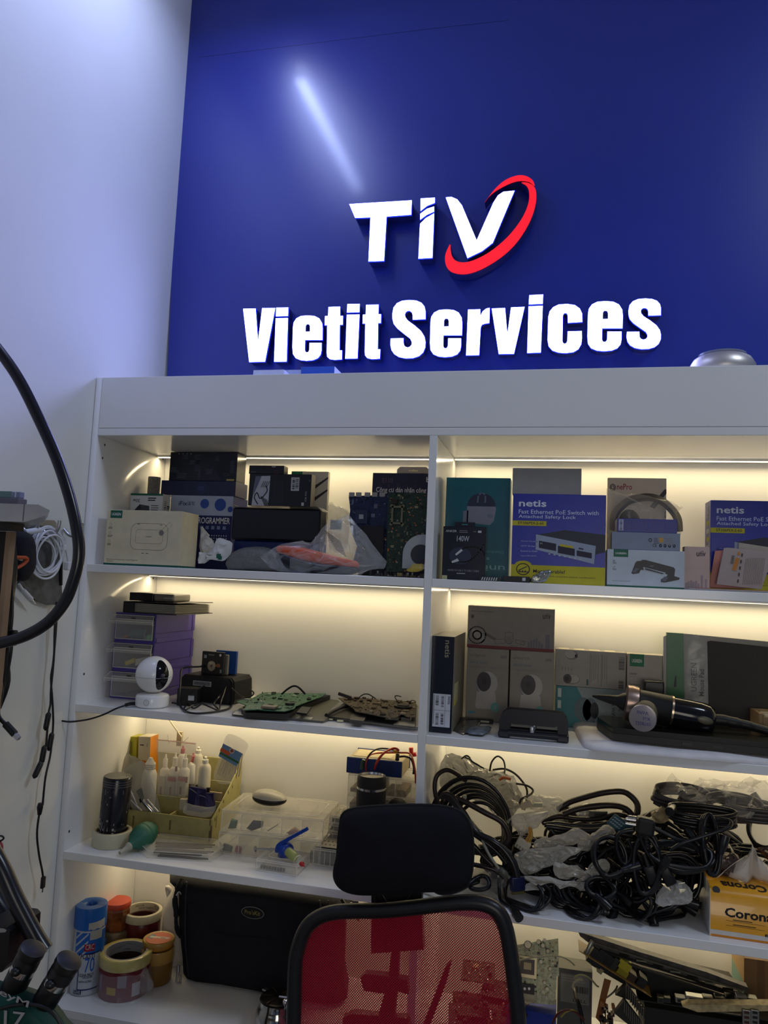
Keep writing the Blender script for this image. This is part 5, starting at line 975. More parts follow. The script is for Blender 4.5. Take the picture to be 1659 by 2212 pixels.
def inb(o,th):
    for k,(u,v,r,hh,red) in enumerate(((352,1690,.011,.10,0),(373,1690,.012,.105,1),(395,1690,.012,.10,1),(385,1650,.010,.06,1),(407,1672,.011,.07,1))):
        q=at(u,v+hh*330,.226); b=MB(o); bottle(b,q.x,.226+.004*(k>2)*4,max(zi,q.z),r,hh,BT,BT if k<3 else cm('b8505a',.4),.5,.3)
        if k<3: b.box((q.x-r*.75,.226-r-.0006,q.z+.012),(q.x+r*.75,.226-r*.7,q.z+hh*.52),cm('b0aca4'))
        if k in (1,2): b.box((q.x-r*.8,.226-r-.0012,q.z+hh*.40),(q.x+r*.8,.226-r*.7,q.z+hh*.5),RL); 
        b.box((q.x-r*.3,.226-r-.0010,q.z+hh*.1),(q.x+r*.1,.226-r*.7,q.z+hh*.28),cm('6a2028'))
        lab(b.build('glue_bottle',th),('white bottle without print','white bottle with red band','white bottle with dark print','small pink bottle low','small pink bottle at right')[k])
    b=MB(o); 
    for (a,c) in (((342,1598),(422,1607)),((362,1587),(366,1606)),((395,1604),(408,1592))): b.tube([at(*a,.21),at(*c,.21)],.0012,cm('b87060',.4) if a[0]==342 else CLEARL,6,raw=True)
    b.build('zip_edge',th)
bagp('zip_bag','clear zip bag of white and red glue bottles in the organizer',[(338,1600),(345,1597),(424,1606),(412,1645),(408,1690),(392,1737),(345,1736),(338,1700),(342,1650)],.205,.010,3,parts=inb,T2=.006)
q=at(330,1677,.200); o=Vector((q.x,.185,zi)); th=thing('dropper_bottle','white bottle with ridged cap left of the glue bottle bag','bottle',o); hh=at(338,1638,.185).z-zi
b=MB(); b.lathe([(.016,0),(.017,.002),(.017,hh-.038),(.013,hh-.028),(.011,hh-.026)],BT,None,24); b.build('bottle_body',th); b=MB(); b.lathe([(.0118,hh-.026),(.0118,hh-.012),(.010,hh-.011),(.006,hh-.004),(.004,hh),(0,hh)],BT,None,24)
for k in range(3): b.lathe([(.0123,hh-.024+.004*k),(.0123,hh-.0225+.004*k)],cm('9a958a'),None,24,cap=False)
b.build('bottle_cap',th)
for k,(u,vT,r,y_,lb) in enumerate(((441,1633,.0145,.222,'small white squeeze bottle with round tip left of the swab bag'),(424,1612,.013,.250,'milky squeeze bottle standing behind the small white squeeze bottle'))):
    o=at(u,1690,y_); o.z=zi; hh=at(u,vT,y_).z-zi; th=thing('squeeze_bottle',lb,'bottle',o); m_=mat('milky_bottle',(.70,.66,.56),.35,alpha=.85,var=0)
    b=MB(); b.lathe([(r,0),(r,hh-.030),(r*.85,hh-.022),(r*.45,hh-.015)],m_,None,24); b.build('bottle_body',th); b=MB(); b.lathe([(r*.5,hh-.015),(r*.5,hh-.008),(r*.2,hh-.007),(r*.25,hh-.002),(0,hh)],BT,None,20); b.build('bottle_cap',th)
q=at(399,1710,.222); b=MB(Vector((q.x,.21,zi))); bottle(b,at(397,1700,.215).x,.205,zi,.006,.05,cm('a87c28',.3),BT,.6,.3); tag(b.build('vial'),'tiny amber vial standing right of the red bottle bag','vial')
# swab bag
def sw2(o,th):
    b=MB(o)
    for k in range(12):
        a=at(470+k*4.2,1672+(k%3)*3,.205+.003*(k%2)); c=at(488+k*3.3,1622+(k%4)*2,.205+.003*(k%2)); b.tube([a,c],.0016,cm('b8ac92'),6,raw=True)
    b.build('swab_bundle',th)
    b=MB(o); P=[at(u,v,.190) for u,v in ((482,1606),(524,1628),(511,1656),(472,1633))]; b.prism([(p.x,p.z) for p in P],.190,.1904,cm('6a8cb4',.4))
    P=[at(u,v,.1897) for u,v in ((478,1615),(498,1626),(495,1633),(475,1622))]; b.prism([(p.x,p.z) for p in P],.1895,.1899,cm('c8582c',.4))
    P=[at(u,v,.1897) for u,v in ((476,1624),(516,1646),(515,1650),(474,1628))]; b.prism([(p.x,p.z) for p in P],.1893,.1898,cm('3a6a3a',.4))
    b.lathe([(0,0),(.006,0),(.006,.0004),(0,.0004)],cm('d8c8b8'),Mx(at(501,1622,.1890),rx=90),18); b.lathe([(0,0),(.004,0),(.004,.0004),(0,.0004)],cm('8a4a3a'),Mx(at(501,1622,.1884),rx=90),14)
    b.build('blue_label',th)
bagp('swab_bag','clear bag of cotton swabs with blue animal label leaning in organizer',[(462,1685),(468,1655),(478,1625),(484,1600),(492,1586),(508,1588),(530,1600),(536,1612),(528,1630),(515,1650),(505,1680),(490,1695)],.205,.012,6,parts=sw2,cr=.006,T2=.008)
# crossing clear sleeve & stick
wire('plastic_stick','pale plastic stick leaning behind the red bottle bag',[(366,1555,.26),(392,1592,.255)],.0018,cm('c8c0a8'),'stick')
pk('marker_cap','cream square marker cap rising above the bottle bag','cap',381,1581,392,1612,.262,.008,cm('b8a888'))
# bag with brush knife
def br(o,th):
    b=MB(o); P=[at(u,v,.148) for u,v in ((294,1709),(304,1702),(310,1724),(303,1727))]; b.prism([(p.x,p.z) for p in P],.148,.151,cm('1c1a18',.6)); b.tube([at(305,1724,.15),at(308,1732,.15)],.006,cm('1c1a18',.3),12,raw=True); b.tube([at(308,1730,.15),at(326,1750,.15),at(334,1760,.155)],.0055,CHROME,14,raw=True); b.build('brush',th)
    b=MB(o); b.tube([at(318,1727,.152),at(342,1755,.156)],.0028,CHROME,8,raw=True); b.tube([at(278,1698,.15),at(300,1748,.155)],.0025,CHROME,8,raw=True); b.tube([at(283,1728,.15),at(305,1752,.156)],.003,STEEL,8,raw=True); b.build('steel_rods',th)
bagp('zip_bag','milky zip bag with a black brush and steel rods in the front slot',[(264,1664),(305,1643),(318,1665),(348,1756),(290,1755),(266,1700)],.150,.005,11,film('milky_bag',(.62,.60,.52),.34,.3,.4,50),parts=br,cr=.003,T2=.004)
bagp('zip_bag','empty greyish zip bag standing behind the brush bag at the left',[(258,1690),(268,1640),(276,1622),(282,1632),(305,1643),(330,1700),(320,1740),(262,1740)],.192,.004,14,film('grey_bag',(.50,.46,.36),.6,.4,.5,45),cr=.004)
# purple glove boxes & small things
PB2=cm('1c1648',.3)
def gl(b): b.f.poly([(.5,0),(.8,.15),(1,.6),(.7,1),(.4,1)],cm('3a3468'),0); b.f.line([(.05,.08),(.45,.2)],.001,LG); b.f.line([(.45,.2),(.6,.5)],.001,cm('8a86b4'))
pk('foil_packet','dark violet foil packet standing in the front right compartment','packet',404,1700,440,1752,.172,.008,PB2,None,gl,0,4); pk('foil_packet','torn dark violet foil packet right of the other violet packet','packet',432,1716,464,1756,.168,.008,PB2,None,gl,0,-7)
pk('black_tray','black frame tray with yellow sticker above the violet packets','tray',418,1697,448,1730,.212,.008,K_,None,lambda b:(b.f.rect(.12,.15,.85,.85,cm('5a561c'),0),b.f.ell(.5,.6,.25,.3,cm('b0a824'),1)),0,6)
pk('carton','plain cream cardboard piece in the middle right compartment','cardboard',440,1711,478,1735,.222,.006,cm('a8967a')); pk('white_eraser','small white block beside the violet foil packets','block',387,1727,402,1750,.165,.010,cm('b8b09c'))
bagp('clear_bag','thin empty clear bag hanging over the organizer front right slot',[(395,1755),(402,1735),(415,1738),(455,1745),(468,1740),(455,1764),(420,1764)],.147,.003,19,cr=.003)
# tweezer box
o=on(386,1860,G); zz=G; q=[on(*p,zz) for p in ((302,1838),(318,1853),(455,1862),(482,1845),(470,1828),(345,1815))]; th=thing('tweezer_case','clear plastic case full of steel tweezers lying on the shelf','case',q[1])
b=MB(q[1]); pl_=[(p.x,p.y) for p in q]; b.slab(pl_,zz,zz+.0012,CLEAR)
n_=len(q); 
for k in (0,1): b.tube([(p[0],p[1],zz+.001+.013*k) for p in pl_]+[(pl_[0][0],pl_[0][1],zz+.001+.013*k)],.0008,CLEARL,6,raw=True)
b.add([(p[0],p[1],zz) for p in pl_]+[(p[0],p[1],zz+.014) for p in pl_],[(i,(i+1)%n_,(i+1)%n_+n_,i+n_) for i in range(n_)],CLEAR); b.build('case_body',th)
b=MB(q[1]); b.slab([(p[0],p[1]) for p in pl_],zz+.0142,zz+.0152,CLEAR); b.build('lid',th)
rd=random.Random(8); TWZ=cm('4a4a4c',.25,metal=.9)
for k in range(11):
    a=on(334+rd.uniform(-2,20),1822+k*2.6,zz+.003); c=on(440+rd.uniform(-20,26),1830+k*2.2+rd.uniform(-5,5),zz+.003); a.z=c.z=zz+.0035+.0009*(k%5); b=MB(a)
    s_=(c-a).orthogonal().normalized(); s_=Vector((-(c-a).y,(c-a).x,0)).normalized()*.0035
    b.tube([a+s_,(a+c)/2+s_*.9,c],0.0015,TWZ,6); b.tube([a-s_,(a+c)/2-s_*.9,c],0.0015,TWZ,6); b.tube([a-s_,a+s_],.0015,TWZ,6,raw=True)
    tag(b.build('tweezers'),'steel tweezers lying among others inside the clear case','tweezers','tweezers in the clear case')
# component boxes (clear)
def clearbox(label,x,y,w,d,z,h,rz,cells,group=None,lid=True):
    th=thing('component_box',label,'storage box',(x,y,z),rz,group); b=MB(); t=.0012
    b.box((0,0,0),(w,d,t),CLEAR,bev=0); b.box((0,0,t),(w,t,h),CLEAR); b.box((0,d-t,t),(w,d,h),CLEAR); b.box((0,t,t),(t,d-t,h),CLEAR); b.box((w-t,t,t),(w,d-t,h),CLEAR)
    for z_ in (.001,h-.001):
        b.tube([(0,0,z_),(w,0,z_),(w,d,z_),(0,d,z_),(0,0,z_)],.0011,CLEARL,6,raw=True)
    for a in (0,w):
        for c_ in (0,d): b.tube([(a,c_,0),(a,c_,h)],.0010,CLEARL,6,raw=True)
    b.build('box_body',th); b=MB(); nx,ny=cells
    for i in range(1,nx): b.box((w*i/nx-.0006,t,t),(w*i/nx+.0006,d-t,h*.9),CLEAR); b.tube([(w*i/nx,0,t),(w*i/nx,0,h*.9)],.0008,CLEARL,5,raw=True)
    for j in range(1,ny): b.box((t,d*j/ny-.0006,t),(w-t,d*j/ny+.0006,h*.9),CLEAR)
    if nx>1: b.build('cell_divider',th)
    if lid:
        b=MB(); b.box((-.001,-.001,h+.0005),(w+.001,d+.001,h+.002),CLEAR); m=.016; c_=.012
        pts=[]
        for cx,cy,a0 in ((w-m-c_,d-m-c_,0),(m+c_,d-m-c_,90),(m+c_,m+c_,180),(w-m-c_,m+c_,270)): pts+=[(cx+c_*math.cos(R(a0+a)),cy+c_*math.sin(R(a0+a)),h+.0035) for a in range(0,91,15)]
        b.tube(pts,.0009,CLEARL,6,closed=True,raw=True); b.tube([(0,0,h+.0025),(w,0,h+.0025),(w,d,h+.0025),(0,d,h+.0025)],.001,CLEARL,6,closed=True,raw=True); b.build('lid',th)
    return th
cx,cy,cw,cdp=.322,.098,.224,.135
clearbox('lower of two stacked clear compartment boxes right of the organizer',cx-.003,cy,cw,cdp,G,.043,3,(5,2)); clearbox('upper of two stacked clear compartment boxes, a mouse on top',cx,cy,cw,cdp,G+.0475,.040,3,(5,2))
zc=G+.0475
for k,(dx,dy,dz,mk,nm,lb,ct) in enumerate(((.012,.012,zc,lambda b:b.pillow([(0,0,.0),(.018,0,.002),(.020,0,.018),(.006,0,.022)],.008,cm('2a5a38'),cr=.004,fs=90),'cable_tie_bundle','green and dark bundle in first cell of the upper clear box','bundle'),
   (.052,.014,zc,lambda b:b.pillow([(0,0,.004),(.012,0,0),(.036,0,.010),(.038,0,.022),(.014,0,.022)],.010,cm('1c2530'),cr=.003,fs=90),'rubber_grip','dark teal rubber piece in second cell of the upper box','rubber piece'),
   (.140,.014,zc,lambda b:b.pillow([(0,0,.003),(.02,0,.0),(.036,0,.006),(.02,0,.016)],.008,cm('a8887c'),cr=.005,fs=90),'small_parts_bag','pinkish bag of small parts in the upper clear box','bag'),
   (.030,.012,G,lambda b:b.pillow([(0,0,.001),(.014,0,0),(.015,0,.012),(.002,0,.013)],.007,cm('8a2038'),cr=.002,fs=90),'crimson_stopper','crimson cap inside the lower clear compartment box','cap'),
   (.002,.012,G,lambda b:b.pillow([(0,0,.001),(.022,0,0),(.023,0,.010),(.002,0,.016)],.007,cm('38403c'),cr=.003,fs=90),'dark_clip','dark grey clip left of the crimson cap in lower box','clip'),
   (.190,.016,G,lambda b:b.pillow([(0,0,.001),(.02,0,0),(.026,0,.012),(.006,0,.02)],.008,cm('5c5e60'),cr=.004,fs=90),'grey_clip','grey clip in the last cell of the lower clear box','clip'),
   (.100,.012,zc,lambda b:b.tube([(0,0,.003),(.022,.004,.018)],.0012,STEEL,6),'steel_pin','thin steel pin leaning in the third cell of the upper box','pin'))):
    b=MB(); mk(b); a=Mx((cx,cy,0),rz=3)@Vector((dx,dy,0)); tag(b.build(nm,loc=(a.x,a.y,dz+.0016),rz=3),lb,ct)
# mouse
q=at(577,1745,.165); zm=G+.0475+.0435; o=on(577,1742,zm); th=thing('computer_mouse','white topped black computer mouse lying on the clear compartment box','mouse',(o.x,o.y+.012,zm),-8)
b=MB(); b.blob((0,0,.0135),(.0405,.0272,.0135),cm('141416',.4),0,1,0,4,flat=.0); b.build('base_shell',th)
b=MB(); V0=MB(); bm=bmesh.new(); bmesh.ops.create_icosphere(bm,subdivisions=4,radius=1); V=[(v.co.x*.0415,v.co.y*.0278,.0145+v.co.z*.0175*(1-.2*v.co.x)) for v in bm.verts]; F=[tuple(v.index for v in f.verts) for f in bm.faces if f.calc_center_median().z>.12]; bm.free(); b.add(V,F,cm('b6b2a4',.3),None,True); b.build('top_shell',th)
# flat clear case and syringe dispenser
q0=on(553,1880,G); q1=on(641,1893,G); th=clearbox('flat yellowish clear case under the blue syringe dispenser',q0.x,q0.y,(q1-q0).length,.07,G,.020,-2,(1,1))
for ch in th.children: pass
small('terminal_strip','row of tiny dark terminals inside the flat clear case','terminals',lambda b:[b.box((.006*k,0,0),(.006*k+.004,.004,.006),cm(('5a4c3a','3a3c44')[k%2])) for k in range(9)] and b,(q0.x+.006,q0.y+.008,G+.0016),-2)
DB_=cm('0f3c9c',.35); zs_=G+.024; o=at(620,1840,.060)
th=thing('syringe_dispenser','blue plunger gripper holding a clear syringe with red tip','dispenser',on(640,1850,zs_))
oo=th.location; pA=at(664,1790,.045); pB=at(607,1822,.055); pt=on(656,1870,zs_+.004); pS=on(618,1838,zs_+.016)
pt.z=zs_+.004; pS=at(616,1834,.062)
b=MB(oo); b.tube([pA,at(640,1803,.05),at(615,1817,.054),at(602,1826,.056),at(600,1840,.058)],[.0045,.0045,.005,.0055,.006],DB_,4,3); b.build('lever_handle',th)
b=MB(oo); Mq=axm(pS,pt); L_=(pt-pS).length
b.lathe([(.013,-.006),(.0155,-.004),(.0155,.002),(.013,.004),(.0155,.006),(.0145,.010),(.010,.012)],DB_,Mq,24); b.box((-.010,-.016,-.006),(.010,.0,.004),DB_,Mq,bev=.002); b.box((-.006,-.022,-.016),(.006,-.006,-.004),DB_,Mq,bev=.002); b.build('clamp_head',th)
b=MB(oo); b.lathe([(.0105,.008),(.0105,L_*.75),(.008,L_*.82),(.004,L_*.86),(.004,L_*.9)],CLEAR,Mq,24); b.lathe([(.0112,L_*.70),(.0112,L_*.74)],CLEARL,Mq,24,cap=False); b.build('syringe_barrel',th)
b=MB(oo); b.lathe([(.0085,.012),(.0085,L_*.52),(.0075,L_*.54)],cm('8c9a24',.4),Mq,20); b.build('paste_filling',th)
b=MB(oo); b.lathe([(.0045,L_*.86),(.0048,L_*.93),(.003,L_*.94),(.0015,L_*1.03),(0,L_*1.03)],cm('b01c1c',.4),Mq,16); b.build('syringe_tip',th)
b=MB(oo); rl=at(550,1834,.066); b.tube([pS,rl],.0022,STEEL,10,raw=True); b.lathe([(0,0),(.006,0),(.0065,.001),(.006,.0025),(0,.0025)],STEEL,axm(rl,pS),20); b.build('push_rod',th)
# small cases near the headrest
x,z,w,h=ext(.105,677,1838,745,1864,G); 
th=clearbox('small smoky parts case with paper card beside the chair headrest',x,.105,.085,.075,G,h,0,(7,1))
small('paper_card','white printed paper card on top of the small smoky parts case','card',lambda b:(b.box((0,0,0),(.078,.062,.0006),cm('b8b4a8')),[b.box((.006+.009*i,.012+.02*j,.0006),(.010+.009*i,.018+.02*j,.0008),cm('6a5a58')) for i in range(7) for j in range(2)]),(x+.003,.110,G+h+.0045))
small('parts_block','dark row of tiny drill parts inside the small smoky case','parts',lambda b:b.box((0,0,0),(.078,.06,h*.7),mat('dark_parts',(.08,.075,.07),.5,var=.8,scale=260)),(x+.003,.110,G+.0016))
zk=G; 
for k in range(5):
    x,z,w,h=ext(.165,706+k*.5,1766,760,1784,None); hh=.017
    th=clearbox(('lowest','second','third','fourth','topmost')[k]+' small clear bead case in the stack left of the headrest',x+.001*k,.165,.07,.085,zk,hh-.004,2*k%3,(6,2),'small clear bead cases')
    small('bead_row',('lowest','second','third','fourth','topmost')[k]+' layer of dark beads seen inside the stacked bead cases','beads',lambda b:b.box((0,0,0),(.062,.07,.008),mat('dark_beads',(.10,.09,.08),.4,var=.9,scale=300)),(x+.004+.001*k,.170,zk+.0018),2*k%3); zk+=hh
# stacked clear boxes with the blue instrument on top
zk=G; zt_=at(800,1668,.205).z; n=4; hh=(zt_-G)/n
for k in range(n):
    x=at(752,1700,.185).x; th=clearbox(('lowest','second','third','topmost')[k]+' long clear parts box in the stack under the blue instrument',x,.185,XD0-.006-x,.098,zk,hh-.0045,0,(5,2),'long clear parts boxes')
    small('small_parts',('lowest','second','third','topmost')[k]+' layer of brownish small parts in the long clear boxes','parts',lambda b:[b.box((.026*i,0,0),(.026*i+.02,.07,.008+.006*((i+k)%3)),mat('brown_parts',(.22,.17,.11),.7,var=.6,scale=160)) for i in range(5)] and b,(x+.004,.19,zk+.0018)); zk+=hh
y3=.178; x0_=at(748,1655,y3).x; x1_=at(868,1665,y3).x; o=Vector((x0_,y3,zk+.0004)); hI=at(800,1640,y3).z-zk
th=thing('usb_oscilloscope','blue and beige test instrument lying on the stacked clear boxes','test instrument',o,-0)
b=MB(); wI=x1_-x0_; b.box((0,0,0),(wI,.006,hI),cm('142c66',.4),bev=.002)
for k in range(18): b.box((wI*.55+.0022*k,-.0006,hI*.12),(wI*.55+.0022*k+.0009,.0,hI*.9),cm('0e2250'))
b.build('front_bezel',th)
b=MB(); b.box((.002,.006,.001),(wI-.001,.095,hI-.001),cm('8f8468',.5),bev=.002); b.box((.01,.02,hI-.001),(wI-.03,.085,hI-.0003),cm('a59a7a')); b.build('case',th)
b=MB(); b.box((0.0,.0955,0),(wI,.100,hI),cm('142c66',.4),bev=.001); b.build('rear_bezel',th)
th=o; zz=zk+hI
def lead(nm,lb,pts,m,r=.0019): return wire(nm,lb,pts,r,m,'test lead')
RD=cm('9c2018',.35)
lead('test_lead','red test lead looping over the front of the blue instrument',[(791,1665,.168),(790,1650,.168),(798,1632,.175),(815,1627,.20),(840,1626,.21),(865,1626,.20),(885,1628,.19),(893,1645,.17),(897,1670,.165),(898,1692,.168)],RD)
lead('test_lead','second red test lead arching lower over the blue instrument',[(809,1662,.168),(815,1645,.168),(828,1628,.18),(845,1618,.20),(856,1617,.20),(862,1622,.20)],RD,.0026)
lead('test_lead','black test lead arching over the left of the blue instrument',[(783,1660,.168),(792,1640,.170),(803,1625,.18),(820,1617,.20),(845,1619,.21),(862,1626,.20)],RUB)
lead('test_lead','black test lead with plug curving off the instrument right side',[(860,1635,.185),(875,1634,.182),(888,1640,.176),(894,1658,.168),(893,1672,.168)],RUB,.0024)
wire('probe_plug','black cylindrical probe plug standing at the instrument front edge',[(859,1630,.180),(858,1642,.172)],.0045,RUB,'plug',12)
wire('banana_plug','red banana plug standing up beside the shelf divider',[(888,1615,.235),(889,1628,.235),(894,1630,.235),(899,1629,.235)],.0048,cm('b02020',.4),'plug',12)
wire('crocodile_clip','dark green clip hanging from the black lead by the flask','',0) if 0 else wire('crocodile_clip','dark green clip hanging at the end of the black test lead',[(786,1641,.168),(783,1650,.168),(781,1662,.166)],.0040,cm('123c30',.4),'clip',10)
wire('lead_sleeve','short yellow sleeve on the test leads over the instrument','',0) if 0 else wire('lead_sleeve','short yellow sleeve on the test leads over the instrument',[(850,1623,.20),(859,1623,.20)],.0030,cm('c88a18',.4),'sleeve',10)
# flask
cF=at(800.5,1745,.105); r_=(at(832,1720,.105)-at(769.6,1720,.105)).x/2; o=Vector((cF.x,.105+r_*.0,G)); hF=at(801,1673,.105).z-G; th=thing('vacuum_flask','matte black vacuum flask with steel ring behind the headrest','flask',o)
zr=at(801,1708,.105-r_*.8).z-G
b=MB(); b.lathe([(r_*.95,0),(r_,.003),(r_,zr-.002)],DARKM,None,48); b.build('flask_body',th); b=MB(); b.lathe([(r_*.99,zr-.002),(r_*.99,zr+.0025)],CHROME,None,48); b.build('steel_ring',th)
b=MB(); b.lathe([(r_,zr+.0027),(r_,hF-.010),(r_*.97,hF-.003),(r_*.88,hF),(r_*.84,hF-.001)],DARKM,None,48,cap=False); b.lathe([(r_*.84,hF-.001),(r_*.80,hF-.005)],CHROME,None,48,cap=False); b.lathe([(r_*.80,hF-.005),(0,hF-.006)],cm('6a6258',.4),None,48); b.build('lid',th)
q=at(854,1745,.10); b=MB(Vector((q.x,.125,G))); b.blob((q.x,.125,at(854,1745,.125).z),(.021,.021,.020),DARKM,0,1,0,3); b.lathe([(.015,0),(.010,.02),(.008,at(854,1752,.125).z-G)],DARKM,Mx((q.x,.125,G))); tag(b.build('knob_lamp'),'round dark knob head just above the chair headrest','knob')
# ================================================================ third shelf, right bay: the heap of cables
G = S3+.0004
def q9(x,y): return (920+x/4.1475,1600+y/4.1475)
def q4(x,y): return (1250+x/4.056,1640+y/4.056)
BR=mat('dark_brown_cable',(.022,.013,.011),.4,var=.1); BKC=mat('black_cable',(.008,.008,.009),.28,var=.1,scale=40); GYC=mat('grey_cable',(.22,.22,.17),.5,var=.05)
def cord(label,pts,r=.003,m=BKC,nm='power_cable',cat='cable',f=q9,ends=None,group=None,n=6):
    P=[]
    for p in pts:
        u,v=f(p[0],p[1]); w=at(u,v,p[2]); w.z=max(w.z,G+r); P.append(w)
    o=P[0]; b=MB(o); b.tube(P,r,m,8,n); 
    if ends: ends(b,P)
    return tag(b.build(nm),label,cat,group)
def coil(c,R1,R2,turns,tilt,rz,r,seed,wob=.18,sq=1.0,tail=None):
    rd=random.Random(seed); P=[]; M=Mx(c,rx=tilt,rz=rz); ph=rd.uniform(0,6.28); n=int(turns*10)
    for i in range(n+1):
        a=ph+2*math.pi*i/10; k=1+wob*noise.noise(Vector((math.cos(a)*.9,math.sin(a)*.9,seed*3.3+i*.045))) ; w=(i/n-.5)*r*2.2*turns*sq
        P.append(M@Vector((R1*k*math.cos(a),R2*k*math.sin(a),w+.006*noise.noise(Vector((i*.21,seed,1))))))
    if tail: P+= [Vector(t) for t in tail]
    for p in P: p.z=max(p.z,G+r); p.y=min(max(p.y,.012),.282); p.x=min(max(p.x,XD1+.006),XR-.012)
    return P
def cable_thing(P,r,label,group=None,m=BKC,plug=None,nm='power_cable'):
    o=P[0].copy(); th=thing(nm,label,'cable',o,0,group); b=MB(o); b.tube(P,r,m,8,3); b.build('cable_loop',th)
    b=MB(o); a=P[-1]; d=(P[-1]-P[-3]).normalized(); M=axm(a-d*.004,a+d*.03)
    b.lathe([(r*1.2,0),(r*1.6,.004),(r*1.6,.008),(.007,.012),(.0085,.020),(.0085,.034),(0,.0345)],m,M,12); b.build('plug',th)
    return th
# left part: fan coil of video cable, thick brownish cables, connectors
def xyz(x,y,d): u,v=q9(x,y); return at(u,v,d)
c=xyz(520,640,.125)
P=[]
for k in range(11):
    for i in range(13):
        a=math.pi*(1.10-1.28*i/12); rr=1-.040*k
        P0=xyz(395+k*9,760+k*3,.10+.007*k); P.append(P0+Vector((.080*rr*math.cos(a),0,.094*rr*math.sin(a)+.004*math.sin(k*2.3))))
    for i in range(1,6):
        a=math.pi*(-.18-.72*i/6); P0=xyz(395+k*9,760+k*3,.10+.007*k); P.append(P0+Vector((.080*math.cos(a)*.8,0,.05*math.sin(a))))
th=thing('video_cable','large fanned coil of black video cable beside the headrest','cable',c); b=MB(c); b.tube(P,.0037,BKC,8,2); b.build('cable_loop',th)
b=MB(c); q=xyz(350,502,.085); b.box((q.x-.0035,.080,q.z-.003),(q.x+.0035,.084,q.z+.004),cm('b4b49a')); b.build('cable_tag',th)
for k,(pts,r,m,lb) in enumerate((
  ([(150,640,.07),(90,500,.07),(80,380,.075),(110,300,.08),(190,262,.09),(280,300,.10),(360,360,.11)],.0046,BR,'thick dark brown cable arching up at the left of the heap'),
  ([(140,520,.05),(170,480,.05),(230,500,.05),(300,600,.045),(400,740,.04),(500,850,.04),(620,930,.045),(760,1010,.05)],.0062,BR,'thick dark brown cable running down right from the headrest top'),
  ([(180,490,.06),(330,540,.055),(520,640,.05),(680,730,.05),(740,860,.05),(700,930,.05)],.0056,BR,'second thick brown cable crossing over the fanned coil'),
  ([(200,500,.055),(330,640,.045),(450,820,.035),(600,900,.03),(700,980,.03),(780,1100,.028),(815,1220,.026)],.0068,BKC,'thick black monitor cable ending in a blue connector'),
  ([(230,700,.07),(380,800,.055),(520,900,.05),(640,1000,.05),(720,1100,.05)],.0050,BKC,'black cable lying below the thick brown cables'),
  ([(300,820,.05),(420,930,.045),(520,1040,.045),(600,1120,.045)],.0045,BKC,'short black cable end near the grey thin cable'),
  ([(340,1100,.06),(480,1120,.05),(620,1160,.05),(700,1230,.05)],.0045,BKC,'black cable low behind the hanging blue connector'))):
    def ee(b,P,k=k):
        if k==3:
            d=(P[-1]-P[-2]).normalized(); M=axm(P[-1],P[-1]+Vector((.003,-.004,-.03)))
            b.box((-.014,-.006,.0),(.014,.006,.024),cm('0e1236',.35),M,bev=.002); b.box((-.012,-.0045,.024),(.012,.0045,.029),cm('7a6a3c',.3,metal=.8),M); b.tube([M@Vector((.004,-.008,-.028)),M@Vector((.010,-.008,.01))],.0016,cm('16205a'),6,raw=True)
    cord(lb,pts,r,m,ends=ee,nm='monitor_cable' if k==3 else 'power_cable')
cord('thin greenish grey cable hanging down to a round connector',[(485,800,.035),(510,900,.03),(560,1010,.025),(620,1100,.022),(655,1150,.022)],.0026,GYC,nm='keyboard_cable',ends=lambda b,P:b.lathe([(.003,0),(.0065,.003),(.0065,.016),(.004,.018),(.004,.024),(0,.024)],cm('4a4c40',.4),axm(P[-1],P[-1]+Vector((.018,-.002,-.012))),14))
cord('black cable looped on the shelf right below the chair headrest',[(-60,1260,.04),(40,1310,.03),(120,1362,.02),(230,1360,.02),(350,1310,.025),(440,1240,.04),(510,1212,.05),(560,1245,.045),(560,1310,.035),(490,1335,.03),(410,1325,.03),(400,1290,.045),(470,1260,.05),(380,1250,.055),(300,1290,.05)],.0042)
cord('thin brown loop standing up against the back panel',[(572,275,.17),(590,190,.18),(640,140,.19),(690,170,.19),(708,230,.185),(705,290,.17)],.0019,BR)
cord('long thin brown cable arcing right from the grey bag',[(600,262,.17),(700,252,.18),(790,290,.18),(860,360,.18),(905,440,.17),(900,540,.16),(880,620,.15)],.0022,BR)
cord('thin black cable looping right of the grey bag',[(810,385,.14),(900,400,.15),(958,440,.15),(940,480,.14),(860,520,.12),(840,560,.12)],.0021,BR)
cord('thin black cable bow rising above the grey bag',[(320,160,.17),(360,135,.18),(390,150,.18),(410,185,.175),(460,215,.17),(520,250,.16)],.0019,BKC)
cord('small black cable bend beside the thin bow above the grey bag',[(350,150,.175),(400,170,.175),(420,190,.17),(480,225,.165)],.0017,BKC)
# bags
ANT=mat('grey_static_film',(.16,.155,.145),.14,alpha=.55,var=.3,scale=60,bump=1.0,bscale=55,spec=1)
MK=film('milky_film_strong',(.66,.63,.54),.55,.28,.8,45); MK2=film('milky_film_mid',(.60,.58,.50),.42,.25,.8,50)
def bag9(nm,lb,pts,y,T,fm,seed,f=q9,cr=.006,T2=None,cat='bag'):
    P=[(*f(a,c),) for a,c in pts]; o=at(*P[0],y); b=MB(o); b.zmin=G
    b.pillow(outl(P,y,3),T*.6,fm,cr=cr*1.5,fs=46,seed=seed,T2=T2 or T*.6,K=11,smo=False); return tag(b.build(nm),lb,cat)
bag9('antistatic_bag','large shiny grey bag of cables against the back on the left',[(150,150),(200,125),(330,150),(480,230),(620,270),(730,290),(820,400),(860,520),(830,620),(740,700),(640,640),(500,560),(330,480),(240,440),(150,440),(120,300)],.19,.035,ANT,31,cr=.010)
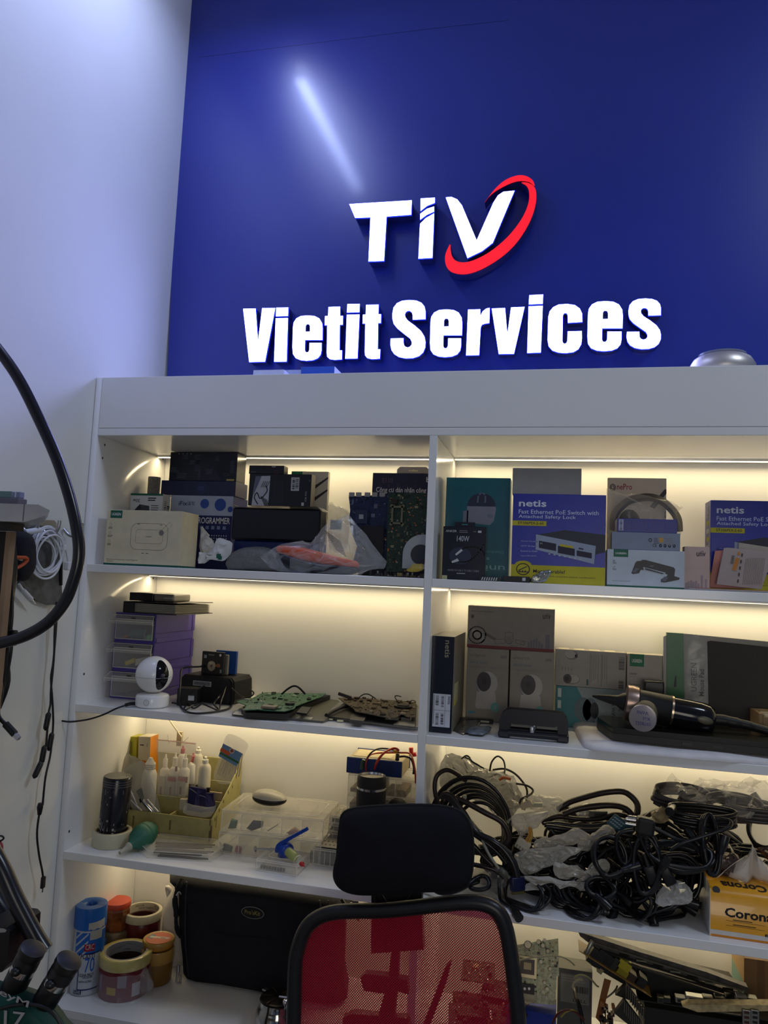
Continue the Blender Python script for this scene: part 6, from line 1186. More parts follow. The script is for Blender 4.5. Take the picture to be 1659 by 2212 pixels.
bag9('clear_bag','thin clear film bag hanging between the shelf divider and grey bag',[(130,200),(215,240),(235,470),(220,520),(120,540),(90,380)],.16,.012,BAGF,32,cr=.004)
b=MB(at(*q9(700,345),.160)); P=[xyz(660,350,.150),xyz(700,330,.148),xyz(760,345,.150)]; b.tube(P,.003,cm('c0602c',.4),8); tag(b.build('orange_wire'),'orange wire bend seen inside the grey cable bag','wire')
bag9('poly_bag','greyish poly bag standing right of the grey cable bag',[(900,500),(960,475),(1080,500),(1200,505),(1250,580),(1280,745),(1200,740),(1110,720),(1000,640),(900,600)],.165,.018,MK2,33)
bag9('poly_bag','milky poly bag draped over cables by the white connector',[(720,715),(830,650),(930,650),(1110,630),(1060,720),(960,800),(880,850),(850,885),(820,820),(770,760)],.10,.014,MK,34)
bag9('poly_bag','long wrinkled poly bag with paper label pointing right',[(975,900),(1100,860),(1250,820),(1370,785),(1470,855),(1450,900),(1330,930),(1200,960),(1080,985),(980,960)],.075,.013,MK,35)
bag9('poly_bag','wide thin poly bag lying below the white connector',[(790,1010),(960,965),(1150,950),(1340,950),(1385,990),(1250,1060),(1100,1130),(960,1190),(890,1205),(830,1110)],.055,.012,MK2,36)
bag9('poly_bag','curled poly bag loop at the foot of the cable heap',[(1150,1080),(1260,1120),(1410,1165),(1500,1120),(1560,1060),(1630,1080),(1640,1160),(1560,1240),(1400,1262),(1250,1240),(1150,1200)],.045,.010,MK,37)
bag9('poly_bag','flat clear poly bag under the others at shelf level',[(880,1210),(1100,1215),(1300,1260),(1460,1275),(1430,1345),(1330,1310),(1150,1270),(950,1270)],.035,.006,MK2,38)
bag9('poly_bag','dark clear crumpled bag beside the hanging blue connector',[(420,1150),(560,1130),(700,1160),(730,1300),(620,1310),(540,1300),(450,1240)],.06,.014,film('dark_film',(.22,.21,.20),.35,.12,1.0,60),39)
bag9('poly_bag','small clear film puddle below the blue connector',[(890,1300),(980,1290),(1060,1330),(1000,1350),(900,1345)],.03,.004,BAGF,40)
# white connector with wires
o=at(*q9(870,930),.06); th=thing('power_connector','white connector block with yellow wires hanging at heap front','connector',o)
b=MB(o); b.box((-.013,-.005,-.011),(.013,.005,.009),cm('b4ae98',.4),Mx(o,ry=28),bev=.0015); 
for k in range(4): b.box((-.011+.006*k,-.0052,-.0105),(-.007+.006*k,-.005,-.004),cm('7a7260'),Mx(o,ry=28))
b.build('connector_block',th)
for k in range(4):
    b=MB(o); b.tube([xyz(888+14*k,900+5*k,.058),xyz(915+13*k,860,.06),xyz(925+9*k,815,.065),xyz(920+8*k,780,.08)],.0011,cm(('c89020','b87830','d0a030','b09040')[k],.4),6); b.build('wire',th)
o=xyz(910,600,.12); small('power_connector','cream connector lying on top beside the grey bag','connector',lambda b:(b.box((-.012,-.006,0),(.012,.006,.012),cm('b8a88a',.4),Mx(ry=-25),bev=.0015),b.box((.012,-.005,.002),(.030,.005,.010),cm('a8a48c',.4),Mx(ry=-5),bev=.001)),o)
cord('cream wire curling up from the cream connector',[(930,590,.12),(930,555,.12),(900,520,.12),(880,515,.12)],.0018,cm('b8b090',.4),nm='wire'); 
cord('bright orange wire stub at the left of the cream connector',[(840,570,.13),(890,572,.125)],.0018,cm('c08030',.4),nm='wire')
# thick cables arching to the right
cord('upper thick brown cable arching high across the heap middle',[(1180,620,.16),(1240,580,.16),(1300,545,.16),(1450,500,.155),(1600,465,.15),(1750,455,.15),(1830,490,.145),(1890,560,.14),(1895,640,.13),(1860,720,.12)],.0062,BR)
cord('lower thick brown cable arching below the other high one',[(1230,660,.14),(1350,615,.14),(1500,590,.14),(1660,580,.14),(1770,600,.135),(1840,660,.13),(1860,740,.12)],.0062,BR)
for k,(y0_,d_) in enumerate(((670,.15),(735,.11),(770,.10),(800,.12),(840,.10))):
    cord('black cable running level through the middle of the heap',[(1040+20*k,740+14*k,d_),(1180,y0_+10,d_),(1350,y0_+30,d_+.005),(1550,y0_+30,d_),(1700,y0_-10,d_),(1850,y0_+20,d_)],.0050,BKC if k else BR,group='level cables in the heap')
# right heap: individual cords
rd=random.Random(12)
LBL='black power cord coiled within the tangled heap on the third shelf'
spots=[]
for k in range(60):
    cx=rd.uniform(1075,1650) if k<46 else rd.uniform(1090,1300); frac=(cx-1085)/565
    row=k%4; u=cx; v={0:1935,1:1890,2:1850,3:1810}[row]+rd.uniform(-14,14)+ (8 if frac>.6 else 0)
    if cx<1230 and row==3: v+=45
    y=(.06,.10,.14,.18)[row]+rd.uniform(-.02,.03)
    c=at(u,v,y); c.z=max(c.z,G+.02)
    if cx>1490: y=max(y,.19); c=at(u,v-5,y)
    c.y=y; R1=rd.uniform(.035,.062); R2=rd.uniform(.022,.040); P=coil(c,R1,R2,rd.uniform(2.2,4.2),rd.uniform(35,95),rd.uniform(-50,50),rd.choice((.0030,.0034,.0038)),k,.5)
    cable_thing(P,(.0030,.0034,.0038)[k%3],LBL,'black cords in the cable heap')
# identifiable ones in front
P=coil(at(1516,1762,.085),.058,.016,4,12,2,.0036,101,.15,.9); cable_thing(P,.0036,'flat wound black cord on top of the heap, under the clear bag')
P=coil(at(1470,1850,.035),.055,.026,4,48,5,.0036,102,.2,.8); cable_thing(P,.0036,'wide black coil sagging in front of heap left of tissue pack')
P=coil(at(1398,1868,.025),.022,.048,5,84,-10,.0032,103,.2,.9); cable_thing(P,.0032,'upright tied black cord bundle at the front of the heap')
P=coil(at(1534,1822,.040),.014,.05,3,80,12,.0036,104,.2,.9); cable_thing(P,.0036,'narrow vertical cord loop left of the tissue pack')
P=coil(at(1318,1850,.035),.030,.034,4,70,10,.0036,105,.3,.9); cable_thing(P,.0036,'round cord coil beneath the teal sachet')
P=coil(at(1298,1920,.025),.024,.018,4,60,-8,.0034,106,.3,.9); cable_thing(P,.0034,'small cord coil lying at shelf level in the heap middle')
P=coil(at(1650,1790,.17),.028,.036,4,75,-30,.0036,107,.2,.9); cable_thing(P,.0036,'black coil cut off by the right picture edge')
cord('long black cord crossing diagonally over the right heap',[(800,800,.03),(900,740,.028),(1050,690,.028),(1200,640,.03),(1310,600,.035),(1330,545,.05),(1200,520,.06),(1110,560,.04),(1090,700,.028),(1100,860,.03)],.0034,f=q4)
cord('black cord swinging from the big plug to the right',[(640,590,.03),(760,650,.03),(860,700,.03),(940,720,.035),(1050,780,.04)],.0036,f=q4)
cord('black cord hanging straight down from the big plug',[(520,560,.02),(530,640,.02),(560,740,.02),(600,820,.02),(650,900,.02),(690,1000,.025)],.0034,f=q4,ends=lambda b,P:None)
cord('black cord loop drooping left of the big plug',[(480,620,.03),(360,650,.03),(330,760,.03),(380,900,.03),(440,900,.03),(470,800,.03),(430,700,.03)],.0038,f=q4)
o=at(*q4(580,600),.022); th=thing('mains_plug','large black moulded mains plug standing out at the heap front','plug',o)
b=MB(o); b.box((-.016,-.012,-.012),(.016,.012,.018),cm('0c0c0d',.45),Mx(o,ry=8),bev=.005); b.build('plug_body',th)
b=MB(o); 
for k in range(4): b.lathe([(.0075-.0008*k,0),(.0075-.0008*k,.004)],cm('0c0c0d',.45),Mx(o+Vector((.002+.001*k,0,-.018-.0058*k))),14)
b.lathe([(.0045,0),(.0045,.03)],cm('0c0c0d',.45),Mx(o+Vector((.002,0,-.042))),12); b.build('strain_relief',th)
b=MB(o); 
for dz in (.004,.012): b.tube([o+Vector((-.016,-.004,dz)),o+Vector((-.034,-.004,dz+.001))],.0024,CHROME,10,raw=True)
b.build('plug_pin',th)
for k,(x_,y_,ry) in enumerate(((630,1000,-20),(770,1010,-30))):
    o=at(*q4(x_,y_),.02); th=thing('socket_connector' if k==0 else 'mains_plug','black appliance socket pointing down at the heap front' if k==0 else 'slim black plug with bare pins low in the heap','connector' if k==0 else 'plug',o)
    b=MB(o); b.box((-.010,-.008,-.018),(.010,.008,.014),cm('0c0c0d',.4),Mx(o,ry=ry),bev=.003); b.lathe([(.006,.014),(.0042,.034),(0,.034)],cm('0c0c0d',.4),Mx(o,ry=ry),12); b.build('plug_body',th)
    if k:
        b=MB(o); 
        for dx in (-.005,.005): b.tube([Mx(o,ry=ry)@Vector((dx,-.002,-.018)),Mx(o,ry=ry)@Vector((dx,-.002,-.034))],.0018,CHROME,8,raw=True)
        b.build('plug_pin',th)
# teal sachet and label pieces
b=MB(at(*q4(320,560),.06)); P=[at(*q4(*p),.055) for p in ((245,560),(320,480),(480,590),(350,640))]; b.prism([(p.x,p.z) for p in P],.055,.0575,cm('1c4852',.4))
for i in range(3):
    for j in range(5): a=P[0]+(P[1]-P[0])*(.2+.25*i)+(P[3]-P[0])*(.12+.17*j); b.box((a.x,.0545,a.z),(a.x+.004,.055,a.z+.002),cm('8aa0a0'))
tag(b.build('sachet'),'teal printed sachet lying on the poly bags in the heap','sachet')
bag9('poly_bag','clear poly tube bag running left from the teal sachet',[(0,720),(60,690),(150,640),(230,570),(330,640),(240,720),(120,760),(30,800),(0,800)],.075,.014,MK,41,f=q4)
bag9('poly_bag','white printed film with barcode behind the high arching cables',[(20,420),(70,400),(150,430),(170,500),(100,520),(0,490)],.18,.008,film('white_film',(.75,.74,.70),.75,.3,.6,50),42,f=q4)
small('usb_dongle','grey translucent flat dongle lying behind the teal sachet','dongle',lambda b:(b.box((-.018,-.004,-.008),(.018,.004,.008),cm('5a5850',.3),Mx(ry=-4),bev=.001),b.box((-.008,-.0045,-.003),(.014,-.004,.004),cm('24221e'),Mx(ry=-4))),at(*q4(172,488),.155))
small('metal_plug','silver plug tip between the dongle and the large mains plug','plug',lambda b:b.lathe([(0,0),(.005,0),(.005,.022),(.003,.024),(.003,.034)],CHROME,Mx(ry=92),14),at(*q4(425,510),.10))
# bags at the right
bag9('cable_bag','large clear bag of grey cords on top of the heap at right',[(720,240),(850,235),(1000,270),(1080,215),(1300,195),(1500,190),(1680,215),(1690,470),(1560,500),(1400,480),(1200,430),(1000,420),(830,420),(740,350)],.15,.05,film('bag_film_thin',(.85,.82,.74),.17,.08,1.0,48),43,f=q4,cr=.016)
for k,(x_,y_,a_) in enumerate(((900,330,10),(1120,380,14),(1350,420,10),(1560,450,-6))):
    P=coil(at(*q4(x_,y_),.15),.050,.022,4,20+a_,a_,.0042,120+k,.2,.8); b=MB(P[0]); b.tube(P,.0042,mat('grey_purple_cable',(.045,.04,.045),.35,var=.1),8,3)
    tag(b.build('bagged_cord'),('grey cord coil at the left end inside the top clear bag','second grey cord coil from the left in the clear bag','third grey cord coil from left in the clear bag','grey cord coil at the right picture edge in clear bag')[k],'cable')
bag9('bubble_bag','brown and clear crumpled bag end at the left of the top bag',[(655,470),(720,410),(770,450),(780,530),(730,560),(660,545)],.12,.012,mat('tan_film',(.40,.31,.17),.3,alpha=.8,var=.3,bump=.8),44,f=q4)
bag9('clear_bag','clear bag slipping out at the foot of the heap',[(680,1230),(740,1110),(820,1060),(950,1100),(1000,1180),(980,1250),(900,1283),(780,1280)],.022,.012,film('bag_film_low',(.75,.74,.70),.35,.1,1.0,50),45,f=q4)
bag9('clear_bag','shiny bag with brown contents behind the tissue pack',[(1140,900),(1200,830),(1320,810),(1400,860),(1380,960),(1280,1060),(1150,1060),(1120,980)],.10,.03,mat('brown_film',(.09,.06,.05),.12,alpha=.85,var=.8,scale=60,bump=1,bscale=60,spec=1),46,f=q4,cr=.008)
bag9('brown_pouch','brown packet behind the tissue at the right edge',[(1570,790),(1620,775),(1680,810),(1700,900),(1640,880)],.11,.010,cm('4a3228',.3),47,f=q4,cat='pouch')
# tissue pack
x0t=on(1532,2019,G).x; o=Vector((x0t,.024,G)); th=thing('tissue_pack','yellow wrapped tissue pack printed Corona with one tissue pulled up','tissue pack',o,-1)
hT=at(1590,1925,.024).z-G; wT=.19; dT=.105; YT=mat('yellow_pack_film',(.74,.34,.018),.25,var=.05,bump=.15,bscale=30,coat=.3)
b=MB(); pr_=[(0,0),(wT,0),(wT,hT),(0,hT)]
Vt=[(0,0,0),(wT,0,0),(wT,dT,0),(0,dT,0),(0,0,hT*.86),(wT,0,hT*.86),(wT,dT*1,hT*.9),(0,dT,hT*.9),(.002,.012,hT*.99),(wT,.012,hT*.99),(wT,dT*.75,hT*1.08),(.002,dT*.75,hT*1.08)]
b.add(Vt,[(0,1,5,4),(4,5,9,8),(8,9,10,11),(11,10,6,7),(3,7,6,2),(0,3,2,1)],YT); WF=mat('white_pack_end',(.62,.62,.60),.3,var=.08,bump=.6,bscale=60)
b.add(Vt,[(0,4,8,11,7,3),(1,2,6,10,9,5)],WF); F=Face(b,Mx((0,0,0),rx=90),wT,hT)
F.rect(0,.86,1,.955,cm('c8c6c0'),0); F.rect(.02,.955,1,1,cm('c87a10'),0); K2=cm('1c120c')
F.rect(.0,.0,.008,1,cm('c8c6c0'),.5)
F.txt('Corona',.13,.56,.20,K2,.41,.09); F.lines(.2,.60,.42,1,.05,K2,.3); F.line([(.14,.635),(.47,.645)],.0005,K2); F.lines(.2,.70,.46,1,.05,K2,.3); F.line([(.14,.735),(.47,.745)],.0005,K2); F.rect(.47,.815,.58,.865,K2,2); F.rect(.58,.815,.72,.865,cm('d8d4cc'),2); F.txt('100 tờ',.485,.855,.028,cm('d8d4cc'),.08,l=3)
F.ell(.66,.44,.03,.05,K2,1)
tp=Matrix.Translation((wT*.40,.020,hT*1.005))@Matrix.Rotation(R(8),4,'X')
b.text('Corona',.072,.020,K2,Matrix.Translation((.106,.030,hT*1.02+.0008))@Matrix.Rotation(R(180),4,'Z')@Matrix.Rotation(R(-9),4,'X')@Matrix.Translation((0,-.02,0)),.09) if 0 else b.text('Corona',.075,.024,K2,Matrix.Translation((.098,.036,hT*1.035))@Matrix.Rotation(R(180),4,'Z')@Matrix.Rotation(R(-7.5),4,'X'),.09)
b.lathe([(0,0),(.0065,0)],K2,Matrix.Translation((.012,.007,hT*.93+.0015))@Matrix.Rotation(R(50),4,'X'),12,cap=False)
b.build('wrapper',th)
b=MB(); N=15; V=[]; top=at(1622,1828,.07)-o
for j in range(8):
    t=j/7; wd=.052*(1-t)**.8*.95+.008; zz=hT*1.06+(top.z-hT*1.06)*t
    for i in range(N): s_=i/(N-1)*2-1; V.append((top.x*.92+.004+s_*wd+.006*t, .050+.012*math.sin(s_*7+t*2)*(1-.4*t)+.006*math.sin(s_*15), zz-abs(s_)*.018*t*1.2))
b.add(V,[(j*N+i,j*N+i+1,(j+1)*N+i+1,(j+1)*N+i) for j in range(7) for i in range(N-1)],mat('tissue_paper',(.78,.74,.68),.8,trans=0,var=.02,bump=.3,bscale=80),sm=True)
ob=b.build('tissue',th); md=ob.modifiers.new('s','SOLIDIFY'); md.thickness=.0008
# ================================================================ bottom shelf, left bay
G = S4+.0001
def q5(x,y): return (100+x/4.1475,1870+y/4.1475)
# spray can
c=Vector((at(182,2140,.075).x,.078,G)); r=(at(213,1990,.078)-at(152,1990,.078)).x/2*.97; hC=at(180,1948,.078).z-G; zc=at(180,2012,.078-r).z-G
th=thing('spray_can','tall blue and white lacquer spray can with blue cap at the far left','spray can',c)
WB=cm('b8bcc4',.3); BB=cm('1a60b8',.35); b=MB(); b.lathe([(r*.92,0),(r*.97,.003),(r*.96,.006),(r*.96,zc-.002),(r*.9,zc)],WB,None,48)
def cur(a0,a1,z0,z1,m,rr,n=24): 
    V=[]; rr+=.0009
    for i in range(n+1):
        a=R(a0+(a1-a0)*i/n); V+=[(rr*math.cos(a),rr*math.sin(a),z0),(rr*math.cos(a),rr*math.sin(a),z1)]
    b.add(V,[(2*i,2*i+2,2*i+3,2*i+1) for i in range(n)],m)
def curp(pts,m,rr):   # (angle, z) outline wrapped round the can, cut into strips
    V=[(rr*math.cos(R(a)),rr*math.sin(R(a)),z) for a,z in pts]; b.add(V,[tuple(range(len(V)))],m)
def strip(a0,z0,a1,z1,hw,m,rr,n=24):
    V=[]; rr+=.0009
    for i in range(n+1):
        a=R(a0+(a1-a0)*i/n); z=z0+(z1-z0)*i/n; V+=[(rr*math.cos(a),rr*math.sin(a),z-hw),(rr*math.cos(a),rr*math.sin(a),z+hw)]
    b.add(V,[(2*i,2*i+2,2*i+3,2*i+1) for i in range(n)],m)
r1=r*.962
cur(-110,20,zc*.42,zc*.97,BB,r1); 
for k in range(5): strip(-108,zc*(.40+.12*k),-60,zc*(.60+.12*k),.0022,WB,r1+.0003)
cur(-90,-5,zc*.10,zc*.66,cm('10205c',.35),r1+.0002); cur(-86,-8,zc*.12,zc*.64,WB,r1+.0005)
cur(-72,-35,zc*.69,zc*.80,cm('a01828',.35),r1+.0006)
def ctext(t,a,z,h,m,rr,wdeg):
    rr+=.0010; V,F,x0,x1,y0,y1=textmesh(t,.03); sx=wdeg/(x1-x0); sy=h/(y1-y0)
    b.add([(rr*math.cos(R(a+(v.x-x0)*sx)),rr*math.sin(R(a+(v.x-x0)*sx)),z+(v.y-y0)*sy) for v in V],F,m)
NV2=cm('14183a'); ctext('CRC',-68,zc*.715,.011,WB,r1+.0009,30); ctext('PLASTI',-82,zc*.58,.009,NV2,r1+.0009,48); ctext('70',-66,zc*.37,.030,BB,r1+.0009,34); ctext('CLEAR PROT',-84,zc*.31,.006,NV2,r1+.0009,52); ctext('LACQUER',-70,zc*.275,.005,NV2,r1+.0009,34); ctext('WITH ULTRA',-84,zc*.215,.0045,NV2,r1+.0009,45)
cur(-104,-72,zc*.045,zc*.095,NV2,r1+.0004); ctext('RoHS',-101,zc*.055,.006,WB,r1+.0008,26); cur(-102,-74,zc*.03,zc*.036,GR,r1+.0004)
cur(-55,-10,zc*.86,zc*1.0,cm('a8a8a4'),r1+.001)
b.build('can_body',th)
b=MB(); b.lathe([(r*1.0,zc),(r*1.01,zc+.002),(r,hC-.003),(r*.97,hC),(r*.42,hC),(r*.36,hC-.002),(r*.34,hC-.014),(0,hC-.015)],BB,None,48); b.box((-r,-.0004,hC),(-r*.42,.0004,hC+.0003),cm('0c3470')); b.box((r*.42,-.0004,hC),(r,.0004,hC+.0003),cm('0c3470')); b.build('cap',th)
b=MB(); 
V=[]
for i in range(9):
    a=R(-62+8*i); V+=[(r*1.02*math.cos(a),r*1.02*math.sin(a),zc+.002+.0015*math.sin(i*2)),(r*1.02*math.cos(a),r*1.02*math.sin(a),zc+.016+.003*i/8)]
b.add(V,[(2*i,2*i+2,2*i+3,2*i+1) for i in range(8)],cm('b0b0ac')); b.build('paper_sticker',th)
# jar
def ycentre(u,v,yy): p=at(u,v,yy); return p
c=Vector((at(249,2015,.20).x,.20,G)); zj=at(249,2019,.17).z-G; r=(at(277,1990,.2)-at(226,1990,.2)).x/2; hJ=at(250,1944,.20).z-G; zl_=at(250,1968,.20-r).z-G
# the jar and the masking tape stand on other rolls; give each its real support
th=thing('storage_tub','low dark tub supporting the red jar behind the spray can','tub',c); b=MB(); b.lathe([(r*1.1,0),(r*1.12,.003),(r*1.1,zj-.004),(r*1.0,zj-.0006)],cm('6a5c4a',.4),None,32); b.build('tub_body',th)
th=thing('spice_jar','dark amber jar of flux with orange red lid behind the spray can','jar',c+Vector((0,0,zj)))
b=MB(); h1=zl_-zj; b.lathe([(r*.86,0),(r*.92,.003),(r*.95,h1*.45),(r*1.0,h1*.62),(r*1.0,h1*.86),(r*.92,h1-.002)],mat('amber_glass',(.20,.06,.018),.12,var=.5,scale=45,coat=.5),Mx(rz=12),8,sm=False); b.build('jar_body',th)
b=MB(); b.lathe([(r*1.0,h1-.002),(r*1.02,h1),(r*1.02,hJ-zj-.003),(r*.98,hJ-zj),(0,hJ-zj+.001)],cm('b8452c',.4),None,40); b.build('lid',th)
# masking tape on maroon roll
c0=Vector((at(305,2020,.235).x,.235,G)); r=(at(343.5,1975,.235)-at(270,1975,.235)).x/2; zt_=at(306,1952,.235+r*.9).z-G; zb_=at(306,2002,.235-r).z-G
zm2=max(zb_-.045,.02)
for k,(a,bb_,m,lb) in enumerate(((0,zm2,cm('4a1416',.35),'lowest dark red tape roll under the cream masking tape'),(zm2+.0005,zb_-.0005,cm('5c181c',.3),'dark red tape roll directly beneath the cream masking tape'))):
    tape_roll('tape_roll',lb,c0+Vector((0,0,a)),r*.96,r*.75,bb_-a,m,cm('3a1816'))
def mprint(b,ri,h):
    for k,(t,z_,a) in enumerate((('MASKING TAPE',h*.62,60),('LE SLIKE',h*.35,75),('AICA',h*.6,135),('DOUX TANG',h*.25,120))):
        V,F,x0,x1,y0,y1=textmesh(t,.02); sx=-(26+len(t)*2)/(x1-x0); sy=h*.2/(y1-y0); rr=ri-.0004
        b.add([(rr*math.cos(R(a+14+(v.x-x0)*sx)),rr*math.sin(R(a+14+(v.x-x0)*sx)),z_+(v.y-y0)*sy) for v in V],F,cm('2a2826'))
zz=zt_-zb_; tape_roll('tape_roll','cream masking tape roll with printed core stacked on dark red tape',c0+Vector((0,0,zb_)),r,r*.84,max(zz,.018),mat('masking_tape_cream',(.56,.53,.38),.55),cm('b4ac98'),extra=mprint)
# orange tubs
c=Vector((at(341,2060,.155).x,.155,G)); r=(at(372,2060,.155)-at(310,2060,.155)).x/2; zt_=at(341,2008,.155+r).z-G; zmid=at(341,2062,.155-r).z-G
for k,(a,bb_,m,lb) in enumerate(((0,zmid-.001,cm('7a5a20',.35),'lower clouded amber solder paste tub before the black tool bag'),(zmid,zt_,cm('b07820',.35),'upper orange solder paste tub with salmon label on lid'))):
    hh=bb_-a; th=thing('flux_tub',lb,'tub',c+Vector((0,0,a))); b=MB(); b.lathe([(r*.86,0),(r*.93,.003),(r*.97,hh*.55),(r*.93,hh*.62)],m,None,40); b.build('tub_body',th)
    b=MB(); b.lathe([(r*.95,hh*.62),(r*1.0,hh*.64),(r*1.0,hh-.003),(r*.96,hh),(r*.86,hh-.0015),(0,hh-.0015)],mat('tub_lid_amber',(.48,.28,.06),.25,alpha=.92,var=.1),None,40)
    if k:
        b.lathe([(r*.80,hh-.0006),(0,hh-.0006)],cm('d07050'),None,36); b.box((-r*.6,-r*.05,hh-.0004),(r*.65,r*.2,hh-.0001),cm('d8c8b8'),Mx(rz=8)); b.box((-r*.68,-r*.2,hh-.0004),(-r*.35,r*.3,hh-.0002),cm('4a8a94')); b.box((r*.1,.02*r,hh-.0001),(r*.4,r*.07,hh+.0001),cm('7a3a2c'),Mx(rz=8))
    b.build('lid',th)
# big clear yellow tape over the maroon film-wrapped roll
c=Vector((at(258,2150,.085).x,.100,G)); r=(at(313,2060,.10)-at(212,2060,.10)).x/2*.985; zt_=at(262,2024,.10+r*.9).z-G; zb_=at(262,2106,.10-r).z-G
def bprint(b,ri,h):
    rd=random.Random(3)
    for k in range(9):
        a=30+k*16; z_=h*(.45,.7,.2)[k%3]; V,F,x0,x1,y0,y1=textmesh('SHURTAPE'[:5] if 0 else 'ONE TAPE',.02); sx=-20/(x1-x0); sy=h*.12/(y1-y0); rr=ri-.0004
        b.add([(rr*math.cos(R(a+8+(v.x-x0)*sx)),rr*math.sin(R(a+8+(v.x-x0)*sx)),z_+(v.y-y0)*sy) for v in V],F,cm('3a3c52'))
def bprint2(b,ri,h):
    rd=random.Random(3)
    for k in range(14):
        a=rd.uniform(25,155); z_=h*rd.uniform(.15,.85)
        for j in range(5):
            V=[]; rr=ri-.0004
            for i in range(3): t=R(a+j*3.4+i*1.0); V+=[(rr*math.cos(t),rr*math.sin(t),z_),(rr*math.cos(t),rr*math.sin(t),z_+h*.05)]
            b.add(V,[(0,2,3,1),(2,4,5,3)],cm('3a3c52'))
pt_=th0=tape_roll('tape_roll','wide clear yellow packing tape roll with grey printed core',c+Vector((0,0,zb_)),r,r*.76,zt_-zb_,mat('clear_yellow_tape',(.50,.43,.15),.15,var=.05,coat=.6),cm('8c8e96'),extra=bprint2)
th=tape_roll('tape_roll','dark red printed tape roll wrapped in film under the yellow tape',c,r*.96,r*.72,zb_-.0008,cm('6a1824',.3),cm('3a2422'))
b=MB(); hh=zb_-.0008; 
for a0,a1,z0,z1,m in ((-100,-78,.25,.5,'b09028'),(-128,-118,.3,.8,'7a6a8a'),(-42,-22,.15,.6,'a8a8ac'),(-75,-55,.5,.9,'8a7a86'),(-150,-135,.2,.8,'4a2a4a')):
    V=[]; rr=r*.965
    for i in range(5):
        a=R(a0+(a1-a0)*i/4); V+=[(rr*math.cos(a),rr*math.sin(a),hh*z0),(rr*math.cos(a),rr*math.sin(a),hh*z1)]
    b.add(V,[(2*i,2*i+2,2*i+3,2*i+1) for i in range(4)],cm(m,.3))
b.build('printed_label',th)
b=MB(c); b.zmin=G; b.lathe([(r*1.22,.002),(r*1.12,.010),(r*1.04,.02),(r*1.03,hh*.6),(r*1.02,hh*.9)],film('wrap_film',(.8,.78,.8),.14,.08,1.0,60),Mx(c),40,cap=False)
for i,v in enumerate(b.V): b.V[i]=v+noise.noise_vector(v*45)*.006
b.build('film_wrap',th)
for v in []: pass
tag(MB((c.x+.06,.085,G)).build('x'),'x','x') if 0 else None
b=MB((c.x+.07,.10,G)); b.zmin=G; b.pillow(outl([(305,2085),(316,2095),(332,2125),(325,2140),(300,2150),(290,2120)],.09,2),.012,film('bag_film_loose',(.85,.84,.82),.20,.1,1.0,50),cr=.008,fs=50,seed=51); tag(b.build('film_scrap'),'loose clear film wisp right of the film wrapped red tape','film')
b=MB(Vector((at(214,2045,.14).x,.14,G))); b.lathe([(.016,0),(.016,at(214,2045,.14).z-G-.02),(.014,at(214,2030,.14).z-G),(0,at(214,2028,.14).z-G)],cm('1c4a90',.35),Mx(b.org),28); tag(b.build('blue_bottle'),'small blue capped bottle hidden between spray can and yellow tape','bottle')
# jug
c=Vector((at(376,2060,.245).x,.245,G)); zT_=at(392,1897,.245).z-G; th=thing('plastic_jug','milky white jug with red screw cap behind the black tool bag','jug',c); r=.031; zS=at(376,1945,.245).z-G
b=MB(); b.lathe([(r*.95,0),(r,.004),(r,zS*.80),(r*.97,zS*.92),(r*.8,zS*1.06),(r*.45,zS+ (zT_-zS)*.55),(.012,zT_-.018)],mat('milky_hdpe',(.66,.63,.56),.4,var=.03),Mx(),32)
b.tube([(-.020,-.004,zS*1.05),(-.026,-.006,zS+.03),(-.010,-.006,zT_-.03),(.006,-.004,zT_-.022)],.005,MT['milky_hdpe'],10); b.build('jug_body',th)
b=MB(); b.lathe([(.015,zT_-.018),(.0155,zT_-.016),(.0155,zT_),(.014,zT_+.001),(0,zT_+.001)],cm('b01420',.35),Mx((.006,0,0)),28); b.build('cap',th)
# tool bag
yb_=.172; th=thing('tool_bag','black fabric tool case with oval badge standing on the bottom shelf','bag',(at(545,2140,yb_).x,yb_,G))
o=th.location; P=[(388,1898),(392,1893),(735,1940),(745,1960),(742,2110),(735,2165),(560,2146),(480,2132),(405,2117),(396,2060),(388,1980)]
def clampz(pts,y): return [Vector((p.x,p.y,max(p.z,G))) for p in (at(u,v,y) for u,v in pts)]
b=MB(o); b.zmin=G+.0005; W=[at(u,v,yb_+.02) for u,v in P]; zmx=S3-T-.003
W=[Vector((p.x,p.y,min(max(p.z,G+.001),zmx))) for p in W]; NB_=mat('tool_bag_fabric',(.009,.010,.015),.75,bump=.35,bscale=700,var=.08,spec=.3)
b.pillow(spline(W,3,True),.030,NB_,K=8,p=5,T2=.085); b.build('bag_body',th)
b=MB(o); fl=[(405,1925),(700,1960),(712,2012),(640,2032),(560,2029),(480,2022),(455,2010),(437,1975),(415,1955)]
b.pillow(outl(fl,yb_-.008,2),.005,NB_,K=4,p=4,T2=.002); b.build('front_flap',th)
b=MB(o); e=[at(403,1905,yb_-.008),at(401,1960,yb_-.010),at(401,2040,yb_-.010),at(408,2108,yb_-.004)]; b.tube(e,.0022,cm('20222a',.6),6); b.build('piping',th); b=MB(o); e=[at(690,1945,yb_-.008),at(696,1990,yb_-.010),at(697,2060,yb_-.010)]; b.tube(e,.0022,cm('20222a',.6),6); b.tube([at(709,1945,yb_-.006),at(716,2010,yb_-.006)],.0018,cm('2a2c34',.5),6); b.build('piping',th)
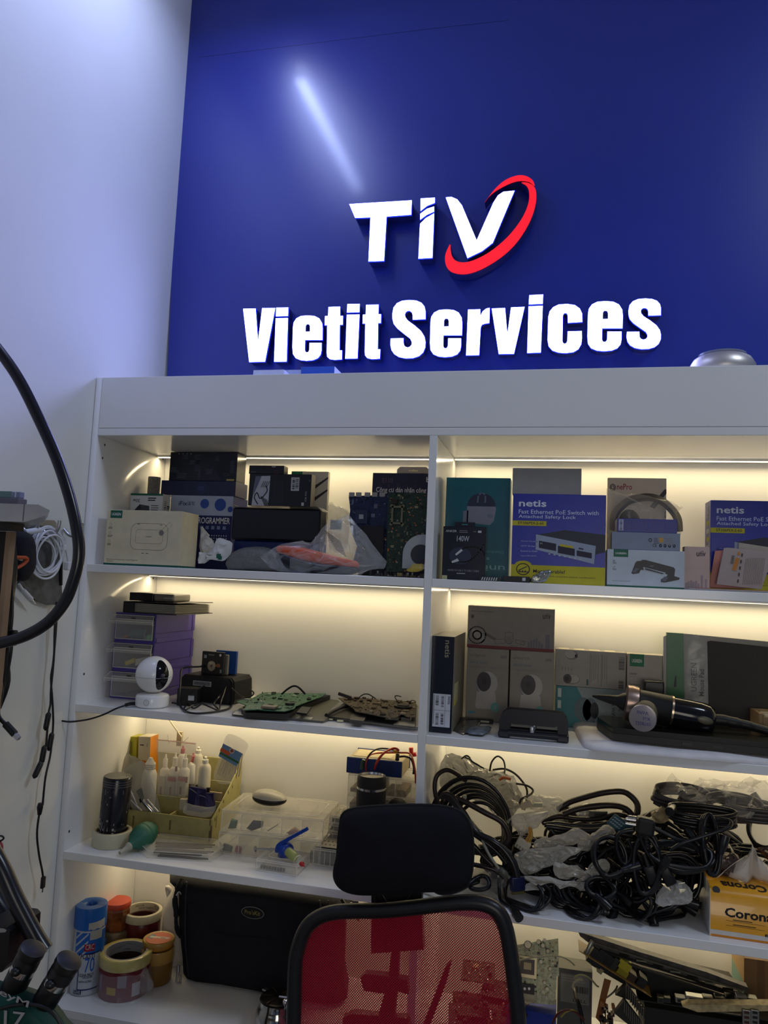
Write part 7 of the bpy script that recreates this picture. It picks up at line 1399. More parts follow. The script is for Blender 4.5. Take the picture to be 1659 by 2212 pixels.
q=at(545.5,1972,yb_-.0155); b=MB(o); M=Mx(q,rx=90); b.add([(.0265*math.cos(2*math.pi*i/36),.0125*math.sin(2*math.pi*i/36),0) for i in range(36)],[tuple(range(36))],cm('8a8c90',.4),M@Mx((0,0,-.0006))); b.add([(.0252*math.cos(2*math.pi*i/36),.0113*math.sin(2*math.pi*i/36),0) for i in range(36)],[tuple(range(36))],K_,M)
b.text("Pro'sKit",.036,.0095,cm('8a7c40'),M@Matrix.Translation((-.018,-.004,.0004)),.04); b.build('badge',th)
b=MB(o); st=[at(392,1900,yb_),at(386,1915,yb_-.01),at(380,1930,yb_-.01),at(378,1950,yb_-.01),at(381,1970,yb_-.01),at(380,1990,yb_-.01),at(383,2010,yb_-.008),at(390,2024,yb_)]; b.tube(st,[.006,.0065,.004,.006,.006,.004,.005,.004],NB_,8); b.build('shoulder_strap',th)
b=MB(o); b.tube([at(381,1934,yb_-.014),at(387,1926,yb_-.014),at(391,1932,yb_-.012)],.0016,CHROME,8); b.build('strap_ring',th)
b=MB(o); b.tube([at(385,2085,yb_-.004),at(385,2100,yb_-.006)],.0035,STEEL,10); b.tube([at(384,2100,yb_-.006),at(382,2122,yb_-.008),at(388,2124,yb_-.008),at(390,2106,yb_-.006)],.0025,STEEL,8); b.build('snap_hook',th)
b=MB(o); b.tube([at(738,1943,yb_-.004),at(748,1958,yb_-.01),at(757,1968,yb_-.012)],.0035,K_,8); b.build('strap_end',th)
b=MB(o); q=at(764,1956,yb_-.01); b.box((-.006,-.003,-.010),(.006,.003,.008),cm('55565a',.35,metal=.5),Mx(q,ry=35),bev=.001); b.tube([q+Vector((-.008,0,.008)),q+Vector((.010,0,.008))],.0018,cm('55565a',.35),6,raw=True); b.tube([q+Vector((.004,0,-.010)),q+Vector((.012,0,-.030))],.003,cm('55565a',.35),8,raw=True); lab(b.build('buckle',th),'grey strap buckle at the right of the bag')
# steel canister
c=on(592,2230,G); c=Vector((at(592,2200,.025).x,.045,G)); r=(at(640,2170,.02)-at(545,2170,.02)).x/2*.97; hK=at(592,2155,.045).z-G
th=thing('steel_canister','polished steel canister with tool slots in its lid at bottom edge','canister',c)
b=MB(); b.lathe([(r*.7,0),(r*.85,.004),(r*.98,.016),(r,.028),(r*.985,.034),(r,.036),(r*.99,hK*.62),(r*.90,hK*.78),(r*.84,hK*.84),(r*.84,hK)],mat('polished_steel',(.45,.44,.42),.12,metal=1,var=.15,scale=30),None,56); b.build('canister_body',th)
b=MB(); b.lathe([(r*.80,hK-.002),(r*.80,hK+.003),(r*.30,hK+.004),(r*.26,hK+.006),(r*.18,hK+.006),(r*.17,hK-.006),(0,hK-.006)],cm('1a1612',.3,metal=.6),None,40); 
for k in range(6): b.box((r*.28,-.0012,hK+.003),(r*.80,.0012,hK+.006),cm('4a4036',.3,metal=.8),Mx(rz=60*k+10))
b.lathe([(0,hK),(.005,hK),(.006,hK+.006),(.004,hK+.012),(0,hK+.013)],CHROME,Mx((r*.5,-r*.5,0)),16); b.build('slotted_lid',th)
b=MB(); b.box((-r*.9,-.004,hK+.004),(-r*.30,.004,hK+.007),STEEL,Mx(ry=-14,rz=-38)); b.build('lid_tab',th)
b=MB(); b.tube([(r*.15,-r*.35,hK+.012),(r*1.0,-r*.30,hK+.012)],.0024,CHROME,8,raw=True); b.build('lever',th)
# ================================================================ bottom shelf, right bay (seen beside and through the chair)
def q7(x,y): return (1060+x/2.77,1980+y/2.77)
# scrap boxes that carry the boards
def at7(x,y,d): u,v=q7(x,y); return at(u,v,d)
p0=at(1118,2180,.10); p1=at(1202,2180,.10)
b=Box(p1.x-p0.x+.02,.06,p0.z-G,cm('16308a',.4)); b.put('carton','blue carton carrying the pale motherboard at the chair side','box',(p0.x-.02,.10,G))
o=Vector((p0.x,.115,p0.z+.001)); th=thing('circuit_board','pale green desktop motherboard with processor socket leaning upright','circuit board',o)
pl7=[(at7(x,y,.125)-o) for x,y in ((95,205),(225,185),(405,163),(410,372),(395,375),(388,530),(170,548),(95,560))]
LGb=mat('pcb_pale',(.50,.54,.34),.5,var=.35,scale=160)
b=MB(o); pcb(b,[(p.x,max(p.z,.0)) for p in pl7],upM(o+Vector((0,.01,0)),20),LGb,230,77,hs=.005,mats=[cm('b8b090'),cm('30342a'),cm('d8d4c0'),cm('a89c78'),cm('8a8a70',.3)],big=.008); b.build('board',th)
M7=upM(o+Vector((0,.01,0)),20)
def bx7(x0,y0,x1,y1,h,m,bev=0,nm=None,z0=.0016):
    a=at7(x0,y1,.125)-o; c=at7(x1,y0,.125)-o; b.box((a.x,a.z,z0),(c.x,c.z,z0+h),m,M7,bev=bev)
b=MB(o); bx7(150,268,278,370,.003,cm('8c8468',.3,metal=.7),.0005); bx7(172,282,262,352,.0045,cm('3a2c20',.4)); bx7(196,298,242,330,.005,cm('b8a880')); b.build('processor_socket',th)
b=MB(o); bx7(150,418,262,452,.012,cm('1a1a16')); bx7(155,455,278,492,.010,cm('a09878',.4),.0005)
for k in range(3): 
    a=at7(178+26*k,435,.125)-o; b.lathe([(0,0),(.0025,0),(.0025,.0008),(0,.0008)],W_,M7@Matrix.Translation((a.x,a.z,.0138)),10)
b.build('heatsink_block',th)
for k,(x,y,rr) in enumerate(((220,195,.0075),(285,180,.0045),(312,200,.0045),(342,232,.004),(322,170,.0035),(300,290,.004),(355,330,.0035),(322,405,.0035),(338,440,.004))):
    a=at7(x,y,.125)-o; b=MB(o); b.lathe([(rr,0),(rr,.008),(rr*.9,.0088)],cm('14141a' if k<4 else '9a9078',.4),M7@Matrix.Translation((a.x,a.z,.0016)),14); b.lathe([(0,.0089),(rr*.85,.0089)],cm('c8c0a0',.3),M7@Matrix.Translation((a.x,a.z,.0016)),14,cap=False); b.build('capacitor',th)
o=at7(440,390,.17); b=Box(.066,.05,at7(440,310,.17).z-G,cm('4e4e4c',.5)); 
F=b.f; F.lines(.1,.08,.9,3,.03,cm('8a8a88')); F.rect(.08,.06,.92,.42,cm('77756e'),0); F.txt('DELL',.45,.40,.04,BL,.4,.03); F.bars(.5,.2,.9,.28,BL,14,3); b.put('power_supply','grey labelled metal power unit behind the pale motherboard','power supply',(at7(402,390,.17).x,.17,G))
def wr7(nm,lb,pts,r,m,cat='wire'): return wire(nm,lb,[(*q7(p[0],p[1]),p[2]) for p in pts],r,m,cat)
wr7('wire','white wire arching off the pale motherboard to the right',[(170,262,.10),(250,245,.095),(350,236,.10),(420,240,.11),(470,262,.13),(500,290,.16)],.0016,cm('a8a488',.4))
wr7('wire','cream green wire arching over the dark scrap boards',[(498,372,.12),(520,352,.12),(560,352,.12),(600,375,.12),(632,412,.12),(648,420,.12)],.0016,cm('8c8c5c',.4)); wr7('wire','short cream wire under the other arching cream wire',[(490,425,.11),(500,395,.11),(525,378,.11),(548,378,.12)],.0018,cm('a09c7c',.4))
wr7('wire','grey wire bend beside the tilted brown board',[(692,485,.09),(720,465,.09),(745,440,.10),(758,415,.11)],.0016,cm('6a665c',.4)); wr7('power_cable','black cable hanging from the power unit',[(500,430,.12),(505,470,.10),(525,520,.08),(540,580,.07),(552,650,.06),(560,720,.06)],.0042,BKC,'cable')
wr7('wire','dark red wire bundle curving at the bottom beneath the motherboard',[(370,640,.05),(395,590,.05),(440,562,.05),(490,565,.055),(530,590,.06),(560,620,.06)],.0022,cm('4a1410',.4)); wr7('wire','yellowish wire near the dark red wires',[(420,600,.05),(450,570,.05),(490,560,.055),(520,580,.06)],.0018,cm('8a7a30',.4))
# long tilted dark unit
o=at7(530,100,.14); th=thing('inverter_unit','long dark slotted metal unit tilted down to the right','unit',o)
def pr7(nm,pts,y0,y1,m): b=MB(o); b.prism([(p.x,max(p.z,G)) for p in (at7(x,y,y0) for x,y in pts)],y0,y1,m); return b.build(nm,th)
pr7('top_shell',[(525,95),(560,102),(900,215),(1300,335),(1540,425),(1545,460),(1480,430),(1200,372),(900,290),(640,200),(535,118)],.10,.118,mat('sooty_metal',(.05,.042,.035),.45,var=.5,scale=80))
b=MB(o); 
a=at7(600,150,.098); c_=at7(1530,450,.098); d=(c_-a).normalized(); L=(c_-a).length
for k in range(3):
    M=axm(a+Vector((0,0,-.009*k)),c_+Vector((0,0,-.009*k))); b.box((-.0015,-.0015,.02*k),(.0015,.0015,L*.98),cm(('5a564a','16140f','3a3830')[k],.35,metal=.5),M)
for k in range(7): p=a+d*(L*(.22+.11*k)); b.box((p.x-.008,p.y-.003,p.z-.006),(p.x+.010,p.y-.001,p.z-.003),cm('77745e' if k in (1,3,5) else '1c1a14',.3,metal=.6),Mx())
b.build('slot_rail',th)
pr7('circuit_side',[(600,190),(640,200),(900,300),(1200,385),(1480,450),(1500,480),(1000,485),(820,420),(700,350),(600,290)],.125,.20,cm('12110e',.6))
# brown power board with parts
o=at7(560,250,.09); th=thing('circuit_board','brown power board edge on with black parts under the tilted unit','circuit board',o)
a=at7(528,205,.09); c_=at7(960,480,.09); M=axm(a,c_); L=(c_-a).length; b=MB(o); b.prism([(a.x,a.z),(c_.x,c_.z),(c_.x,c_.z+.0018),(a.x,a.z+.0018)],.088,.135,cm('8a6a34',.5)); b.build('board',th)
rd=random.Random(5)
for k,(x,y,w_,h_,m) in enumerate(((570,205,.010,.022,'8c8a80'),(610,225,.012,.030,'141414'),(655,245,.018,.034,'16161a'),(700,270,.016,.030,'101014'),(745,275,.012,.022,'2a2a20'),(800,285,.024,.016,'a89a1c'),(790,330,.022,.014,'8a8018'),(840,360,.016,.018,'3a2a1c'),(900,390,.016,.022,'181410'),(655,315,.010,.010,'8a8460'))):
    q=at7(x,y+12,.095); b=MB(o); 
    if k in (0,): b.lathe([(.0045,0),(.0045,.026),(.003,.027)],cm(m,.3,metal=.7),Mx(q,ry=25),14)
    else: b.box((-w_/2,0,-h_/2),(w_/2,.03,h_/2),cm(m,.5),Mx(q,ry=30),bev=.001)
    b.build('board_component',th)
# brown tilted board, heatsinks, lower boards
o=at7(680,400,.06); th=thing('circuit_board','orange brown board standing tilted among the scrap at bottom','circuit board',o)
b=MB(o); b.prism([(p.x,max(p.z,G)) for p in (at7(x,y,.06) for x,y in ((680,372),(720,385),(690,500),(660,640),(628,605),(650,500)))],.06,.062,cm('7a4a1c',.5)); b.build('board',th)
b=MB(o)
for k in range(26):
    x=rd.uniform(655,740); y=rd.uniform(520,640); q=at7(x,y,.055); s_=rd.uniform(.001,.004); b.box((q.x-s_,.05,q.z-s_),(q.x+s_,.06,q.z+s_),cm(rd.choice(('3a2010','8a5a2c','1a1410','a89070'))))
b.build('solder_parts',th)
for k,(P,lb) in enumerate(((((810,405),(925,560),(920,610),(830,500),(745,470)),'upper grey finned heatsink leaning in the scrap'),(((800,500),(905,640),(840,660),(740,580)),'lower grey finned heatsink in front of the upper one'))):
    y=.05-.02*k; o=at7(*P[0],y); b=MB(o); W=[at7(x,yy,y) for x,yy in P]; b.prism([(p.x,max(p.z,G)) for p in W],y,y+.012,cm('34322e',.45,metal=.5))
    for i in range(9):
        p=W[0]+(W[1]-W[0])*(i/9); b.box((p.x-.001,y-.004,max(p.z-.020,G)),(p.x+.0008,y,p.z),cm('605c52',.35,metal=.6))
    tag(b.build('heatsink'),lb,'heatsink')
o=at7(1300,500,.09); th=thing('circuit_board','dark desktop motherboard seen edge on with a row of metal ports','circuit board',o)
b=MB(o); a=at7(880,495,.09); c_=at7(1720,505,.09); b.box((a.x,.09,a.z-.002),(min(c_.x,XR-.01),.22,a.z),cm('10120c',.5)); b.build('board',th)
for k,(x,w_,h_,m) in enumerate(((1015,.012,.010,'4a4a3c'),(1055,.012,.010,'3a3a30'),(1135,.018,.010,'77756c'),(1220,.030,.014,'a8a8a4'),(1300,.018,.010,'3c3c34'),(1372,.018,.010,'3c3c34'),(1430,.015,.014,'1c1c18'),(1500,.018,.014,'9a988e'),(1560,.020,.008,'44443a'))):
    q=at7(x,498,.088); b=MB(o); b.box((q.x-w_/2,.084,q.z-h_/2+.001),(q.x+w_/2,.10,q.z+h_/2),cm(m,.3,metal=.6),bev=.0008,seg=1); b.box((q.x-w_*.32,.0835,q.z-h_*.22),(q.x+w_*.32,.084,q.z+h_*.3),cm('1a1a3c' if k==3 else '0c0c0a')); b.build('port',th)
b=Box(.40,.10,at7(1300,520,.085).z-G-.03,cm('14130f',.7)); b.put('scrap_case','dark metal case filling the lower right under the boards','case',(at7(925,600,.09).x,.10,G))
o=at7(1150,540,.06); th=thing('circuit_board','cream edged board lying above the lowest dark board at right','circuit board',o)
b=MB(o); b.prism([(p.x,p.z) for p in (at7(x,y,.055) for x,y in ((1148,540),(1190,528),(1700,530),(1700,565),(1240,572)))],.055,.075,mat('tan_board',(.42,.33,.16),.6,var=.3,scale=120)); b.build('board',th)
for k,x in enumerate((1530,1580)):
    b=MB(o); q=at7(x,600,.052); b.box((q.x-.007,.05,q.z-.014),(q.x+.007,.056,q.z+.012),cm('8c8a84',.3,metal=.6),bev=.0008); 
    for j in range(3): b.box((q.x-.004,.0495,q.z-.010+.008*j),(q.x+.004,.05,q.z-.006+.008*j),cm('401c10' if k==0 else '0c0c0a'))
    b.build('port',th)
q0=at7(1468,225,.17); b=Box(.09,.10,min(at7(1500,232,.17).z,S3-T-.004)-G,cm('7a5a34',.7)); b.l.rect(.0,.0,1,1,cm('9c8058',.7),0); b.l.rect(.0,.2,1,.5,cm('6a8a80',.6),1); b.f.rect(.25,.0,.4,1,cm('6a4c2a',.7),0); b.f.lines(.2,.35,.8,4,.06,cm('5a4020'),.3)
b.put('carton','brown cardboard box at the far right of the bottom shelf','box',(q0.x+.012,.16,G))
# scrap seen through the chair mesh
rd=random.Random(31)
for k in range(10):
    x=at(960+rd.uniform(0,110),2100,.15).x; b=MB((x,.15,G)); w_,h_=rd.uniform(.05,.10),rd.uniform(.03,.07)
    pcb(b,[(0,0),(w_,0),(w_,.06),(0,.06)],Matrix.Translation((x,.06+.02*(k%5),G+.012*k+.002))@Matrix.Rotation(R(rd.uniform(-8,8)),4,'Z')@Matrix.Rotation(R(rd.uniform(4,14)),4,'X'),cm(('1c3a24','3a2c18','18241c')[k%3]),26,200+k,hs=.008,big=.012)
    tag(b.build('circuit_board'),'scrap circuit board in the pile seen through the red chair mesh','circuit board','scrap boards behind the chair mesh')
# ================================================================ office chair (faces the room, its back to the shelves)
RB=mat('chair_frame_black',(.010,.010,.012),.35,var=.1); 
def meshmat():
    m=bpy.data.materials.new('red_chair_mesh'); m.use_nodes=True; n=m.node_tree.nodes; l=m.node_tree.links; p=n['Principled BSDF']; out=n['Material Output']
    p.inputs['Base Color'].default_value=(.42,.008,.030,1); p.inputs['Roughness'].default_value=.6; p.inputs['Specular IOR Level'].default_value=.3
    tc=n.new('ShaderNodeTexCoord'); mp=n.new('ShaderNodeMapping'); l.new(tc.outputs['Object'],mp.inputs['Vector'])
    sx=n.new('ShaderNodeSeparateXYZ'); l.new(mp.outputs[0],sx.inputs[0])
    def mth(op,a,b=None):
        k=n.new('ShaderNodeMath'); k.operation=op
        for i,s in enumerate((a,b)):
            if s is None: continue
            if isinstance(s,(int,float)): k.inputs[i].default_value=s
            else: l.new(s,k.inputs[i])
        return k.outputs[0]
    f=2*math.pi/.0042; g=2*math.pi/.0046
    a=mth('COSINE',mth('MULTIPLY',sx.outputs['X'],f)); c=mth('COSINE',mth('MULTIPLY',sx.outputs['Z'],g))
    # staggered round holes: product pattern positive cells
    s=mth('MULTIPLY',a,c); hole=mth('GREATER_THAN',s,.36)
    t=n.new('ShaderNodeBsdfTransparent'); mx=n.new('ShaderNodeMixShader'); l.new(hole,mx.inputs[0]); l.new(p.outputs[0],mx.inputs[1]); l.new(t.outputs[0],mx.inputs[2]); l.new(mx.outputs[0],out.inputs[0]); return m
RM=meshmat()
yc=-.16
o=Vector((at(880,2200,yc).x,yc-.12,FLZ)); ch=thing('office_chair','black office chair with red mesh back and black padded headrest','chair',o)
# backrest frame: top edge as seen, sides running down
fr=[(634,2212),(637,2090),(643,2050),(658,2010),(682,1985),(715,1972),(760,1968),(820,1967),(880,1962),(940,1955),(990,1950),(1030,1950),(1060,1958),(1080,1975),(1094,2010),(1103,2060),(1112,2130),(1120,2212)]
P=[at(u,v,yc) for u,v in fr]; P=[Vector((p.x,p.y,p.z)) for p in P]
cx_=(P[0].x+P[-1].x)/2; zbm=-.96
P=[Vector((P[0].x+.05,yc-.02,zbm)),Vector((P[0].x+.012,yc-.01,zbm+.04)),Vector((P[0].x-.002,yc,zbm+.14))]+P+[Vector((P[-1].x+.004,yc,zbm+.14)),Vector((P[-1].x-.010,yc-.01,zbm+.04)),Vector((P[-1].x-.05,yc-.02,zbm))]
b=MB(o); b.tube(P,.0125,RB,14,4,closed=True); b.build('back_frame',ch)
Pi=spline(P,3,True); cc=sum(Pi,Vector())/len(Pi); b=MB(o); K=8; V=[];n_=len(Pi)
for k in range(K):
    s=1-.035-(k/K)*.965
    for p in Pi:
        w=cc+(p-cc)*s; dd=1-s*s; V.append(Vector((w.x,yc+.004+.028*dd,w.z)))
V.append(Vector((cc.x,yc+.032,cc.z))); F=[(k*n_+i,k*n_+(i+1)%n_,(k+1)*n_+(i+1)%n_,(k+1)*n_+i) for k in range(K-1) for i in range(n_)]+[((K-1)*n_+i,(K-1)*n_+(i+1)%n_,K*n_) for i in range(n_)]
b.add(V,F,RM,sm=True); b.build('mesh_back',ch)
b=MB(o); inner=[]; 
V=[]
for k,s in enumerate((.995,.93)):
    for p in Pi: w=cc+(p-cc)*s; V.append(Vector((w.x,yc-.004+.004*k,w.z)))
b.add(V,[(i,(i+1)%n_,(i+1)%n_+n_,i+n_) for i in range(n_)],mat('red_mesh_hem',(.06,.004,.010),.7),sm=True); b.build('mesh_hem',ch)
# rear support structure
ys=yc+.055
def rp(nm,pts,y0,y1,m=RB): b=MB(o); b.prism([(p.x,p.z) for p in (at(u,v,y0) for u,v in pts)],y0,y1,m); return b.build(nm,ch)
rp('headrest_bracket',[(802,1930),(910,1930),(914,2052),(802,2060)],ys,ys+.018); 
rp('spine',[(845,2058),(862,2056),(860,2120),(850,2212),(830,2300),(800,2300),(812,2212),(838,2120)],ys+.002,ys+.016,cm('0c0c14',.4))
rp('lumbar_bar',[(778,2112),(790,2104),(830,2108),(880,2118),(882,2148),(860,2142),(820,2146),(786,2140)],ys-.004,ys+.012); rp('lumbar_bar',[(740,2200),(760,2190),(880,2200),(890,2240),(740,2230)],ys-.004,ys+.012)
rp('lumbar_arm',[(962,2090),(975,2080),(965,2120),(930,2212),(915,2250),(900,2250),(935,2160)],ys,ys+.012,cm('0c0c14',.4))
sp=MB(o); q=at(850,2250,ys+.01); sp.tube([q,Vector((q.x,ys+.02,-.95)),Vector((q.x,ys-.02,-1.10)),Vector((q.x,yc-.12,-1.165))],.018,RB,12); sp.build('back_post',ch)
rp('headrest_post',[(803,1925),(911,1925),(911,1972),(803,1975)],yc+.020,yc+.034,cm('0a0a0d',.4))
b=MB(o)
for pts in (((822,1925),(846,1966)),((892,1925),(868,1966)),((810,1925),(812,1972)),((903,1925),(901,1972))): b.tube([at(*pts[0],yc+.018),at(*pts[1],yc+.018)],.0025,cm('18181c',.3),6,raw=True)
b.build('bracket_rib',ch)
# headrest
H=[(735,1780),(738,1762),(752,1750),(790,1743),(860,1739),(930,1739),(975,1745),(1000,1757),(1015,1780),(1021,1810),(1022,1850),(1018,1890),(1006,1915),(980,1924),(930,1925),(870,1927),(800,1932),(760,1929),(735,1918),(723,1900),(722,1880),(728,1850),(731,1810)]
yh=yc-.005; b=MB(o); W=[at(u,v,yh) for u,v in H]; b.pillow(spline(W,3,True),.030,BFAB,K=9,p=2.6,T2=.022); b.build('headrest',ch)
b=MB(o); W=[at(u,v,yh) for u,v in H]; b.tube(W,.0022,cm('0c0c10',.8),6,3,closed=True); b.build('headrest_seam',ch)
# seat, gas lift, base
cx_=o.x; b=MB(o); pts=[Vector((cx_+.235*math.cos(R(a))*(1 if abs(math.cos(R(a)))<.8 else .98),yc-.26+.225*math.sin(R(a)),0)) for a in range(0,360,15)]
b.slab([(p.x,p.y) for p in pts],-1.16,-1.115,BFAB); b.slab([(cx_+(p.x-cx_)*.92,yc-.26+(p.y-yc+.26)*.92) for p in pts],-1.115,-1.095,BFAB); b.build('seat',ch)
for s_ in (-1,1):
    b=MB(o); b.tube([(cx_+s_*.20,yc-.18,-1.15),(cx_+s_*.265,yc-.18,-1.14),(cx_+s_*.27,yc-.18,-.98),(cx_+s_*.27,yc-.20,-.955)],.014,RB,10); b.box((cx_+s_*.27-.035,yc-.36,-.955),(cx_+s_*.27+.035,yc-.10,-.93),RB,bev=.01); b.build('armrest',ch)
b=MB(o); b.lathe([(.026,FLZ+.09),(.026,-1.32),(.016,-1.318),(.016,-1.16)],RB,Mx((cx_,yc-.26,0)),20); b.build('gas_lift',ch)
for k in range(5):
    a=R(72*k+20); e=Vector((cx_+.28*math.cos(a),yc-.26+.28*math.sin(a),FLZ+.07)); b=MB(o); b.tube([(cx_,yc-.26,FLZ+.11),e],[.026,.018],RB,8,raw=True); b.build('base_leg',ch)
    b=MB(o); b.lathe([(.024,-.012),(.026,-.008),(.026,.008),(.024,.012)],DARK,Mx((e.x,e.y,FLZ+.0265),rx=90,rz=math.degrees(a)),18); b.build('caster',ch)
# ================================================================ things on and near the left wall
def ql(x,y): return (x/3.686,1020+y/3.686)
def wl(u,v,x=.0004): return onx(u,v,x)
# hook rail (steel plate with hooks) flat on the wall
o=wl(90,1130); th=thing('hook_rail','steel hook rail fixed on the left wall under the marble shelf','hook rail',o)
b=MB(o); P=[wl(32,1120),wl(60,1122),wl(114,1124),wl(119,1130),wl(119,1145),wl(60,1150),wl(30,1148)]; b.add([(0.0006,p.y,p.z) for p in P]+[(.004,p.y,p.z) for p in P],[tuple(reversed(range(7))),tuple(range(7,14))]+[(i,(i+1)%7,(i+1)%7+7,i+7) for i in range(7)],STEEL); b.build('plate',th)
for u,v in ((43,1128),(88,1134),(138,1139)):
    p=wl(u,v,.003); b=MB(o); b.tube([p+Vector((0,0,-.004)),p+Vector((.014,0,-.016)),p+Vector((.030,0,-.018)),p+Vector((.040,0,-.006)),p+Vector((.042,0,.010))],.0035,STEEL,6); b.build('hook',th)
# grey pad hanging
GP=mat('grey_felt',(.13,.13,.12),.85,var=.25,scale=60); o=wl(90,1240,.006); b=MB(o)
P=[wl(*ql(x,y),.008) for x,y in ((215,440),(300,420),(440,450),(480,560),(480,800),(490,1000),(440,1055),(380,1055),(280,1020),(200,930),(150,880),(160,700))]
V=[(.005,p.y,p.z) for p in P]+[(.010,p.y,p.z) for p in P]; n_=len(P); b.add(V,[tuple(reversed(range(n_))),tuple(range(n_,2*n_))]+[(i,(i+1)%n_,(i+1)%n_+n_,i+n_) for i in range(n_)],GP)
tag(b.build('felt_pad'),'dark grey felt pad hanging on the left wall behind the white cables','pad')
b=MB(wl(130,1200,.012)); b.tube([wl(*ql(490,570),.014),wl(*ql(488,700),.014),wl(*ql(485,900),.012)],.0035,K_,6); tag(b.build('black_strap'),'thin black strap hanging at the right edge of the felt pad','strap')
# white cable coil
WC=mat('white_cable',(.72,.73,.78),.35,var=.02)
o=wl(*ql(360,600),.03); th=thing('white_cable','thick coil of white charging cables hanging from the middle hook','cable',o)
c=wl(*ql(360,620),.030); ry_=(wl(*ql(480,620),.03).y-wl(*ql(240,620),.03).y)/2; rz_=(wl(*ql(360,430),.03).z-wl(*ql(360,810),.03).z)/2
for k in range(9):
    b=MB(o); rd=random.Random(k); P=[]
    for i in range(20):
        a=2*math.pi*i/20; k1=1-.035*k+.04*math.sin(a*2+k*1.7); P.append((c.x+.004*(k%4)-.004+.006*math.sin(a+k),c.y+ry_*k1*math.cos(a)+.006*math.sin(k*2.1),c.z+rz_*(k1)*math.sin(a)-.006*(k%3)))
    b.tube(P,.0021,WC,8,3,closed=True); b.build('cable_loop',th)
b=MB(o); b.tube([wl(*ql(400,440),.036),wl(*ql(480,500),.038),wl(*ql(520,600),.038),wl(*ql(545,710),.038)],.0022,WC,8); b.tube([wl(*ql(200,480),.036),wl(*ql(260,470),.04),wl(*ql(310,460),.04)],.006,WC,10); b.build('cable_end',th)
b=MB(o); p=wl(*ql(550,750),.040); b.box((p.x-.006,p.y-.010,p.z-.008),(p.x+.006,p.y+.010,p.z+.009),WC,bev=.002); b.build('plug',th)
b=MB(o); p=wl(*ql(505,600),.040); b.box((p.x-.003,p.y-.008,p.z-.006),(p.x+.003,p.y+.006,p.z+.005),WC,bev=.001); b.build('cable_clip',th)
b=MB(wl(60,1270,.02)); b.tube([wl(*ql(150,890),.02),wl(*ql(185,940),.02)],.0025,WC,8,raw=True); b.tube([wl(*ql(185,940),.02),wl(*ql(250,1010),.02)],.0045,WC,8,raw=True); b.tube([wl(*ql(250,1010),.02),wl(*ql(280,1048),.02)],.002,CHROME,8,raw=True); tag(b.build('soldering_pen'),'white slim pen tool with steel tip hanging below the felt pad','pen tool')
# black pouch with orange clamp
o=wl(*ql(180,650),.05); b=MB(o); pt=[wl(*ql(x,y),.045) for x,y in ((130,470),(170,455),(215,480),(245,540),(255,640),(250,760),(235,820),(190,870),(130,870),(105,800),(100,640),(110,520))]
M90=Matrix.Translation(o)@Matrix.Rotation(R(90),4,'Z'); L=[(M90.inverted()@p) for p in pt]; b.pillow(L,.020,mat('black_pouch_fabric',(.012,.012,.018),.85,bump=.4,bscale=300),cr=.003,fs=60,M=M90,T2=.020); tag(b.build('pouch'),'black fabric pouch hanging from the left hook','pouch')
o=wl(*ql(160,720),.075); th=thing('spring_clamp','orange spring clamp gripping the black hanging pouch','clamp',o)
for pts in (((125,678),(160,680),(205,682),(218,700)),((218,700),(190,730),(150,755),(130,762))): b=MB(o); b.tube([wl(*ql(*p),.078) for p in pts],.0034,cm('b0481c',.35),8); b.build('clamp_jaw',th)
b=MB(o); b.tube([wl(*ql(150,690),.076),wl(*ql(175,700),.076)],.0022,STEEL,8,raw=True); b.build('spring',th)
# marble shelf piece
ym=-.50; MB_=mat('marble_white',(.40,.40,.40),.25,var=.18,scale=14)
o=at(60,1100,ym); th=thing('marble_shelf','small white marbled shelf top jutting out from the left wall','shelf',o); 
za=at(40,1086,ym).z; p0_=at(-60,1090,ym); p1_=at(108,1099,ym)
b=MB(o); pr_=[(p1_.x,za-.010),(p1_.x-.006,za-.018),(p1_.x-.04,za-.028),(0.0,za-.028),(0.0,za),(p1_.x-.02,za-.002)]
yb2=ym+.13; xb=at(104,1099,yb2).x; V=[(p[0],ym,p[1]) for p in pr_]+[(p[0] if p[0]<.001 else p[0]-(p1_.x-xb),yb2,p[1]) for p in pr_]; n_=len(pr_)
V=[(max(v[0],.0),v[1],v[2]) for v in V]
b.add(V,[tuple(range(n_)),tuple(reversed(range(n_,2*n_)))]+[(i,i+n_,(i+1)%n_+n_,(i+1)%n_) for i in range(n_)],MB_); b.build('stone_top',th)
b=MB(o); b.box((.006,ym+.015,za-.040),(at(8,1120,ym).x,ym+.045,za-.0285),cm('1c1814',.6)); b.build('under_frame',th)
b=MB(o); q=at(52,1092,ym-.0006); b.box((q.x-.0006,ym-.0005,za-.027),(q.x+.0006,ym,za-.001),cm('55555a')); b.build('stone_seam',th)
for k,(u0,u1,v0,v1,m,lb) in enumerate(((-30,24,1060,1079,'5c7a78','grey-green paper pad lying on the marble shelf'),(24,43,1062,1080,'77809c','blue-grey box with a white stripe beside the paper pad'))):
    y_=-.47; a=at(u0,v0,y_); c_=at(u1,v1,y_); a.x=max(a.x,.004); b=MB((a.x,y_,za+.010)); b.box((a.x,y_,za+.010),(c_.x-.0005,y_+.010,a.z),cm(m,.5),bev=.001)
    if k: b.box(((a.x+c_.x)/2-.001,y_-.0005,za+.011),((a.x+c_.x)/2+.001,y_,a.z-.001),cm('c0c4d0'))
    tag(b.build(('paper_pad','small_box')[k]),lb,('paper pad','box')[k])
b=MB((.01,-.475,za)); b.box((.006,-.475,za+.0003),(at(44,1083,-.47).x,-.455,za+.0096),cm('5c5a66',.4),bev=.001); tag(b.build('document_tray'),'thin grey tray under the paper pad on the marble shelf','tray')
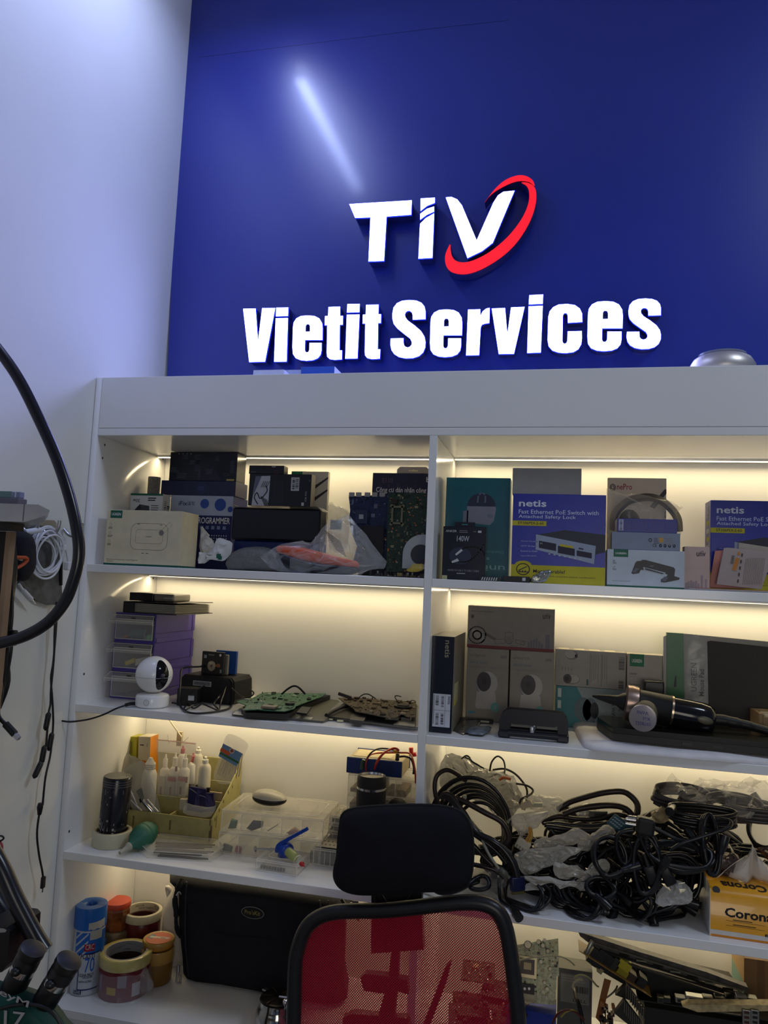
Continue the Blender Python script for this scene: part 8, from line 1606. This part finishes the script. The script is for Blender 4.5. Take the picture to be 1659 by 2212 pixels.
# wooden post with the hanging cable bundle
o=Vector((.055,-.46,FLZ)); a=at(22,1125,-.46); c_=at(6,1560,-.46); WD=mat('pale_wood_post',(.26,.17,.10),.6,var=.2,scale=18)
b=MB(o); V=[]
th=thing('wooden_post','pale wooden post at the left picture edge under the marble shelf','post',o)
b.box((a.x-.006,-.46,FLZ),(a.x+.003,-.447,za-.0405),WD,bev=.001); b.build('post',th)
b=MB(o); b.box((-.0005+.001,-.458,FLZ),(a.x-.0065,-.452,za-.0405),cm('14110f',.7)); b.build('dark_panel',th)
rd=random.Random(6)
for k in range(6):
    P=[(22+3*k%11+rd.uniform(-2,2),1150),(24+2*k+rd.uniform(-2,2),1230),(26-k+rd.uniform(-2,3),1330),(20+rd.uniform(-8,9),1395),(8+3*k*.8,1440+6*k),(2+rd.uniform(-4,6),1480+10*k)]
    b=MB(at(24,1200,-.43)); b.tube([at(u,v,-.43+.004*k) for u,v in P],.0022,RUB,7); tag(b.build('usb_cable'),'thin black cable in the bundle hanging along the wooden post','cable','cables hanging along the wooden post')
b=MB(at(25,1375,-.43)); b.box((-.006,-.005,-.012),(.006,.005,.012),K_,Mx(at(27,1378,-.435)),bev=.002); tag(b.build('ferrite_clip'),'black square ferrite clip on the bundle beside the post','clip')
b=MB(at(6,1450,-.40)); P=[at(-6,1440,-.42),at(4,1440,-.42),at(9,1450,-.42),at(4,1460,-.42),at(-6,1462,-.42)]; b.tube(P,.0028,WC,8); tag(b.build('white_cable_tie'),'white cable bend peeking out at the left edge by the post','cable')
o=at(30,1570,-.44); th=thing('usb_cable','black usb cable with steel plug pointing down right at left edge','cable',o)
b=MB(o); b.tube([at(0,1460,-.43),at(3,1500,-.44),at(-4,1535,-.44),at(0,1552,-.44),at(14,1566,-.44)],.003,RUB,8); b.build('cable_cord',th); b=MB(o); b.tube([at(12,1564,-.44),at(32,1586,-.44)],.0055,K_,10,raw=True); b.build('plug_grip',th); b=MB(o); b.tube([at(32,1586,-.44),at(41,1596,-.44)],.0042,CHROME,4,raw=True); b.build('plug_tip',th)
# long pair of cables hanging on the wall
o=wl(117,1320,.02); th=thing('adapter_cable','long black twisted cable pair hanging down the left wall','cable',o)
A1=[(125,1310),(120,1370),(116,1430),(111,1480),(110,1500),(108,1540),(103,1545+0),(102,1580)]
b=MB(o); b.tube([wl(u,v,.018) for u,v in ((124,1300),(121,1360),(115,1430),(110,1465),(113,1510),(115,1560),(112,1600),(108,1635),(98,1680),(92,1740))],.0021,RUB,8)
b.tube([wl(u,v,.020) for u,v in ((122,1300),(118,1360),(117,1410),(114,1450),(110,1490),(109,1520),(104,1545),(102,1580),(98,1620),(90,1650),(78,1672))],.0021,RUB,8); b.build('cable_strand',th)
for u,v,l_ in ((102,1558,14),(109,1602,14),(93,1630,16),(82,1662,10)): b=MB(o); p=wl(u,v,.02); b.lathe([(.002,-.018),(.0052,-.014),(.0055,-.010),(.0055,.010),(.0052,.014),(.002,.018)],K_,Mx(p,rx=-10 if v<1640 else -35),12); b.build('ferrite_bead',th)
b=MB(o); b.tube([wl(92,1738,.02),wl(86,1752,.02),wl(80,1800,.02),wl(84,1845,.02),wl(91,1880,.02),wl(93,1897,.02)],.0021,RUB,8); b.lathe([(.002,-.012),(.004,-.010),(.006,.004),(.004,.012)],K_,Mx(wl(86,1748,.02)),12); b.build('lower_strand',th)
b=MB(o); p=wl(93,1905,.02); b.box((-.003,-.0045,-.012),(.003,.0045,.010),K_,Mx(p),bev=.001); b.box((-.001,-.0015,-.020),(.001,.0015,-.012),CHROME,Mx(p)); b.build('plug',th)
b=MB(at(70,1668,-.2)); p=wl(76,1668,.02); b.tube([p+Vector((0,0,.004)),p+Vector((0,-.004,-.008))],.0014,CHROME,6,raw=True); b.build('plug_tip',th)
# big gooseneck tube close to the camera
yg=-.62; o=at(176,1180,yg); th=thing('gooseneck_arm','thick black flexible lamp arm looping in from the left edge','lamp arm',o)
P=[at(u,v,y_) for u,v,y_ in ((-60,700,yg-.05),(-15,737,yg-.03),(28,790,yg-.015),(70,865,yg),(110,945,yg),(140,1020,yg),(160,1100,yg),(166,1180,yg),(158,1240,yg),(135,1300,yg),(95,1350,yg-.01),(45,1382,yg-.02),(0,1396,yg-.03),(-50,1400,yg-.04))]
P=[]
for u,v in ((-60,690),(-12,745),(38,815),(84,905),(124,995),(152,1080),(168,1155),(170,1205),(160,1250),(140,1300),(105,1343),(60,1371),(10,1387),(-50,1395)): P.append(at(u,v,yg))
b=MB(o); b.tube(P,.0073,mat('gooseneck_black',(.010,.010,.014),.25,var=.05,bump=.0),18,8); b.build('flexible_tube',th)
# arms to the microscope, bottom left
for k,(pts,r_,lb) in enumerate(((((-40,1800),(0,1868),(30,1935),(58,1990),(80,2030),(96,2055)),.0095,'right black lamp arm slanting down behind the eyepieces'),(((-40,1900),(0,1965),(30,2000),(60,2040),(80,2072)),.0125,'left thicker black lamp arm slanting down to the eyepieces'))):
    P=[at(u,v,-.70+.03*k) for u,v in pts]; b=MB(P[2]); b.tube(P,r_,MT['gooseneck_black'],16,4); tag(b.build('support_arm'),lb,'lamp arm')
# microscope
ye=-.80
def eyep(nm,lb,top,bot,wt):   # from eye cup to body
    a=at(*top,ye); c_=at(*bot,ye); c_.y+=.0; L=(c_-a).length; M=axm(a,c_); r_=wt; b=MB(o); b.lathe([(r_*.78,0),(r_*.98,.001),(r_*1.0,.006),(r_*.94,.009),(r_*.92,.010),(r_*.96,.012),(r_*.96,L*.40)],K_,M,40)
    b.lathe([(0,.002),(r_*.78,.0)],cm('101014',.15),M,32,cap=False); b.build('eyepiece',th)
    b=MB(o); b.lathe([(r_*.93,L*.40),(r_*.93,L*.53)],CHROME,M,40,cap=False); b.build('silver_ring',th)
    b=MB(o); b.lathe([(r_*.92,L*.53),(r_*.95,L*.56),(r_*.93,L),(r_*.8,L*1.05)],K_,M,40); b.build('eye_tube',th)
    b=MB(o); b.blob(M@Vector((r_*1.0,0,L*.40)),(.005,.005,.004),K_,0,1,0,2); b.build('set_screw',th)
o=at(60,2212,ye); th=thing('microscope','green stereo microscope with two black eyepieces at bottom left corner','microscope',o)
eyep('eyepiece','',(73,2046),(24,2145),.0122); eyep('eyepiece','',(151,2072),(92,2172),.0122)
GM=mat('microscope_green',(.004,.040,.031),.5,var=.05,spec=.25)
b=MB(o); B1=[(-60,2128),(0,2129),(40,2136),(80,2150),(110,2172),(140,2212),(160,2260),(-60,2300)]; W=[at(u,v,ye) for u,v in B1]; b.pillow(spline(W,3,True),.020,GM,K=7,p=4,T2=.012); b.build('head_body',th)
b=MB(o); P=[at(u,v,ye-.0215) for u,v in ((-10,2190),(30,2175),(80,2176),(112,2190),(130,2212),(-10,2260))]; W=[Vector(p) for p in P]; b.tube([at(u,v,ye-.019) for u,v in ((-20,2186),(20,2174),(60,2170),(95,2176),(120,2195),(135,2220))],.0016,K_,8)
F_=Mx(at(0,2160,ye-.0212),rx=90); b.text('2017',.0,.007,cm('a8acb4',.3),Mx(at(-6,2160,ye-.0212),rx=90,ry=6),.02) if 0 else b.text('eyM',.032,.0075,cm('a8acb4',.3,metal=.5),Matrix.Translation(at(-4,2152,ye-.0212))@Matrix.Rotation(R(12),4,'Y')@Matrix.Rotation(R(90),4,'X'),.04); b.text('17',.022,.012,cm('a8acb4',.3,metal=.5),Matrix.Translation(at(8,2213,ye-.0215))@Matrix.Rotation(R(-4),4,'Y')@Matrix.Rotation(R(90),4,'X'),.02); b.build('nameplate',th)
# stand under the microscope, on the bench (outside the frame), black box and small red knob
b=MB(o); q=at(20,2230,ye); b.tube([q+Vector((0,.01,-.02)),q+Vector((0,.02,-.20))],.02,K_,16,raw=True); b.build('focus_column',th)
zt_=q.z-.205; b=MB(o); b.box((q.x-.10,ye-.10,zt_-.015),(q.x+.09,ye+.14,zt_),K_,bev=.004); b.build('base_plate',th)
bt=thing('workbench','wooden workbench top on steel legs under the microscope','workbench',(.06,-1.0,FLZ)); 
b=MB(bt.location); b.box((.002,-1.35,zt_-.045),(q.x+.11,ye+.22,zt_-.0155),WD,bev=.002); b.build('bench_top',bt)
for xx in (.03,q.x+.08):
    for yy in (-1.32,ye+.19): b=MB(bt.location); b.box((xx-.02,yy-.02,FLZ),(xx+.02,yy+.02,zt_-.0455),K_); b.build('leg',bt)
ybx=-.72; a=at(-60,2004,ybx); c_=at(18,2060,ybx); th=thing('device_box','black plastic device with grey screen frame at the left edge','device',(a.x,ybx,c_.z-.03))
b=MB(th.location); P=[at(u,v,ybx) for u,v in ((-40,1998),(14,2004),(21,2012),(16,2085),(4,2100),(-40,2105))]; b.prism([(p.x,p.z) for p in P],ybx,ybx+.05,K_); b.build('housing',th); b=MB(th.location); P=[at(u,v,ybx-.0005) for u,v in ((-30,2003),(8,2006),(14,2010),(11,2014),(-30,2016))]; b.prism([(p.x,p.z) for p in P],ybx-.0006,ybx,GR); b.build('screen_frame',th)
b=MB(at(0,1832,-.6)); b.blob(at(-4,1832,-.6),(.006,.006,.009),cm('8a1434',.4),0,1,0,3); tag(b.build('crimson_ball'),'small crimson knob just inside the left picture edge','knob')
b=MB(at(0,1810,-.6)); b.tube([at(-8,1806,-.6),at(4,1806,-.6),at(8,1811,-.6),at(2,1816,-.6),at(-8,1820,-.6)],.0012,K_,6); tag(b.build('wire_hook'),'small dark wire hook above the crimson knob at left edge','hook')
